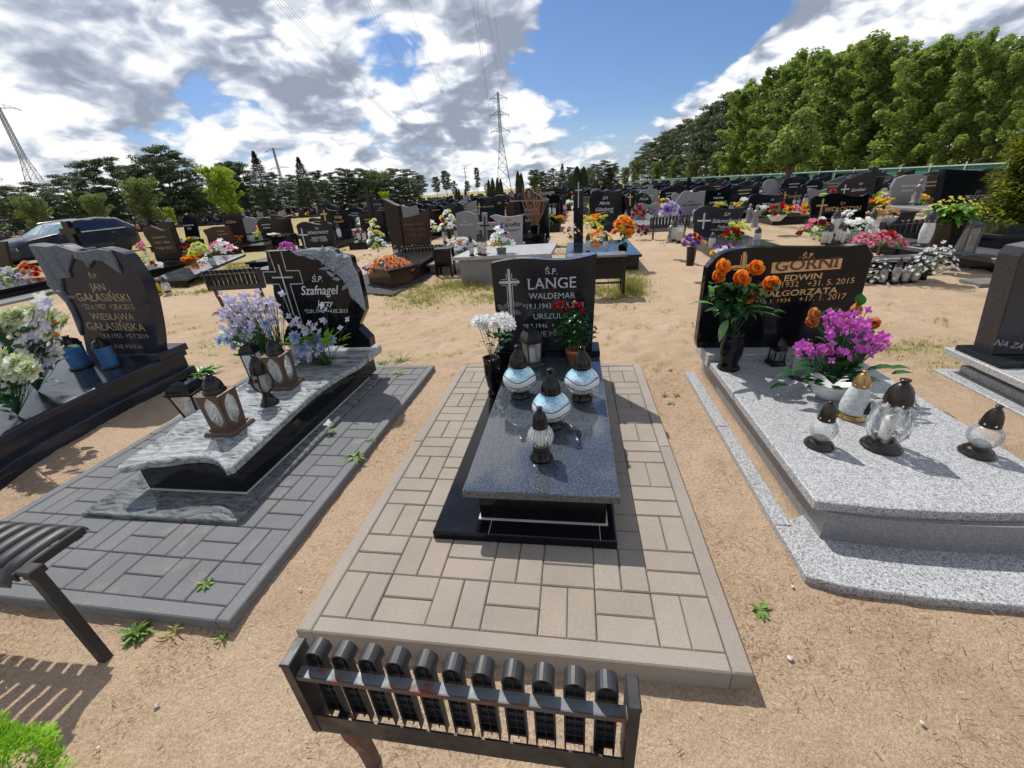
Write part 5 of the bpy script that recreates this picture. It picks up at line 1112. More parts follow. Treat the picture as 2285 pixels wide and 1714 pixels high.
rel = MB(); q = AT(a3(1158, 430), 10.88); rel.lathe([(0, -.13), (.035, -.12), (.05, -.02), (.045, .02), (.02, .04), (.03, .055), (.03, .085), (.015, .10), (0, .10)], 10, q); rel.build('relief', mat('gilt relief', 'plain', (.18, .14, .08), .5), KP)
for x in (1040, 1362):
    q = AT(a3(x, 500), 10.85); MB().box(q.x-.04, q.x+.04, 10.76, 10.85, .2, q.z, 0).build('column', BLACK2, KP)
bg_grave('dark headstone lettered Marta in white script, just right of the tall cross', a4, [(360, 700), (325, 560), (345, 420), (390, 378), (450, 385), (530, 400), (620, 385), (700, 372, 1), (690, 560), (700, 690)], 15, BLACK2, [('Ś.P.', (475, 480), (535, 476), sc_), ('Marta', (440, 540), (555, 532), sc_), ('Glitsberg', (397, 612), (600, 600), sc_), ('*1933 +1986', (440, 640), (600, 630))])
bg_grave('low dark headstone with gold crucifix left of the one lettered Piosik', a4, [(740, 560), (725, 480), (760, 410), (820, 375), (850, 365, 1), (840, 580)], 17.4, BLACK2, (), cross=((785, 415), (785, 550), (755, 450), (815, 450), .05), cm=TGOLD)
bg_grave('round-topped dark headstone lettered Piosik', a4, [(850, 510), (850, 430), (900, 408), (950, 410), (1000, 440), (1028, 490), (1025, 520)], 18, BLACK2, [('Ś.P.', (930, 445), (960, 443)), ('Piosik', (890, 490), (995, 482), sc_)])
bg_grave('pale grey headstone with wavy top and black script, behind the white edged folded bench', a4, [(845, 690), (830, 570), (870, 530), (930, 518), (1000, 540), (1060, 520), (1115, 508, 1), (1120, 690)], 14.5, GREY, [('Hanna', (975, 585), (1030, 580), sc_), ('Kaczorowska', (930, 615), (1070, 605), sc_)], PLB)
bg_grave('pale grey headstone with two rounded shoulders and small round portrait', a4, [(1310, 650), (1295, 520), (1350, 430), (1380, 395), (1430, 378), (1480, 395), (1540, 400), (1632, 388, 1), (1600, 650)], 15, GREY, [('Jadwiga', (1425, 510), (1495, 505), sc_), ('Hermelinska', (1360, 560), (1575, 545), sc_)], PLB)
bg_grave('low pale grey headstone just left of the two-shouldered one', a4, [(1270, 560), (1250, 450), (1270, 415), (1300, 405), (1335, 415), (1350, 440), (1340, 560)], 16.5, GREY)
bg_grave('black headstone with swept-up right corner lettered HALINA ANDRZEJAK', a4, [(1600, 560), (1640, 375, 1), (1720, 378), (1820, 350), (1930, 290, 1), (1885, 580)], 17, BLACK, [('Ś.P.', (1768, 425), (1800, 420)), ('HALINA', (1718, 475), (1835, 468), k_), ('ANDRZEJAK', (1668, 530), (1875, 518), k_)])
bg_grave('dark grey headstone lettered Salamończyk with a large pale cross', a4, [(1560, 1000), (1500, 820), (1508, 640), (1540, 590), (1620, 552), (1720, 555), (1850, 580), (1960, 582), (2075, 565, 1), (2010, 800), (1960, 1000)], 8.8, VIOL, [('Ś.P.', (1835, 665), (1905, 660), sc_), ('Salamończyk', (1700, 740), (2025, 735), sc_), ('Tadeusz', (1765, 800), (1915, 795), sc_), ('*17.08.1939 +7.3.2006', (1680, 832), (1985, 826))], cross=((1620, 632), (1600, 810), (1540, 718), (1690, 715), .035), sm=VIOL, L=2.6, zt=.20)
bg_grave('dark headstone with an oval portrait relief lettered Wikariak', a5, [(390, 590), (350, 540), (365, 460), (400, 428), (480, 415), (560, 425), (660, 432), (760, 412, 1), (735, 590)], 14.5, BLACK2, [('Ś.P.', (605, 490), (640, 488), sc_), ('Wikariak', (518, 555), (712, 545), sc_)])
bg_grave('black headstone lettered Woźniak in gold on the row behind Wikariak', a5, [(770, 490), (745, 420), (700, 385), (780, 355), (860, 368), (1020, 345, 1), (985, 500)], 18, BLACK2, [('Ś.P.', (870, 410), (900, 408)), ('Gwiżdała', (797, 460), (945, 448), sc_)], TGOLD, cross=((765, 390), (760, 470), (740, 430), (790, 428), .04), cm=TGOLD)
bg_grave('pale rounded headstone with a crescent motif, between two black ones', a5, [(1040, 480), (1010, 430), (1025, 370), (1060, 352), (1110, 365), (1160, 380), (1232, 355, 1), (1225, 430)], 18, GREY)
bg_grave('pale semicircular headstone with a small dark cross', a5, [(535, 400), (512, 330), (540, 280), (590, 252), (640, 255), (685, 290), (700, 340), (690, 400)], 23, GREY)
bg_grave('large black headstone with arched sloping top lettered Szreiber', a5, [(1390, 470), (1340, 370), (1370, 320), (1450, 260), (1560, 222), (1700, 212), (1788, 215, 1), (1770, 330), (1740, 470)], 14, BLACK2, [('Ś.P.', (1590, 315), (1635, 312), sc_), ('Szreiber', (1500, 390), (1670, 378), sc_)], cross=((1445, 310), (1420, 415), (1390, 368), (1485, 360), .03))
bg_grave('black headstone with gold cross and two oval portraits lettered WOŁOSZYN', a5, [(1045, 740), (1065, 470, 1), (1110, 440), (1200, 445), (1280, 408), (1400, 410), (1500, 440), (1620, 440), (1712, 405, 1), (1690, 560), (1640, 740)], 10.8, BLACK, [('Ś.P.', (1380, 540), (1445, 535), k_), ('WOŁOSZYN', (1195, 615), (1612, 598), dict(serif=True, bold=.02)), ('LESZEK', (1292, 672), (1465, 662), k_), ('*17.12.1954 +15.7.2007', (1190, 715), (1550, 700)), ('TERESA', (1275, 775), (1440, 765), k_)], TGOLD, cross=((1195, 470), (1145, 700), (1115, 550), (1240, 542), .04), cm=TGOLD)
t = bpy.data.objects
KP2 = bg_grave('black shrine tombstone with gable and gilt relief, behind the Szreiber stone', a5, [(1620, 420), (1640, 225, 1), (1890, 225, 1), (1830, 420)], 17, BLACK2, smooth_=False)
MB().prism(smoothpoly(facepoly(a5, [(1598, 222), (1640, 185), (1720, 165), (1735, 130), (1770, 112), (1805, 130), (1820, 165), (1885, 190), (1935, 212)], 16.95), 2), 17.1, 16.9, 'y', .006).build('gable', BLACK2, KP2)
bg_grave('tall plain black headstone lettered TREPTO beside the thuja', a6, [(960, 690), (1075, 130, 1), (1500, 150, 1), (1560, 150, 1), (1470, 700)], 9.3, BLACK2, [('Ś.P.', (1375, 385), (1435, 382), dict(shear=.3)), ('TREPTO', (1252, 455), (1520, 450), dict(shear=.3, serif=True)), ('WOJCIECH', (1238, 520), (1480, 515), dict(shear=.3)), ('Helena', (1262, 552), (1435, 548), sc_)], smooth_=False, th=.18, slab=False)
FDARK = mat('dark flamed granite', speckle((.045, .045, .047), (.12, .12, .125), 260, .4, .6, .4))
def trepto_base():
    t = empty('grave', (7.2, 6.8, GZ), 'long stepped dark grey grave with raised border at the right, before the TREPTO stone', 'grave', 'graves behind the front row')
    MB().prism([(6.02, 8.6), (6.55, 5.55), (8.6, 5.2), (9.4, 9.2), (6.1, 9.2)], -.1, .05, 'z').build('plinth', BLACK2, t)
    MB().prism([(5.95, 8.5), (6.45, 5.45), (8.6, 5.1), (9.4, 9.25), (6.0, 9.2)], .051, .11, 'z', .008).build('border', FDARK, t)
    MB().prism([(6.75, 8.6), (7.05, 6.3), (8.7, 6.1), (9.2, 8.8)], .111, .26, 'z').build('inner_block', BLACK2, t)
    MB().prism([(6.62, 8.4), (6.95, 6.2), (8.75, 5.95), (9.2, 8.4)], .261, .31, 'z', .01).build('inner_slab', BLACK2, t)
trepto_base()
tag(MB().box(5.75, 6.35, 4.80, 5.1, -.1, -.035, .005).build('concrete_slab', CONC), 'pale flat concrete slab lying on the sand at the right', 'slab')
# left side
bg_grave('brown headstone with wavy top and two oval portraits, right of the dark blue car', a1, [(1290, 1060), (1250, 930), (1185, 830), (1180, 780), (1230, 755), (1290, 775), (1340, 790), (1400, 768, 1), (1440, 900), (1500, 1050)], 9.3, DBROWN, [('ŁUKASIEWICZ', (1255, 858), (1365, 850), k_), ('*1937 +2004', (1270, 905), (1400, 895)), ('*1940 +2013', (1290, 950), (1420, 940))], TGOLD2)
bg_grave('dark block headstone with angled top behind the wavy brown one', a1, [(1330, 860), (1280, 745), (1350, 715, 1), (1415, 718, 1), (1440, 800)], 13, DBROWN, slab=False)
bg_grave('black pointed headstone with a curved top and white lettering on the field edge', a1, [(1530, 860), (1510, 760), (1500, 690), (1560, 655), (1600, 680), (1640, 860)], 17, BLACK, [('GOŹDZIEWSKI', (1510, 758), (1598, 750), k_), ('1957', (1545, 785), (1580, 782))])
bg_grave('reddish brown headstone with a cross shaped left end, behind pink flowers', a1, [(1720, 920), (1700, 840), (1668, 790), (1712, 775), (1760, 760), (1880, 755, 1), (1915, 850), (1940, 930)], 12.8, BROWN, [('KOSZAŁKA', (1785, 805), (1850, 798), k_), ('*1948 +2010', (1790, 835), (1880, 825))], TGOLD2)
bg_grave('dark brown square headstone lettered in gold, left of a pale rounded stone', a1, [(1880, 880), (1850, 760), (1828, 665, 1), (1900, 655), (1968, 642, 1), (2030, 880)], 14.6, DBROWN, [('Roman', (1875, 715), (1915, 712)), ('Kamiński', (1862, 735), (1948, 728), k_)], TGOLD2)
bg_grave('pale grey rounded headstone between the dark brown one and amber flowers', a2, [(185, 910), (155, 800), (190, 770), (250, 768), (300, 795), (328, 890)], 19, GREY)
bg_grave('dark headstone behind a louvred bench, its top edge dipping', a2, [(455, 880), (425, 745, 1), (500, 750), (560, 765), (600, 760, 1), (625, 860)], 15, DBROWN, [('WOJTKOWIAK', (485, 785), (570, 780))], TGREY)
bg_grave('black headstone lettered Hały in gold with a tall gold cross on its side slab', a2, [(985, 950), (880, 745, 1), (870, 690), (940, 680, 1), (970, 700), (1040, 708), (1130, 695, 1), (1185, 950)], 14, BLACK2, [('Ś.P.', (1040, 735), (1060, 733)), ('Hały', (1025, 782), (1095, 776), k_), ('Ryszard', (1020, 820), (1110, 812), k_)], TGOLD, cross=((920, 700), (940, 800), (890, 740), (952, 735), .05), cm=TGOLD)
bg_grave('dark stone with a curled roof-like top behind the Hały headstone', a2, [(900, 760), (870, 690), (862, 650), (920, 645), (955, 620), (990, 650), (1060, 680), (1075, 760)], 18, BLACK2)
bg_grave('dark flat headstone beside the tall wooden cross', a2, [(1370, 820), (1345, 610, 1), (1420, 602), (1480, 600, 1), (1500, 820)], 14, BLACK2, [('AWGUL', (1380, 660), (1465, 655)), ('JERZY', (1430, 690), (1480, 686)), ('*1949 +2003', (1410, 712), (1485, 706))], TGREY)
bg_grave('pale grey headstone with a concave top between two dark ones', a2, [(1640, 760), (1615, 670), (1640, 655), (1700, 672), (1780, 655, 1), (1800, 720)], 16, GREY)
bg_grave('heart shaped black headstone with gold lettering', a3, [(60, 830), (25, 720), (15, 600), (40, 548), (85, 545), (110, 565), (150, 545), (190, 570), (208, 640), (185, 740), (150, 830)], 15, BLACK, [('Łukaszkow', (70, 605), (160, 600), sc_)], TGOLD2)
bg_grave('low wavy dark headstone right of the heart shaped one', a3, [(235, 640), (215, 560), (250, 525), (310, 520), (350, 545), (410, 540), (415, 640)], 17, VIOL)
bg_grave('dark twin headstone with two stepped tops and gold lettering', a3, [(600, 700), (570, 520), (600, 470), (680, 455), (760, 450), (790, 435), (890, 432, 1), (885, 700)], 14.5, BLACK2, [('Ogrodowscy', (640, 570), (770, 560), sc_), ('Jan', (800, 530), (850, 526), sc_)], TGOLD2, cross=((600, 520), (600, 650), (580, 560), (620, 560), .04), cm=TGOLD2)
bg_grave('black headstone just right of the shrine-shaped tombstone', a3, [(1385, 660), (1370, 450, 1), (1430, 425), (1505, 428, 1), (1500, 660)], 16, BLACK, [('AUGUSTYN', (1385, 540), (1470, 535))], TGREY)
t = empty('grave', (-8.2, 9.0, GZ), 'low black grave with a large slanting lettered slab, left of the folded bench', 'grave', 'graves behind the front row')
qa, qb, qc, qd = [G(a1(*p), .12) for p in ((1240, 1185), (1520, 1180), (2020, 985), (1760, 1000))]
MB().prism([(qa.x, qa.y), (qb.x, qb.y), (qc.x-.6, qc.y-.8), (qd.x-.4, qd.y-.8)], -.1, .06, 'z').build('plinth', BLACK, t)
mb = MB(); zz = (.10, .10, .30, .30); c_ = [Vector((q.x, q.y, z_)) for q, z_ in zip((qa, qb, G(a1(2020, 985), .30), G(a1(1760, 1000), .30)), zz)]
mb.add(c_+[v-Vector((0, 0, .05)) for v in c_], [(0, 1, 2, 3), (7, 6, 5, 4)]+[(i, 4+i, 4+(i+1) % 4, (i+1) % 4) for i in range(4)]); mb.build('slab', SPECK, t)

# standing crosses
def cross_post(label, cv, top, base, Y, w, arm, army, m, m2=None, th=.1):
    a, b = AT(cv(*top), Y), AT(cv(*base), Y); t = empty('cross', (b.x, Y, GZ), label, 'cross', 'standing crosses')
    MB().box(a.x-w/2, a.x+w/2, Y, Y+th, -.1, a.z, .01).build('post', m, t)
    if arm: z = AT(cv(top[0], army), Y).z; MB().box(a.x-arm/2, a.x+arm/2, Y-.003, Y+th+.003, z-w*.4, z+w*.4).build('arm', m, t)
    if m2: z = a.z; MB().box(a.x-.012, a.x+.012, Y-.02, Y-.004, z-.42, z+.08).build('small_cross_post', m2, t); MB().box(a.x-.07, a.x+.07, Y-.019, Y-.005, z-.09, z-.065).build('small_cross_arm', m2, t)
    return t
cross_post('tall dark wooden cross beside the dark flat headstone', a2, (1305, 478), (1380, 820), 13.4, .14, .62, 570, PLB)
cross_post('tall black granite pillar topped with a slim pale cross, left of the amber flowers', a4, (205, 330), (205, 930), 8.9, .21, 0, 0, BLACK2, TGREY)
cross_post('black wooden cross standing before the dark blue car', a1, (515, 715), (610, 940), 7.5, .16, .42, 800, PLB)
cross_post('thin dark cross against the green fence', a4, (1450, 230), (1450, 370), 20, .14, .45, 300, PLB)
dup(FB, (-4.33, 4.95, GZ), 'black folded bench with thin legs on the sand left of the carved headstone', R(3), (1.22, 1.3, 1.12))
dup(FB, (3.35, 10.9, GZ), 'folded bench with bright slat ends before the pale wavy headstone', R(6), (1.3, 1.3, 1.0))
dup(FB, (6.55, 7.3, GZ), 'dark folded bench between the WOŁOSZYN grave and the yellow flower tub', R(10), (1.5, 1.3, 1.0))
dup(FB, (-2.35, 8.1, GZ), 'dark low bench right of the brown plinth with orange flowers', R(2), (1.2, 1.3, .85))
def flat_bench(label, cv, pl, pr, Y, zt, m, loc2=None):
    a, b = AT(cv(*pl), Y), AT(cv(*pr), Y); t = empty('bench', ((a.x+b.x)/2, Y, GZ), label, 'bench', 'cemetery benches')
    for i in range(3): MB().box(a.x, b.x, Y+i*.10, Y+i*.10+.085, a.z-.03, a.z, .004).build('seat_board', m, t)
    MB().box(a.x+.03, b.x-.03, Y+.02, Y+.035, a.z-.32, a.z-.04, .003).build('front_panel', BLACK, t)
    for x in (a.x+.03, b.x-.03):
        for y in (Y+.01, Y+.25): MB().box(x-.022, x+.022, y, y+.04, -.1, a.z-.031).build('leg', PLB, t)
    MB().box(a.x+.05, b.x-.05, Y+.02, Y+.04, .10, .125).build('rail', PLB, t)
flat_bench('polished bench with a dark panel directly behind the LANGE headstone', c3, (1000, 102), (1412, 102), 4.9, .43, mat('polished grey board', 'plain', (.16, .18, .19), .18))
flat_bench('louvred dark bench behind the white lilies, with slatted back', a3, (1085, 885), (1338, 885), 9.4, .4, BLACK2)
flat_bench('pale edged bench carrying lanterns, right of the GÓRNI headstone', a6, (300, 1090), (950, 1095), 5.25, .35, GREY)
flat_bench('dark bench with louvred back before the WOJTKOWIAK stone', a2, (415, 935), (615, 920), 11.5, .4, BLACK2)
flat_bench('dark slatted bench between the GRABOWSCY plinth and the pale granite block', a3, (70, 1040), (272, 1035), 6.9, .4, PLB)

# ------------------------------------------------------------------ flowers further back
POTB = (PLB, .05, .075, .11); POTG = (mat('grey pot', 'plain', (.18, .17, .15), .7), .06, .085, .16)
def bq(label, cv, px, py, Y, w, h, heads, leaves=(L_MID, 16, .10), pot=None, zb=None, **k):
    p = AT(cv(px, py), Y)
    if zb is None and not GZ-.02 < p.z < .46:      # keep it standing on a slab, not in the air
        p = G(cv(px, py), .16 if p.z > 0 else GZ); f = (p-CAM).length/max(.1, (AT(cv(px, py), Y)-CAM).length); w *= f; h *= f; heads = [(m, kk, n, r*f) for m, kk, n, r in heads]; leaves = leaves and (leaves[0], leaves[1], leaves[2]*f)
    bouquet((p.x, p.y, p.z if zb is None else zb), label, w, h, heads, leaves, pot, **k)
bq('pale pink lilies with pale green leaves in a stone pot on the pale granite block', a3, 855, 1135, 6.25, .40, .42, [(P_WHITE, 'daisy', 9, .075), (P_PINK, 'peony', 2, .04), (P_VIOL, 'peony', 4, .045)], (L_STRIPE, 16, .17), POTG)
bq('white silk flowers in front of the stone cross, among the lanterns', a3, 650, 1150, 6.3, .36, .24, [(P_WHITE, 'peony', 10, .06), (P_PINK, 'peony', 2, .045)], (L_MID, 8, .08))
bq('large amber and orange chrysanthemums in a dark vase by the black pillar', a4, 700, 1090, 6.9, .36, .60, [(P_AMBER, 'peony', 9, .085), (P_YEL, 'peony', 3, .08)], (L_DARK, 18, .17), (PLB, .06, .085, .16), up=.5)
bq('fiery orange and yellow lilies left of the tall chrysanthemums', a4, 420, 1000, 7.3, .55, .40, [(P_ORANGE, 'daisy', 7, .09), (P_LYEL, 'peony', 5, .06), (P_AMBER, 'daisy', 2, .08), (P_CREAM, 'peony', 2, .06)], (L_MID, 16, .14))
bq('violet, yellow and red pansy mix in the dark vase left of the GÓRNI headstone', a4, 1455, 1220, 5.75, .34, .26, [(P_VIOL, 'peony', 9, .045), (P_YEL, 'peony', 4, .045), (P_RED, 'peony', 4, .04)], (L_DARK, 16, .08), (PLB, .055, .07, .26))
bq('violet and yellow flowers lying before the Salamończyk headstone', a4, 1860, 1075, 6.7, .45, .20, [(P_VIOL, 'peony', 8, .05), (P_YEL, 'peony', 4, .05), (P_WHITE, 'peony', 4, .05), (P_MAROON, 'peony', 4, .04)], (L_DARK, 8, .08))
bq('garland of orange blossoms on the Salamończyk headstone', a4, 1880, 900, 8.6, .6, .10, [(P_AMBER, 'peony', 12, .045), (P_YEL, 'peony', 4, .04)], None)
bq('long wreath of orange flowers with white gypsophila on the GRABOWSCY plinth', a2, 1540, 1270, 6.4, .95, .34, [(P_PALEO, 'peony', 22, .055), (P_AMBER, 'peony', 12, .055), (P_PINK, 'daisy', 6, .05), (P_WHITE, 'bell', 8, .035)], (L_MID, 26, .12), dome=.3)
bq('tall white and lime flowers behind the orange wreath', a2, 1430, 1080, 7.2, .38, .66, [(P_WHITE, 'peony', 9, .06), (P_LYEL, 'peony', 9, .055)], (L_LIME, 12, .10), None, up=.15)
bq('magenta freesias in a black pot behind the carved headstone', a2, 600, 1120, 3.6, .22, .20, [(P_MAG, 'peony', 14, .028), (P_WHITE, 'bell', 3, .02)], (L_MID, 10, .06), None)
bq('yellow and amber chrysanthemums before the pale rounded stone', a2, 395, 930, 12.0, .6, .5, [(P_AMBER, 'peony', 7, .10), (P_YEL, 'peony', 5, .09)], (L_MID, 8, .14))
bq('lemon green chrysanthemum bunch on the slanting black grave', a1, 1650, 1000, 8.2, .5, .42, [(P_LYEL, 'peony', 10, .09), (P_YEL, 'peony', 1, .07)], (L_LIME, 6, .12))
bq('pink and white lilies right of the lemon green bunch', a1, 1830, 980, 9.0, .75, .42, [(P_PINK, 'daisy', 9, .10), (P_WHITE, 'daisy', 12, .10)], (L_STRIPE, 8, .14))
bq('white and red flowers on the kerb before the wavy brown headstone', a1, 1190, 1100, 7.9, .85, .30, [(P_WHITE, 'peony', 9, .07), (P_RED, 'peony', 5, .06), (P_PINK, 'daisy', 5, .06), (P_CREAM, 'peony', 4, .06)], (L_MID, 16, .12))
bq('yellow flower bunch behind the carved drapery headstone', a1, 760, 950, 7.8, .36, .18, [(P_YEL, 'peony', 12, .055)], (L_MID, 6, .08))
bq('pink carnations left of the wavy brown headstone', a1, 1180, 950, 8.8, .34, .28, [(P_PINK, 'peony', 9, .055), (P_LYEL, 'bell', 3, .05)], (L_MID, 8, .10))
bq('cream and lilac flowers on a dark grave at the far left edge', a1, 90, 1190, 4.6, .62, .24, [(P_CREAM, 'peony', 10, .06), (P_LILAC, 'peony', 9, .055)], (L_DARK, 14, .10))
bq('coral red carnations left of the carved drapery headstone', a1, 250, 1170, 4.4, .34, .26, [(P_PALEO, 'peony', 9, .05), (P_RED, 'peony', 5, .045)], (L_DARK, 8, .08))
bq('red bow and pink flowers behind the pale wavy headstone', a4, 880, 700, 12.5, .4, .5, [(P_MAROON, 'peony', 7, .07), (P_RED, 'peony', 4, .07)], (L_DARK, 8, .12))
bq('yellow flowers between two pale headstones', a4, 1170, 560, 14, .5, .35, [(P_LYEL, 'peony', 7, .09), (P_RED, 'peony', 2, .07)], (L_MID, 8, .12))
bq('tall lilac hydrangeas behind the folded bench with bright slat ends', a4, 1225, 690, 11.5, .6, .55, [(P_LILAC, 'peony', 9, .10), (P_VIOL, 'peony', 8, .10)], (L_MID, 8, .12))
bq('dark red flowers at the foot of the pale wavy headstone', a4, 905, 890, 10.9, .45, .38, [(P_MAROON, 'peony', 10, .06), (P_PINK, 'peony', 2, .05)], (L_DARK, 12, .12))
bq('red roses in a white bowl before the Wikariak headstone', a5, 660, 720, 10.5, .6, .32, [(P_RED, 'rose', 8, .06)], (L_DARK, 30, .14), (WPOT, .10, .2, .13))
bq('peach and orange flowers between the Wikariak and WOŁOSZYN graves', a5, 930, 620, 12, .95, .30, [(P_AMBER, 'peony', 7, .08), (P_PINK, 'peony', 6, .08), (P_YEL, 'peony', 4, .07)], (L_MID, 12, .14))
bq('wine red and pink roses at the left end of the row behind GÓRNI', a5, 1090, 920, 5.9, .42, .36, [(P_MAROON, 'rose', 3, .06), (P_PINK, 'rose', 5, .055), (P_WHITE, 'peony', 3, .05)], (L_LIME, 20, .13))
bq('white roses and silver leaves in the middle of the row behind GÓRNI', a5, 1490, 920, 5.9, .70, .34, [(P_WHITE, 'rose', 8, .06), (P_WHITE, 'bell', 14, .035), (P_LILAC, 'bell', 6, .03)], (L_STRIPE, 16, .10))
bq('bright pink blossoms left of the red ones behind the GÓRNI headstone', a5, 1660, 975, 5.6, .42, .18, [(P_PINK, 'peony', 16, .045)], (L_MID, 10, .08))
bq('salmon pink and crimson blossoms over broad leaves, right of the GÓRNI headstone', a5, 1880, 1010, 5.6, .46, .26, [(P_PINK, 'peony', 14, .05), (P_RED, 'peony', 6, .055)], (L_MID, 26, .15))
bq('bushy yellow green goldenrod arrangement in a tall black tub at the right', a6, 1010, 960, 5.75, .74, .34, [(P_YEL, 'bell', 30, .022), (P_LYEL, 'bell', 30, .026)], (L_MID, 150, .17), (PLB, .13, .19, .34), up=.35)
bq('small flowers on the stone shelf left of the yellow green tub', a6, 450, 450, 10.5, .7, .30, [(P_LYEL, 'peony', 8, .07), (P_WHITE, 'peony', 6, .06)], (L_MID, 12, .12))
bq('white and green flowers behind, right of the small shelf flowers', a6, 610, 440, 11.5, .55, .26, [(P_WHITE, 'peony', 8, .07)], (L_MID, 8, .12))
bq('orange flower ball on a dark grave under the fence', a6, 550, 290, 16, .6, .4, [(P_ORANGE, 'peony', 9, .12), (P_PINK, 'peony', 2, .1)], None)
bq('straw coloured dried arrangement in a pale box behind GÓRNI', a6, 370, 740, 7.4, .5, .22, [(P_PALEO, 'bell', 12, .04)], (leafmat('straw', (.35, .2, .08), (.6, .42, .22), .3), 30, .14), (WPOT, .16, .2, .16))
bq('white and lemon flowers in a dark vase left of the grey rounded headstone', a3, 270, 920, 7.9, .42, .52, [(P_WHITE, 'peony', 9, .065), (P_LYEL, 'peony', 4, .06), (P_RED, 'peony', 1, .05)], (L_MID, 10, .10), (PLB, .06, .085, .22), up=.15)
bq('white carnations on the low bench table among clear lanterns', a3, 400, 990, 7.3, .6, .20, [(P_WHITE, 'peony', 16, .045)], (L_DARK, 12, .08))
bq('small white flowers in a basket under the dark slatted bench', a3, 215, 1180, 7.4, .34, .16, [(P_WHITE, 'peony', 9, .045)], (L_MID, 12, .07))
bq('white orchids before the heart shaped headstone', a3, 70, 850, 12.5, .4, .5, [(P_WHITE, 'daisy', 8, .08)], (L_MID, 8, .12))
bq('bare reddish willow twigs in a pot before the shrine-shaped tombstone', a3, 1225, 870, 9.8, .2, .1, [(P_LYEL, 'bell', 2, .03)], None, (PLB, .09, .12, .22))
mb = MB(); rg = random.Random(21); q = AT(a3(1225, 800), 9.8)
for i in range(46): a = rg.uniform(-.55, .55); stem(mb, q+Vector((rg.gauss(0, .03), 0, 0)), q+Vector((sin(a)*.62, rg.uniform(-.2, .2), cos(a)*rg.uniform(.6, 1.0))), .006, .06)
tag(mb.build('twigs', mat('willow twig', 'plain', (.30, .15, .10), .8)), 'bundle of bare reddish twigs standing before the shrine-shaped tombstone', 'twigs')
bq('white mass of gypsophila hanging beside the lantern bench at the right', a6, 900, 1240, 5.05, .55, .42, [(P_WHITE, 'bell', 70, .028)], (leafmat('silver leaf', (.25, .28, .22), (.5, .52, .45), .2), 60, .07), up=.1)
bq('silver grey santolina clump at the left foot of the lantern bench', a6, 320, 1330, 5.2, .42, .34, [(P_WHITE, 'bell', 24, .025)], (leafmat('silver leaf', (.25, .28, .22), (.5, .52, .45), .2), 90, .07), up=.1)
bq('two small red flowers beside the slim pale headstone', a3, 935, 660, 11.8, .5, .2, [(P_RED, 'peony', 5, .07)], (L_MID, 4, .1))
bq('pinecone and silver wreath lying at the foot of the black pillar', a4, 130, 930, 8.3, .4, .34, [(P_MAROON, 'bell', 8, .05), (P_WHITE, 'bell', 8, .04)], (L_DARK, 10, .1))
bq('yellow flower tuft hanging on the black pillar side', a4, 300, 800, 8.5, .5, .32, [(P_LYEL, 'peony', 9, .06), (P_YEL, 'peony', 5, .06)], (L_LIME, 10, .1))
tuft('clump of golden leaves growing between the Wikariak slab and GÓRNI headstone', 4.55, 6.6, GZ, .35, 60, L_LIME, 1.2, 'plant', .3, 'plant', 'weeds and seedlings')

# lanterns further back
LA = lantern('tall clear jar lantern on the pale granite block, leftmost of three', .045, .035, .03, .22, .32, BRZ, PLB, RIBG, .045); LA.location = (-.66, 6.2, .386)
def lan(label, cv, px, py, Y, z=None, sc=1.0, src=None):
    p = AT(cv(px, py), Y)
    if z is None and not GZ-.02 < p.z < .46: q = G(cv(px, py), .16 if p.z > 0 else GZ); sc *= (q-CAM).length/(p-CAM).length; p = q
    dup(src or LA, (p.x, p.y, p.z if z is None else z), label, RND.random()*6, sc)
lan('tall clear jar lantern on the pale granite block, middle of three', a3, 530, 1220, 6.15, .386); lan('tall clear jar lantern on the pale granite block, rightmost of three', a3, 668, 1235, 6.1, .386)
LW = lantern('white glass lantern with grey lid by the black pillar, left one', .05, .04, .03, .22, .33, PLG, PLG, WHITEG, .05); p = AT(a4(310, 1075), 7.0); LW.location = p
lan('white glass lantern with grey lid by the black pillar, right one', a4, 510, 1085, 7.0, src=LW); lan('large round clear lantern left of the Salamończyk headstone', a4, 1335, 970, 7.4, sc=1.5); lan('dark lantern before the small angel, left of the round clear lantern', a4, 1275, 950, 7.6, sc=1.2)
for i, (x, y, s_) in enumerate(((410, 1260, 1.0), (545, 1240, 1.15), (650, 1250, 1.15), (745, 1265, 1.25))): lan(('leftmost', 'second', 'third', 'rightmost')[i]+' of the four glass lanterns under the pale edged lantern bench', a6, x, y, 5.15, GZ+.0, s_*.9)
lan('big pearly faceted lantern standing on the pale edged lantern bench', a6, 770, 1075, 5.3, .35, 1.35, LW)
for i, (x, y) in enumerate(((1290, 890), (1690, 900))): lan(('dark domed','grey domed')[i]+' lantern with patterned white glass among flowers behind GÓRNI', a5, x, y, 5.9, sc=1.1, src=LW)
for i, (x, y, c_) in enumerate(((1190, 985, 0), (1240, 990, 1), (1350, 960, 2), (1385, 985, 3))): lan(('leftmost', 'second', 'third', 'rightmost')[i]+' of the small grey lanterns just over the GÓRNI headstone', a5, x, y, 5.5, sc=.8)
for i, (x, y) in enumerate(((215, 960), (345, 950), (455, 1180), (130, 1180))): lan(('left clear lantern on the low bench table', 'right clear lantern on the low bench table', 'clear lantern below the dark plinth by the pale block', 'clear lantern under the dark slatted bench')[i], a3, x, y, 7.2, sc=.9)
LY = lantern('small yellow glass lantern between two clear ones on the kerb at left', .07, .05, .03, .20, .30, PLG, PLG, YELG, .06); LY.location = AT(a1(1305, 1305), 6.2)
LC = lantern('small clear lantern left of the yellow one on the kerb', .075, .05, .03, .20, .30, PLG, PLG, GLASS, .06); LC.location = AT(a1(1215, 1310), 6.2); lan('small clear lantern right of the yellow one on the kerb', a1, 1385, 1300, 6.2, src=LC)
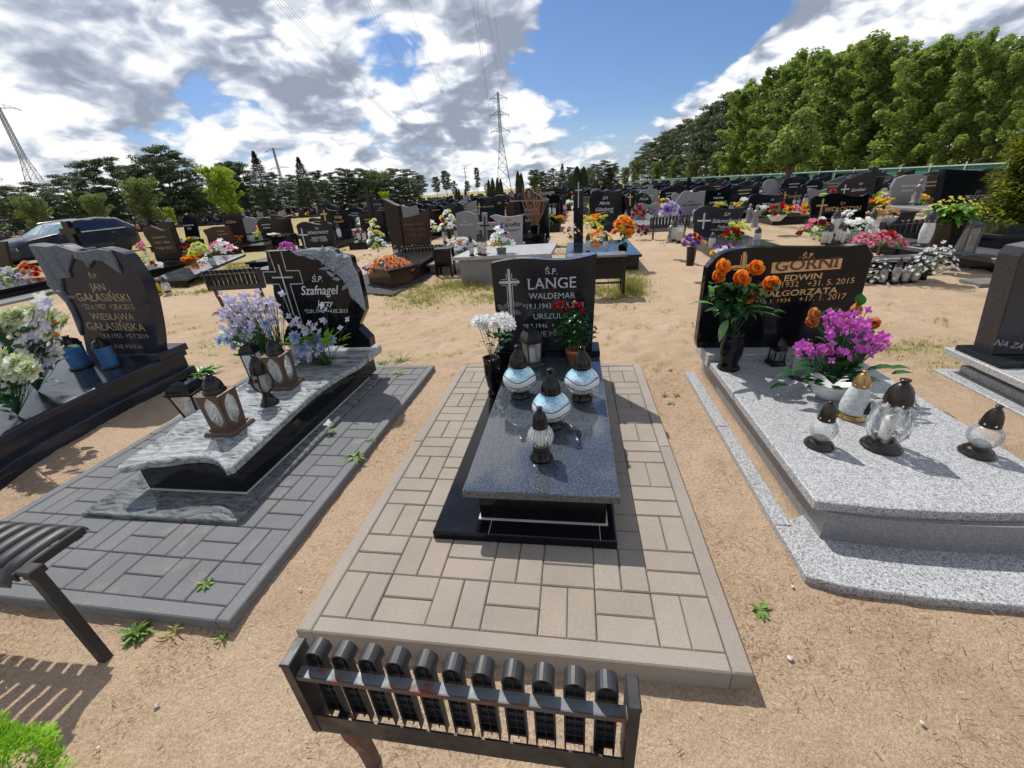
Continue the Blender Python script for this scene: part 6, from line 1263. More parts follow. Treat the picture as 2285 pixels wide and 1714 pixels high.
lan('two toned lantern beside the Hały headstone', a2, 1255, 985, 11, src=LW); lan('second pale lantern beside the Hały headstone', a2, 1305, 985, 11, src=LW); lan('white lantern before the Hały headstone base', a2, 1075, 960, 12.5, src=LW, sc=1.4)
for i, (x, y) in enumerate(((1390, 660), (1440, 665))): lan(('left', 'right')[i]+' white lantern before the AUGUSTYN headstone', a3, x, y, 14.5, src=LW, sc=1.2)
DL = box_lantern('glass box lantern with silver frame on the long stepped grave, left of its twin', .20, .46, PLG, STEEL, GREYG, roofh=.09, basew=.24); DL.location = AT(a6(1100, 1020), 5.95); DL.rotation_euler = (0, 0, .2)
dup(DL, AT(a6(1215, 1035), 6.0), 'glass box lantern with silver frame on the long stepped grave, right of its twin', .2)
# small stone figures
def figure(label, p, h, m, grp='grave figures'):
    t = empty('statue', p, label, 'statue', grp); k = h
    MB().lathe([(0, 0), (.20*k, 0), (.20*k, .05*k), (.15*k, .08*k), (.17*k, .25*k), (.12*k, .42*k), (.15*k, .62*k), (.14*k, .72*k), (.05*k, .80*k), (0, .80*k)], 12, p).build('robe', m, t)
    MB().lathe([(0, .76*k), (.05*k, .79*k), (.075*k, .86*k), (.07*k, .93*k), (.03*k, .98*k), (0, k)], 12, p).build('head', m, t)
    for s in (-1, 1):
        mb = MB(); x, y, z = p; mb.tube([(x+s*.13*k, y, z+.68*k), (x+s*.17*k, y-.06*k, z+.52*k), (x+s*.03*k, y-.16*k, z+.56*k)], .045*k, 6, .03*k); mb.build('arm', m, t)
figure('grey kneeling stone angel before the Wikariak headstone', AT(a5(415, 790), 10.0), .48, GREY); figure('small stone figure of a saint left of the Salamończyk headstone', AT(a4(1235, 960), 7.8), .40, GREY)
figure('slim pale stone figure standing against the Wikariak slab edge', AT(a5(345, 740), 10.2), .42, GREY); figure('seated grey stone figure on the shelf left of the TREPTO headstone', AT(a6(740, 490), 10.5), .5, GREY)

# ------------------------------------------------------------------ the crowded far rows
PROF = [[(-.5, 0), (-.5, .8), (-.25, .92), (0, .88), (.25, .85), (.5, 1.0), (.5, 0)], [(-.5, 0), (-.46, .85), (-.2, 1.0), (.2, 1.0), (.46, .85), (.5, 0)], [(-.45, 0), (-.5, .95), (.5, .95), (.45, 0)],
        [(-.5, 0), (-.5, .7), (-.3, .8), (-.1, 1.0), (.25, .96), (.5, .75), (.45, 0)], [(-.4, 0), (-.5, .65), (-.38, .9), (0, 1.02), (.38, .9), (.5, .65), (.4, 0)], [(-.5, 0), (-.5, .6), (.3, 1.02), (.5, .95), (.5, 0)]]
FM = [BLACK, BLACK2, BLACK2, VIOL, DBROWN, BLACK2, BROWN, BLACK2, mat('mid dark granite', speckle((.05, .05, .052), (.13, .13, .135), 200, .4, .6, .2)), GREY]
FNAME = ['black', 'dark grey', 'dark grey', 'dark violet', 'dark brown', 'dark grey', 'brown', 'dark grey', 'mid grey', 'pale grey']
SHP = ['rolling topped', 'shouldered', 'square', 'humped', 'rounded', 'slant topped']
FP = [P_WHITE, P_YEL, P_RED, P_PINK, P_WHITE, P_LYEL, P_AMBER, P_LILAC]
FN = ['white', 'yellow', 'red', 'pink', 'white', 'lemon', 'orange', 'lilac']
def far_proto():
    D = {}
    for pi_, pr in enumerate(PROF):
        for mi, m in enumerate(FM):
            mb = MB(); mb.prism(smoothpoly([(x*.86, .2+z*.72, 1) if z == 0 else (x*.86, .2+z*.72) for x, z in pr], 3), .12, 0, 'y', .01)
            mb.box(-.5, .5, -1.8, .2, -.02, .20, .02); mb.cur = 1
            for r_ in range(2): mb.box(-.22+r_*.04, .2-r_*.05, -.004, -.002, .66-r_*.12, .70-r_*.12)
            me_o = mb.build('gravestone', [m, TGREY if mi % 2 else TGOLD2]); D[pi_, mi] = me_o.data; bpy.data.objects.remove(me_o)
    return D
FARM = far_proto()
def clump_mesh(pm, seed):
    mb = MB(); rg = random.Random(seed)
    for i in range(9): a = i*2.4; q = math.sqrt(i/9)*.2; peony(mb, (cos(a)*q, sin(a)*q, .22+rg.uniform(-.06, .08)), (cos(a)*q*3, -.6, 1), .075)
    mb.cur = 1
    for i in range(12): a = i*2.4; leaf(mb, (0, 0, .08), (cos(a), sin(a), rg.uniform(.1, .9)), .22, .09, .7, nt=2)
    mb.lathe([(0, 0), (.07, 0), (.09, .12), (0, .12)], 8); o = mb.build('flower_bunch', [pm, L_MID]); d = o.data; bpy.data.objects.remove(o); return d
CL = [clump_mesh(m, i) for i, m in enumerate(FP)]
def lan_mesh():
    mb = MB(); mb.lathe([(0, 0), (.07, 0), (.06, .05), (.08, .12), (.07, .22)], 10); mb.cur = 1; mb.lathe([(.07, .22), (.06, .28), (.02, .34), (0, .34)], 10); o = mb.build('grave_lantern', [WHITEG, PLG]); d = o.data; bpy.data.objects.remove(o); return d
LANM = lan_mesh()
def far_rows():
    rg = random.Random(31); taken = [(o.location.x, o.location.y) for o in bpy.data.objects if o.get('category') in ('grave', 'cross', 'bench') and not o.parent]
    cand = []; named = [(atan2(o.location.x-CAM.x, o.location.y-CAM.y), hypot(o.location.x-CAM.x, o.location.y-CAM.y)) for o in bpy.data.objects if o.get('category') == 'grave' and o.location.y > 6]
    rows = [8.4, 11.3, 14, 16.8, 19.6, 22.4, 25.2, 28, 31, 34, 38, 42, 47, 52, 58, 64, 72, 82, 95]
    for ri, Y in enumerate(rows):
        x = -(1.7 if Y > 30 else .95)*Y-1+rg.random()
        while x < min(20, .85*Y+3):
            w = rg.uniform(1.1, 1.6) if Y < 40 else rg.uniform(1.3, 2.2)
            ok = not (-.2 < x-.45 < .9 and Y < 40) and rg.random() > .03
            if x < -11.5-(.05*Y) and hypot(x, Y) < 54: ok = False
            if x < -1.0*Y and rg.random() < .35: ok = False
            az_, d_ = atan2(x-CAM.x, Y-CAM.y), hypot(x-CAM.x, Y-CAM.y)
            if any(d_ < D_+.5 and abs(az_-A_) < .42/D_+.42/d_ for A_, D_ in named): ok = False
            if any(abs(x-a) < .9 and -1.2 < Y-b < 1.5 for a, b in taken): ok = False
            if Y < 10 and (x > -6.5): ok = False
            if x > 3.5 and Y < 12: ok = False
            if ok: cand.append((Y+rg.uniform(-.5, .5), x, ri))
            x += w
    cand.sort(); words = ['nearest', 'second', 'third', 'fourth', 'fifth', 'sixth', 'seventh', 'eighth', 'ninth', 'tenth', 'eleventh', 'twelfth', 'thirteenth', 'fourteenth', 'fifteenth', 'sixteenth', 'seventeenth', 'eighteenth']
    rest = MB(); fr = MB(); nfl = 0; seen = {}
    for i, (Y, x, ri) in enumerate(cand):
        pi_, mi = rg.randrange(6), rg.randrange(10); s_ = rg.uniform(.86, 1.12)
        if i < 262:
            o = bpy.data.objects.new('gravestone', FARM[pi_, mi]); COL.objects.link(o); o.location = (x, Y, GZ); o.scale = (s_*rg.uniform(.85, 1.25), 1, s_); o.rotation_euler = (0, 0, rg.uniform(-.04, .04))
            az = math.degrees(atan2(x-CAM.x, Y-CAM.y))
            side = 'left of the main pylon' if az < -8.8 else ('between the pylon and the sandy path' if az < 0 else 'right of the sandy path')
            tag(o, f'{FNAME[mi]} {SHP[pi_]} gravestone in the crowded rows, {side}', 'gravestone', 'gravestones in the crowded far rows')
        else:
            pr = PROF[pi_]; rest.cur = mi; rest.prism([(x+a*.9*s_, .12+b*.72*s_) for a, b in pr], Y+.12, Y, 'y'); rest.box(x-.5, x+.5, Y-1.8, Y-.01, -.1, .12)
        for _ in range(rg.choice((1, 2, 2, 3)) if Y < 34 else rg.choice((0, 1))):
            fi = rg.randrange(8); px, py = x+rg.uniform(-.4, .4), Y-rg.uniform(.3, 1.5)
            if rg.random() < .62:
                if nfl >= 200 and Y < 75:
                    fr.cur = fi
                    for _k in range(5): foliage(fr, (px+rg.uniform(-.2, .2), py, .25+rg.uniform(-.1, .15)), (.12, .12, .1), 3, .10, rg)
                if nfl < 200:
                    o = bpy.data.objects.new('flower_bunch', CL[fi]); nfl += 1; lab = f'{FN[fi]} flower bunch on a grave in the crowded far rows'
                    COL.objects.link(o); o.location = (px, py, GZ+.2); k = rg.uniform(.7, 1.4); o.scale = (k, k, k); tag(o, lab, 'flowers', f'{FN[fi]} flowers in the far rows')
            elif Y < 30:
                o = bpy.data.objects.new('grave_lantern', LANM); COL.objects.link(o); o.location = (px, py, GZ+.2); tag(o, 'pale glass lantern on a grave in the crowded far rows', 'lantern', 'lanterns in the far rows')
    for o in [o for o in bpy.data.objects if o.get('category') == 'grave' and o.location.y > 7.5 and not o.parent]:
        for k in range(4 if o.location.y < 19 else 2):
            px, py = o.location.x+rg.uniform(-.45, .45), o.location.y-rg.uniform(.22, 1.3); fi = rg.randrange(8)
            if rg.random() < .6: c = bpy.data.objects.new('flower_bunch', CL[fi]); lab, cat, g_ = f'{FN[fi]} flower bunch on a grave in the crowded far rows', 'flowers', f'{FN[fi]} flowers in the far rows'
            else: c = bpy.data.objects.new('grave_lantern', LANM); lab, cat, g_ = 'pale glass lantern on a grave in the crowded far rows', 'lantern', 'lanterns in the far rows'
            COL.objects.link(c); c.location = (px, py, .13); sc = rg.uniform(.55, 1.05); c.scale = (sc, sc, sc); c.rotation_euler = (0, 0, rg.random()*6); tag(c, lab, cat, g_)
    if rest.v: struct(rest.build('distant_graves', FM), 'stuff')
    if fr.v: struct(fr.build('distant_flowers', FP), 'stuff')
far_rows()

# ------------------------------------------------------------------ trees
def decid_mesh(seed, h=15, w=5.2, n=15000, size=.20, droop=1.5):
    """feathery crown: many small hanging leaf sprays along rising limbs, with gaps between them"""
    rg = random.Random(seed); mb = MB(); cl = []; tr = MB(); tr.tube([(0, 0, -.1), (.1, 0, h*.3), (-.1, .1, h*.6), (0, 0, h*.96)], .24, 7, .03)
    for i in range(34):
        q = (i+.5)/34; z0 = h*(.06+.84*q); a = i*2.4+rg.uniform(-.4, .4); L = w*.5*(.40+.60*sin(pi*min(1, .22+.58*q)))*rg.uniform(.55, 1.25); up = .5+1.0*q
        tip = Vector((cos(a)*L, sin(a)*L, z0+(h*1.01-z0)*(1-math.exp(-L*up/(h*1.01-z0))))); b = Vector((0, 0, z0)); tr.tube([b, b.lerp(tip, .5)+Vector((0, 0, L*.05)), tip], .055, 4, .012)
        for k in range(5): u = .30+.17*k; cl.append((b.lerp(tip, u), (.30+.42*rg.random())*(1.15-.35*u)*(w/5.2)))
    for i in range(5): cl.append((Vector((rg.gauss(0, .3), rg.gauss(0, .3), h*(.9+.03*i))), .38))
    for c_, r_ in cl: foliage(mb, c_, (r_*1.05, r_*1.05, r_*droop), n//len(cl), size, rg, -.3, .25, .5)
    return mb, tr
def pine_mesh(seed, h=12, w=7, n=12000, size=.22, low=.08):
    """irregular pine: flat foliage pads at the ends of bent boughs"""
    rg = random.Random(seed); mb = MB(); cl = []; lean = rg.uniform(-.5, .5); tr = MB(); tr.tube([(0, 0, -.1), (lean*.4, 0, h*.4), (lean, .1, h*.93)], .22, 6, .05)
    for i in range(44):
        q = (i+.5)/44; z = h*(low+(1-low)*q); prof = .30+.70*sin(pi*min(1, .12+.80*q)); a = i*2.4+rg.uniform(-.6, .6); L = w*.5*prof*rg.uniform(.45, 1.2); b = Vector((lean*q, 0, z-.5)); tip = Vector((lean*q+cos(a)*L, sin(a)*L, min(h, z+rg.uniform(-.3, .5))))
        tr.tube([b, tip], .06, 4, .02); cl += [(tip, rg.uniform(.6, 1.05)), (b.lerp(tip, .6)+Vector((0, 0, .2)), rg.uniform(.5, .95))]
    for c_, r_ in cl: foliage(mb, c_, (r_*1.25, r_*1.25, r_*.55), n//len(cl), size, rg, 1.4, .2, .32)
    return mb, tr
def spruce_mesh(seed, h=11, w=6.2, n=15000, size=.22):
    rg = random.Random(seed); mb = MB()
    for i in range(n):
        q = rg.random()**1.5; z = h*q; R0 = w*.5*(1-q)**.95*(1+.20*sin(z*5.5)+.12*sin(z*17))+.05; a = rg.random()*6.28; k = rg.uniform(.45, 1)*(1+.1*sin(a*5+z)); p = Vector((cos(a)*R0*k, sin(a)*R0*k, z+.25-R0*k*.22))
        d = Vector((cos(a), sin(a), -.25+rg.gauss(0, .2))); sd = Vector((-sin(a), cos(a), rg.gauss(0, .3))); s = size*rg.uniform(.6, 1.2); mb.add([p-d*s*.5, p+sd*s*.25, p+d*s, p-sd*s*.25], [(0, 1, 2, 3)])
    tr = MB(); tr.tube([(0, 0, -.1), (0, 0, h*.95)], .16, 6, .03); return mb, tr
def cypress_mesh(seed, h=6, w=1.7, n=3500, size=.13):
    rg = random.Random(seed); mb = MB()
    for i in range(n):
        q = rg.random(); z = h*q; R0 = w*.5*(min(1, q*6)**.5)*(1-q**2.6)**.7; a = rg.random()*6.28; k = rg.uniform(.7, 1.0); p = Vector((cos(a)*R0*k, sin(a)*R0*k, z)); d = Vector((cos(a)*.4, sin(a)*.4, 1)); sd = Vector((-sin(a), cos(a), 0)); s = size*rg.uniform(.6, 1.4); mb.add([p-d*s, p+sd*s*.5, p+d*s, p-sd*s*.5], [(0, 1, 2, 3)])
    tr = MB(); tr.tube([(0, 0, -.1), (0, 0, h*.8)], .1, 6, .02); return mb, tr
G_DEC = leafmat('deciduous leaf', (.125, .185, .045), (.32, .41, .12), .52, .5, .35); G_DEC2 = leafmat('darker deciduous leaf', (.09, .145, .04), (.25, .34, .105), .5, .5, .35)
G_PINE = leafmat('pine needle', (.040, .064, .038), (.115, .150, .078), .22, .6, .4); G_SPR = leafmat('spruce needle', (.030, .052, .036), (.090, .125, .075), .2, .6, .4)
G_BIR = leafmat('birch leaf', (.10, .14, .05), (.22, .27, .10), .4, .5, .4); G_BRT = leafmat('fresh green leaf', (.16, .26, .012), (.38, .48, .05), .45, .5, .4); G_CYP = leafmat('cypress needle', (.016, .036, .020), (.048, .085, .040), .15, .6, 1.0)
def proto_tree(name, cat, mesh, lm):
    cr, tr = mesh; t = empty(name, (0, -500, 0), 'tree', cat, 'trees'); o = t
    c = cr.build('crown', lm); c.parent = t; b = tr.build('trunk', BARK); b.parent = t; return t
PR = {'d0': proto_tree('deciduous_tree', 'tree', decid_mesh(1), G_DEC), 'd1': proto_tree('deciduous_tree', 'tree', decid_mesh(2, 14, 6), G_DEC2), 'd2': proto_tree('deciduous_tree', 'tree', decid_mesh(3, 16, 5), G_DEC),
      'p0': proto_tree('pine_tree', 'tree', pine_mesh(4), G_PINE), 'p1': proto_tree('pine_tree', 'tree', pine_mesh(5, 12, 6, low=.3), G_PINE), 'p2': proto_tree('pine_tree', 'tree', pine_mesh(6, 13, 8, low=.05), G_PINE),
      's0': proto_tree('spruce_tree', 'tree', spruce_mesh(7), G_SPR), 'c0': proto_tree('cypress_tree', 'tree', cypress_mesh(8), G_CYP), 'b0': proto_tree('birch_tree', 'tree', decid_mesh(9, 9, 5.5, 9000, .17, 1.7), G_BIR), 'g0': proto_tree('maple_tree', 'tree', decid_mesh(10, 7.5, 5.4, 7000, .20, .9), G_BRT)}
NAT = dict(d0=15, d1=14, d2=16, p0=12, p1=12, p2=13, s0=11, c0=6, b0=9, g0=7.5)
used = set()
def tree(kind, x, y, h, label, grp, rz=None, fat=1.0):
    k = h/NAT[kind]; rz = RND.random()*6 if rz is None else rz
    if kind in used: dup(PR[kind], (x, y, GZ), label, rz, (k*fat, k*fat, k), grp)
    else:
        used.add(kind); t = PR[kind]; t.location = (x, y, GZ); t.scale = (k*fat, k*fat, k); t.rotation_euler = (0, 0, rz); tag(t, label, 'tree', grp)
def tree_az(kind, az, el, dist, label, grp, fat=1.0):
    """stand a tree at azimuth az, distance dist, with its tip at elevation el"""
    tree(kind, CAM.x+dist*sin(R(az)), CAM.y+dist*cos(R(az)), 1.45+dist*math.tan(R(el)), label, grp, None, fat)
g1 = 'deciduous trees behind the green fence'; rg = random.Random(17)
ORD = ("first", "second", "third", "fourth", "fifth", "sixth", "seventh", "eighth", "ninth", "tenth", "eleventh", "twelfth", "thirteenth", "fourteenth", "fifteenth", "sixteenth")
for i in range(16):
    Y = 31+i*3.15+rg.uniform(-.7, .7); k = ('d1', 'd0', 'd2', 'd0', 'd1', 'd2')[i % 6]
    xx = 27.5+rg.uniform(-1, 1.5); dd = hypot(xx-CAM.x, Y-CAM.y); azd = math.degrees(atan2(xx-CAM.x, Y-CAM.y)); eld = (8.4 if azd > 36 else 9.8 if azd > 32 else 10.7 if azd > 26 else 9.3 if azd > 24.2 else 10.3 if azd > 21 else 9.0)+rg.uniform(-.5, .25)
    tree(k, xx, Y, .3+dd*math.tan(R(eld)), f'tall feathery green tree behind the fence, {ORD[i]} from the right edge', g1, fat=rg.uniform(1.2, 1.6))
for i, (Y, h, k) in enumerate(((36, 7.5, 'd0'), (41, 8.5, 'd1'), (46, 9.5, 'd1'), (51, 10, 'd2'), (55, 11, 'd0'), (60, 11.5, 'd0'), (64, 12, 'd1'), (70, 13, 'd2'), (75, 14, 'd1'))): tree(k, 33+rg.uniform(-1, 1), Y, h, 'leafy tree in the second line behind the green fence, mostly hidden', g1, fat=1.3)
g2 = 'pines beyond the right hand fence'
for i, (az, el, d, k) in enumerate(((19.3, 6.6, 94, 'p2'), (17.6, 7.3, 98, 'p0'), (16.3, 7.0, 104, 'p2'), (15.0, 6.3, 112, 'p1'), (14.0, 5.6, 120, 'p2'), (12.9, 5.4, 128, 'p0'), (11.7, 4.9, 138, 'p2'), (10.8, 4.4, 146, 'p1'), (9.8, 4.2, 150, 'p0'), (8.9, 3.7, 160, 'p2'), (8.0, 2.6, 175, 'p1'))):
    tree_az(k, az, el, d, f'dark pine beyond the right hand fence, {("first","second","third","fourth","fifth","sixth","seventh","eighth","ninth","tenth","eleventh")[i]} left of the leafy trees', g2, 1.2)
for i, (az, el, d, k) in enumerate(((18.3, 2.6, 85, 'b0'), (16.0, 2.2, 98, 'd1'), (13.6, 2.0, 110, 'b0'), (11.6, 1.8, 120, 'd1'), (9.7, 1.6, 130, 'b0'), (7.2, 2.0, 170, 'b0'), (20.5, 3.0, 78, 'd1'))): tree_az(k, az, el, d, ('pale birch under the dark pines','low green tree under the dark pines')[k == 'd1'], 'undergrowth trees below the pines', 1.2)
g3 = 'trees along the left horizon'
for i, (k, az, el, d, fat) in enumerate((('p2', -58, 4.6, 95, 1.2), ('p0', -56, 3.0, 90, 1.2), ('p2', -54.2, 3.2, 92, 1.3), ('p2', -52.3, 3.7, 95, 1.3), ('p0', -50.3, 4.7, 98, 1.1), ('p2', -48.6, 5.0, 98, 1.1), ('p1', -47, 4.4, 100, 1), ('p2', -45.9, 4.9, 105, .9), ('p0', -44.6, 5.9, 98, 1.15), ('p2', -43.4, 5.3, 98, 1.2), ('p2', -42.3, 3.6, 100, 1.1),
    ('p1', -39.3, 4.4, 118, 1), ('p0', -38.3, 4.4, 118, 1), ('s0', -36.4, 5.3, 112, 1.25), ('p2', -35.1, 3.3, 120, 1.1), ('s0', -32.2, 4.6, 105, 1.35), ('p2', -33.4, 3.0, 125, 1.1), ('p0', -30.9, 3.2, 120, 1.1), ('p2', -29.3, 3.0, 125, 1.2), ('p0', -27.6, 3.3, 125, 1.3), ('p2', -26.2, 3.3, 125, 1.3), ('b0', -24.6, 2.9, 130, 1.1), ('b0', -23.4, 2.7, 135, 1), ('p2', -22.2, 3.1, 125, 1.4), ('p2', -20.6, 2.9, 128, 1.4), ('p1', -19.1, 2.2, 130, 1),
    ('p1', -17.2, 1.9, 160, .8), ('p1', -16, 2.5, 160, .8), ('p0', -15, 1.3, 170, .8), ('p1', -12.1, 2.6, 150, .45), ('p1', -13.4, 1.2, 180, .8), ('p2', -11, .8, 200, 1),
    ('p1', -5.0, 1.9, 130, 1.2), ('p0', -4.0, 1.6, 135, 1), ('p2', -2.6, 1.9, 135, 1.1), ('s0', -1.5, 2.3, 125, 1.2), ('p2', -.7, 1.9, 130, 1.1), ('c0', .3, 1.9, 110, 1.8), ('c0', 1.1, 1.8, 110, 1.8), ('p2', 2.4, 2.0, 135, 1.2), ('p2', 3.6, 2.3, 130, 1.3), ('p2', 4.8, 1.9, 130, 1.2), ('b0', 6.1, 1.3, 150, 1.2))):
    nm = {'p': 'dark pine', 's': 'pointed dark spruce', 'b': 'pale green birch', 'c': 'columnar dark tree'}[k[0]]
    pos = 'at the far left' if az < -47 else ('above the dark blue car' if az < -42 else ('around the two left pylons' if az < -30 else ('on the horizon left of the main pylon' if az < -9 else 'on the horizon right of the main pylon')))
    tree_az(k, az, el, d, f'{nm} {pos}, number {("one","two","three","four","five","six","seven","eight","nine","ten")[i % 10]} from its left' if False else f'{nm} {pos}', g3, fat)
for i in range(62):
    az = -60+i*1.06+rg.uniform(-.3, .3)
    if -18.5 < az < -5.2: continue
    tree_az(('p2', 'p0', 'd1', 'p1', 'b0', 'p2')[i % 6], az, rg.uniform(1.5, 2.5) if az < -20 else rg.uniform(.9, 1.6), 128+rg.uniform(-6, 14), 'one of the dark mixed trees filling the back of the treeline', 'filling trees of the far treeline', 1.5)
tree_az('b0', -50.8, 2.0, 78, 'small pale green birch above the car windscreen', g3, 1.1); tree_az('b0', -47.2, 3.1, 84, 'pale green drooping birch left of the tall dark pine', g3, 1.3); tree_az('b0', -54.9, 2.0, 80, 'pale green tree at the far left above the field', g3, 1.2)
tree_az('g0', -40.3, 3.9, 82, 'bright yellow green maple standing before the dark pines', g3, 1.0); tree_az('g0', -23.6, .6, 60, 'low bright green bush behind the tall wooden cross', g3, .9); tree_az('g0', -45.5, .5, 70, 'yellowish shrub below the tall dark pine', g3, .7)
for i, (az, el) in enumerate(((-10.7, 1.15), (-10.2, 1.35), (-9.6, 1.3), (-9.2, 1.2), (-7.0, 1.9), (-6.6, 1.65), (-14.8, .6), (-14.5, .4), (-13.7, .4), (-36.9, .9), (-29.9, .8))): tree_az('c0', az, el, 62+i, ('slim dark cypress before the main pylon', 'slim dark cypress right of the main pylon', 'small dark cypress on the left horizon')[0 if i < 4 else 1 if i < 6 else 2], 'slim cypresses among the far graves', 1.0)
def tree_behind():
    t = empty('deciduous_tree', (17.6, 38, GZ), 'single leafy tree standing before the green fence with a forked dark trunk', 'tree', g1); mb = MB(); rg = random.Random(5)
    for cx, cz, r_ in ((-.9, 2.7, 1.0), (.8, 2.9, 1.1), (0, 3.6, 1.3), (-.5, 2.0, .6), (.6, 2.2, .7), (.2, 4.6, .9)): foliage(mb, (17.6+cx, 38, cz), (r_, r_*.8, r_*.8), 700, .17, rg)
    mb.build('crown', G_DEC, t); tr = MB(); tr.tube([(17.6, 38, GZ), (17.5, 38, 1.0), (17.0, 38, 2.4)], .22, 7, .06); tr.tube([(17.55, 38, .6), (17.9, 38, 1.6), (18.2, 38, 2.8)], .16, 7, .05); tr.build('trunk', BARK, t)
tree_behind()

# ------------------------------------------------------------------ green fence
def fence():
    t = empty('fence', (22, 60, GZ), 'long green sheet fence with pale posts and top rail below the trees', 'fence'); X = 22; y0, y1 = 20, 190
    def h(y): return 1.04 if y > 60 else 1.04-.10*(60-y)/40
    P_ = MB()
    for k in range(68): a, b = y0+k*2.5, y0+k*2.5+2.5; P_.box(X, X+.02, a, b-.02, -.1, h(a)-.02)
    P_.build('sheet', GREENF, t); rl = MB(); rl.beam((X-.05, y0, h(y0)-.04), (X-.05, y1, h(y1)-.04), .06); rl.build('top_rail', FPOST, t)
    for k in range(69): y = y0+k*2.5; mb = MB(); mb.box(X-.08, X-.03, y-.03, y+.03, -.1, h(y)+.12); mb.build('post', FPOST, t)
fence()

# ------------------------------------------------------------------ pylons and power lines
def pylon(label, az, el, dist, bw=.17, rot=0.0, arms=((.60, .16), (.76, .17), (.93, .14)), th=.10, name='pylon'):
    H = 1.45+dist*math.tan(R(el)); x, y = CAM.x+dist*sin(R(az)), CAM.y+dist*cos(R(az)); t = empty(name, (x, y, GZ), label, 'pylon', 'high voltage pylons'); M = Matrix.Translation((x, y, 0)) @ Matrix.Rotation(rot, 4, 'Z')
    def wid(z): q = z/H; return H*(bw*(1-q/.55)+.032*(q/.55) if q < .55 else .032-.014*(q-.55)/.45)/1
    def C(z, sx, sy): w = wid(z)/2; return M @ Vector((sx*w, sy*w, z))
    zs = [0]; 
    while zs[-1] < H*.985: zs.append(min(H*.985, zs[-1]+max(wid(zs[-1])*.85, H*.022)))
    mb = MB(); cs = ((-1, -1), (1, -1), (1, 1), (-1, 1))
    for z0, z1 in zip(zs, zs[1:]):
        for i in range(4):
            a, b = cs[i], cs[(i+1) % 4]; mb.beam(C(z0, *a), C(z1, *a), th*1.5); mb.beam(C(z0, *a), C(z1, *b), th*.75); mb.beam(C(z0, *b), C(z1, *a), th*.75); mb.beam(C(z1, *a), C(z1, *b), th*.6)
    mb.build('tower', STEEL, t)
    for fz, fw in arms:
        z = H*fz; L = H*fw*.95
        for s in (-1, 1):
            am = MB(); tip = M @ Vector((s*L, 0, z)); 
            for sy in (-1, 1): am.beam(C(z, s, sy), tip, th); am.beam(C(z+H*.035, s, sy), tip, th*.8)
            for k in (.33, .66): am.beam(C(z, s, 1).lerp(tip, k), C(z+H*.035, s, -1).lerp(tip, k), th*.6); am.beam(C(z, s, -1).lerp(tip, k), C(z+H*.035, s, 1).lerp(tip, k), th*.6)
            am.build('cross_arm', STEEL, t)
            for dy in (-1, 1): ins = MB(); ins.tube([tip, tip+(M.to_3x3() @ Vector((s*.2, dy*H*.045, -H*.012)))], th*1.3, 5); ins.build('insulator', STEEL, t)
    return t, H, M
PY, PH, PM = pylon('tall lattice pylon with three pairs of arms in the centre of the sky', -8.8, 10.15, 250, rot=R(10), arms=((.62, .105), (.775, .105), (.93, .095)), th=.14)
pylon('cropped lattice pylon at the left edge of the sky', -53.9, 9.5, 200, .2, R(30), ((.9, .12),), .075); pylon('small lattice pylon between two spruces on the left', -34.4, 5.7, 380, rot=R(-20), arms=((.66, .26), (.95, .24)), th=.13)
pylon('tiny distant lattice pylon left of the central one', -13.5, 2.75, 620, .14, R(10), ((.6, .14), (.78, .14), (.93, .12)), .15)
def wire(pts, r, label, grp):
    P_ = [Vector(p) for p in pts]; out = []
    for a, b in zip(P_, P_[1:]):
        for k in range(24): q = k/24; v = a.lerp(b, q); v.z -= 4*q*(1-q)*(a-b).length**2*.00012; out.append(v)
    out.append(P_[-1]); mb = MB(); mb.tube(out, r, 4); tag(mb.build('power_line', STEEL), label, 'power line', grp)
def dirp(az, el, dist): return CAM+Vector((sin(R(az)), cos(R(az)), math.tan(R(el))))*dist
for i, (fz, fx, az) in enumerate(((.93, -.09, -11.0), (.93, .09, -8.7), (.775, -.1, -10.8), (.775, .1, -9.5), (.62, -.1, -10.4), (.62, .1, -9.7))):
    a = PM @ Vector((fx*PH, 0, fz*PH)); b = dirp(az, 18.2+i*.15, 100); wire([a, b, b+(b-a)*.9], .026, 'thin black power line rising from the central pylon to the top edge', 'power lines from the central pylon')
for i in range(4): a = dirp(-15.5, 6.3, 420); b = dirp(-31.0+i*.35, 17.9, 110); wire([a, b, b+(b-a)*.5], .026, 'bundled power line slanting across the clouds left of the central pylon', 'bundled lines')
for i in range(2): a = dirp(-15, 7.2-i*.2, 420); b = dirp(-21.9+i*.35, 18.1, 110); wire([a, b, b+(b-a)*.5], .022, 'thin power line slanting beside the small blue gap', 'slanting lines beside the gap')
wire([dirp(-13, 8, 420), dirp(-17.7, 18.1, 110), dirp(-24, 36, 60)], .022, 'single thin power line between the blue gap and the central pylon', 'single line')

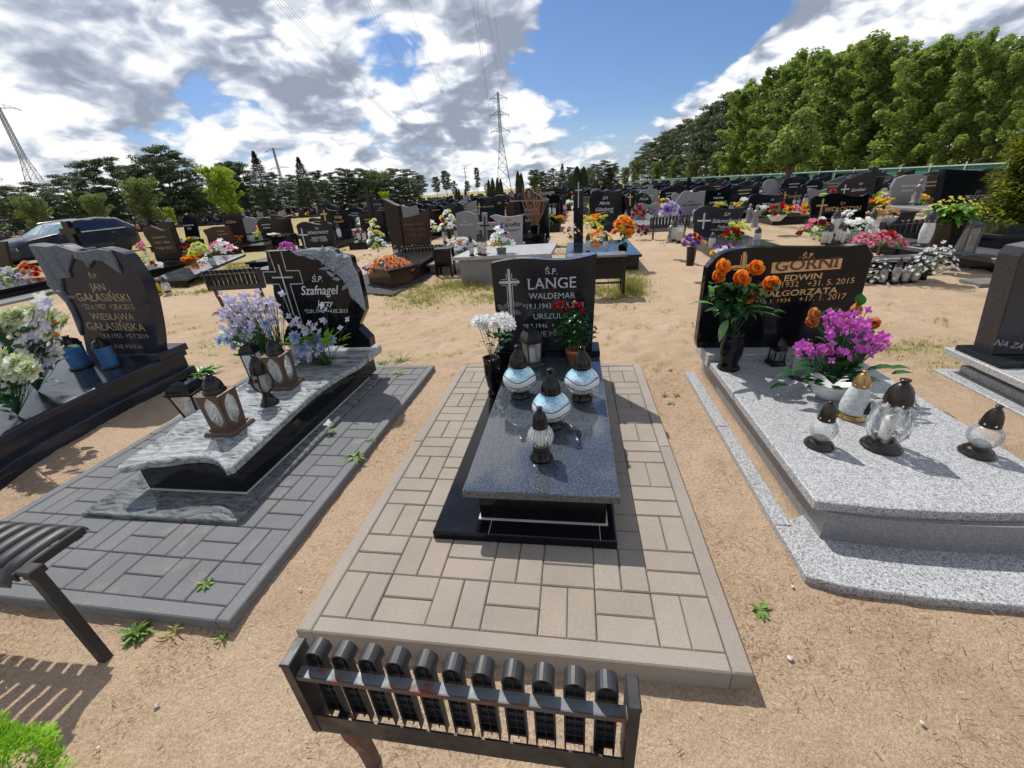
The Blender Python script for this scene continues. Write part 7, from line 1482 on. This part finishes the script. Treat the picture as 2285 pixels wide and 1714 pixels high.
# ------------------------------------------------------------------ car
def car():
    X, Y0, L = -19.9, 12.1, 4.75; t = empty('parked_car', (X, Y0+L/2, GZ), 'dark blue estate car with silver roof rails parked on the field at the left', 'car')
    st = [(0, .70, .28, .60, .66), (.08, .84, .20, .74, .78), (.5, .90, .20, .86, .89), (1.15, .91, .20, .96, .99), (1.45, .90, .20, .97, 1.06), (2.0, .90, .20, .98, 1.38), (2.5, .90, .20, .99, 1.46), (3.3, .90, .20, 1.00, 1.46), (4.0, .89, .20, 1.01, 1.42), (4.45, .87, .24, 1.02, 1.24), (4.68, .82, .30, 1.00, 1.05), (4.75, .74, .42, .90, .92)]
    vs = []; n = 12
    for y, w, zb, zbelt, zr in st:
        k = max(.0, (zr-zbelt)); ww = w-.28*min(1, k/.45)
        half = [(w*.9, zb), (w, zb+.12), (w, (zb+zbelt)/2), (w*.985, zbelt), ((w*.985+ww)/2+.01, zbelt+k*.5), (ww, zr-.03 if k > .05 else zr)]
        ring = half+[(-a, b) for a, b in half[::-1]]; vs += [(X+a, Y0+y, GZ+b) for a, b in ring]
    body, glass, roof, wsc = MB(), MB(), MB(), MB(); fb, fg, fr, fw = [], [], [], []
    for s in range(len(st)-1):
        for i in range(n):
            j = (i+1) % n; f = (s*n+i, (s+1)*n+i, (s+1)*n+j, s*n+j)
            cab = 4 <= s <= 9
            if cab and i in (3, 4, 6, 7) and 5 <= s <= 8: fg.append(f)
            elif cab and i == 5 and s in (4, 9): (fw if s == 4 else fg).append(f)
            elif s == 4 and i in (4, 6): fw.append(f)
            elif cab and i == 5: fr.append(f)
            else: fb.append(f)
    fb += [tuple(range(n)), tuple(range((len(st)-1)*n, len(st)*n))[::-1]]
    for mb_, fl_ in ((body, fb), (glass, fg), (roof, fr), (wsc, fw)):
        ids = sorted({i for f in fl_ for i in f}); im = {i: k for k, i in enumerate(ids)}; mb_.add([vs[i] for i in ids], [tuple(im[i] for i in f) for f in fl_], True)
    wsc.build('windscreen', WSCR, t); body.build('body', CARP, t); glass.build('side_windows', CARG, t); roof.build('roof', CARS, t)
    for s in (1, -1):
        mb = MB(); mb.tube([(X+s*.90, Y0+1.5, GZ+.985), (X+s*.9, Y0+4.1, GZ+1.02)], .024, 5); mb.tube([(X+s*.64, Y0+2.0, GZ+1.42), (X+s*.62, Y0+3.3, GZ+1.5), (X+s*.64, Y0+4.1, GZ+1.42)], .03, 5); mb.tube([(X+s*.64, Y0+4.1, GZ+1.42), (X+s*.9, Y0+4.55, GZ+1.03)], .024, 5); mb.build('chrome_trim', CHROME, t)
        for y in (.85, 3.75):
            w = MB(); c_ = Vector((X+s*.80, Y0+y, GZ+.33)); M = Matrix.Translation(c_) @ Matrix.Rotation(pi/2*s, 4, 'Y'); p = [(.20, 0), (.32, .0), (.335, .03), (.335, .10), (.32, .13), (.2, .13)]; m2 = MB(); m2.lathe(p, 24); tv = [M @ Vector(v) for v in m2.v]; w.add(tv, m2.f, True); wo = w.build('wheel', TYRE, t)
            r_ = MB(); m3 = MB(); m3.lathe([(0, .09), (.05, .11), (.06, .10), (.2, .12), (.21, .125)], 10); r_.add([M @ Vector(v) for v in m3.v], m3.f, False); r_.build('rim', CHROME, wo)
        MB().box(X+s*.80-.04, X+s*.80+.04, Y0+4.62, Y0+4.735, GZ+.82, GZ+.96).build('tail_light', REDL, t)
        MB().box(X+s*.62-.14, X+s*.62+.14, Y0+.02, Y0+.10, GZ+.56, GZ+.66).build('headlight', CHROME, t)
        MB().lathe([(0, -.05), (.09, -.03), (.1, .03), (0, .06)], 10, (X+s*1.0, Y0+1.75, GZ+1.02)).build('mirror', CARP, t)
        for y in (2.55, 3.45): MB().box(X+s*.895-.012, X+s*.895+.012, Y0+y, Y0+y+.16, GZ+.86, GZ+.885).build('handle', CHROME, t)
    MB().box(X-.26, X+.26, Y0-.03, Y0-.005, GZ+.40, GZ+.51).build('number_plate', WPOT, t)
car()

# ------------------------------------------------------------------ graves at the far left edge
t = empty('grave', (-12.5, 6.4, GZ), 'low dark grave with pale lit edges at the left edge, carrying red and cream flowers', 'grave', 'graves behind the front row')
MB().prism([(-16, 5.5), (-11.0, 5.7), (-11.3, 7.6), (-16, 7.6)], -.1, .10, 'z').build('plinth', BLACK, t); MB().prism([(-16.1, 5.4), (-10.9, 5.6), (-11.2, 7.7), (-16, 7.7)], .101, .155, 'z', .01).build('slab', BLACK2, t)
MB().prism([(-16, 5.0), (-10.3, 5.2), (-10.6, 7.9), (-16, 7.9)], -.1, -.03, 'z', .01).build('base_plate', GREY, t)
q = AT(a4(470, 1085), 7.0); t = empty('grave', (q.x, 7.9, GZ), 'dark granite grave box beside the black pillar, carrying the orange flowers', 'grave', 'graves behind the front row')
MB().box(q.x-.62, q.x+.62, 6.75, 8.85, -.1, q.z-.045).build('plinth', BLACK2, t); MB().box(q.x-.66, q.x+.66, 6.70, 8.85, q.z-.044, q.z-.002, .006).build('slab', BLACK2, t)
q = G(a2(600, 1120), .16); t = empty('grave', (q.x, q.y, GZ), 'low dark slab under the magenta freesias, right of the folded bench', 'grave', 'graves behind the front row')
MB().box(q.x-.5, q.x+.55, q.y-.9, q.y+1.0, -.1, .11).build('plinth', BLACK2, t); MB().box(q.x-.55, q.x+.6, q.y-.95, q.y+1.0, .111, .158, .006).build('slab', BLACK2, t)
bg_grave('dark brown headstone cut by the left edge, below the bonnet of the car', a1, [(-120, 1095), (-130, 885, 1), (38, 882, 1), (88, 1092)], 9.6, DBROWN, slab=True, L=1.6)
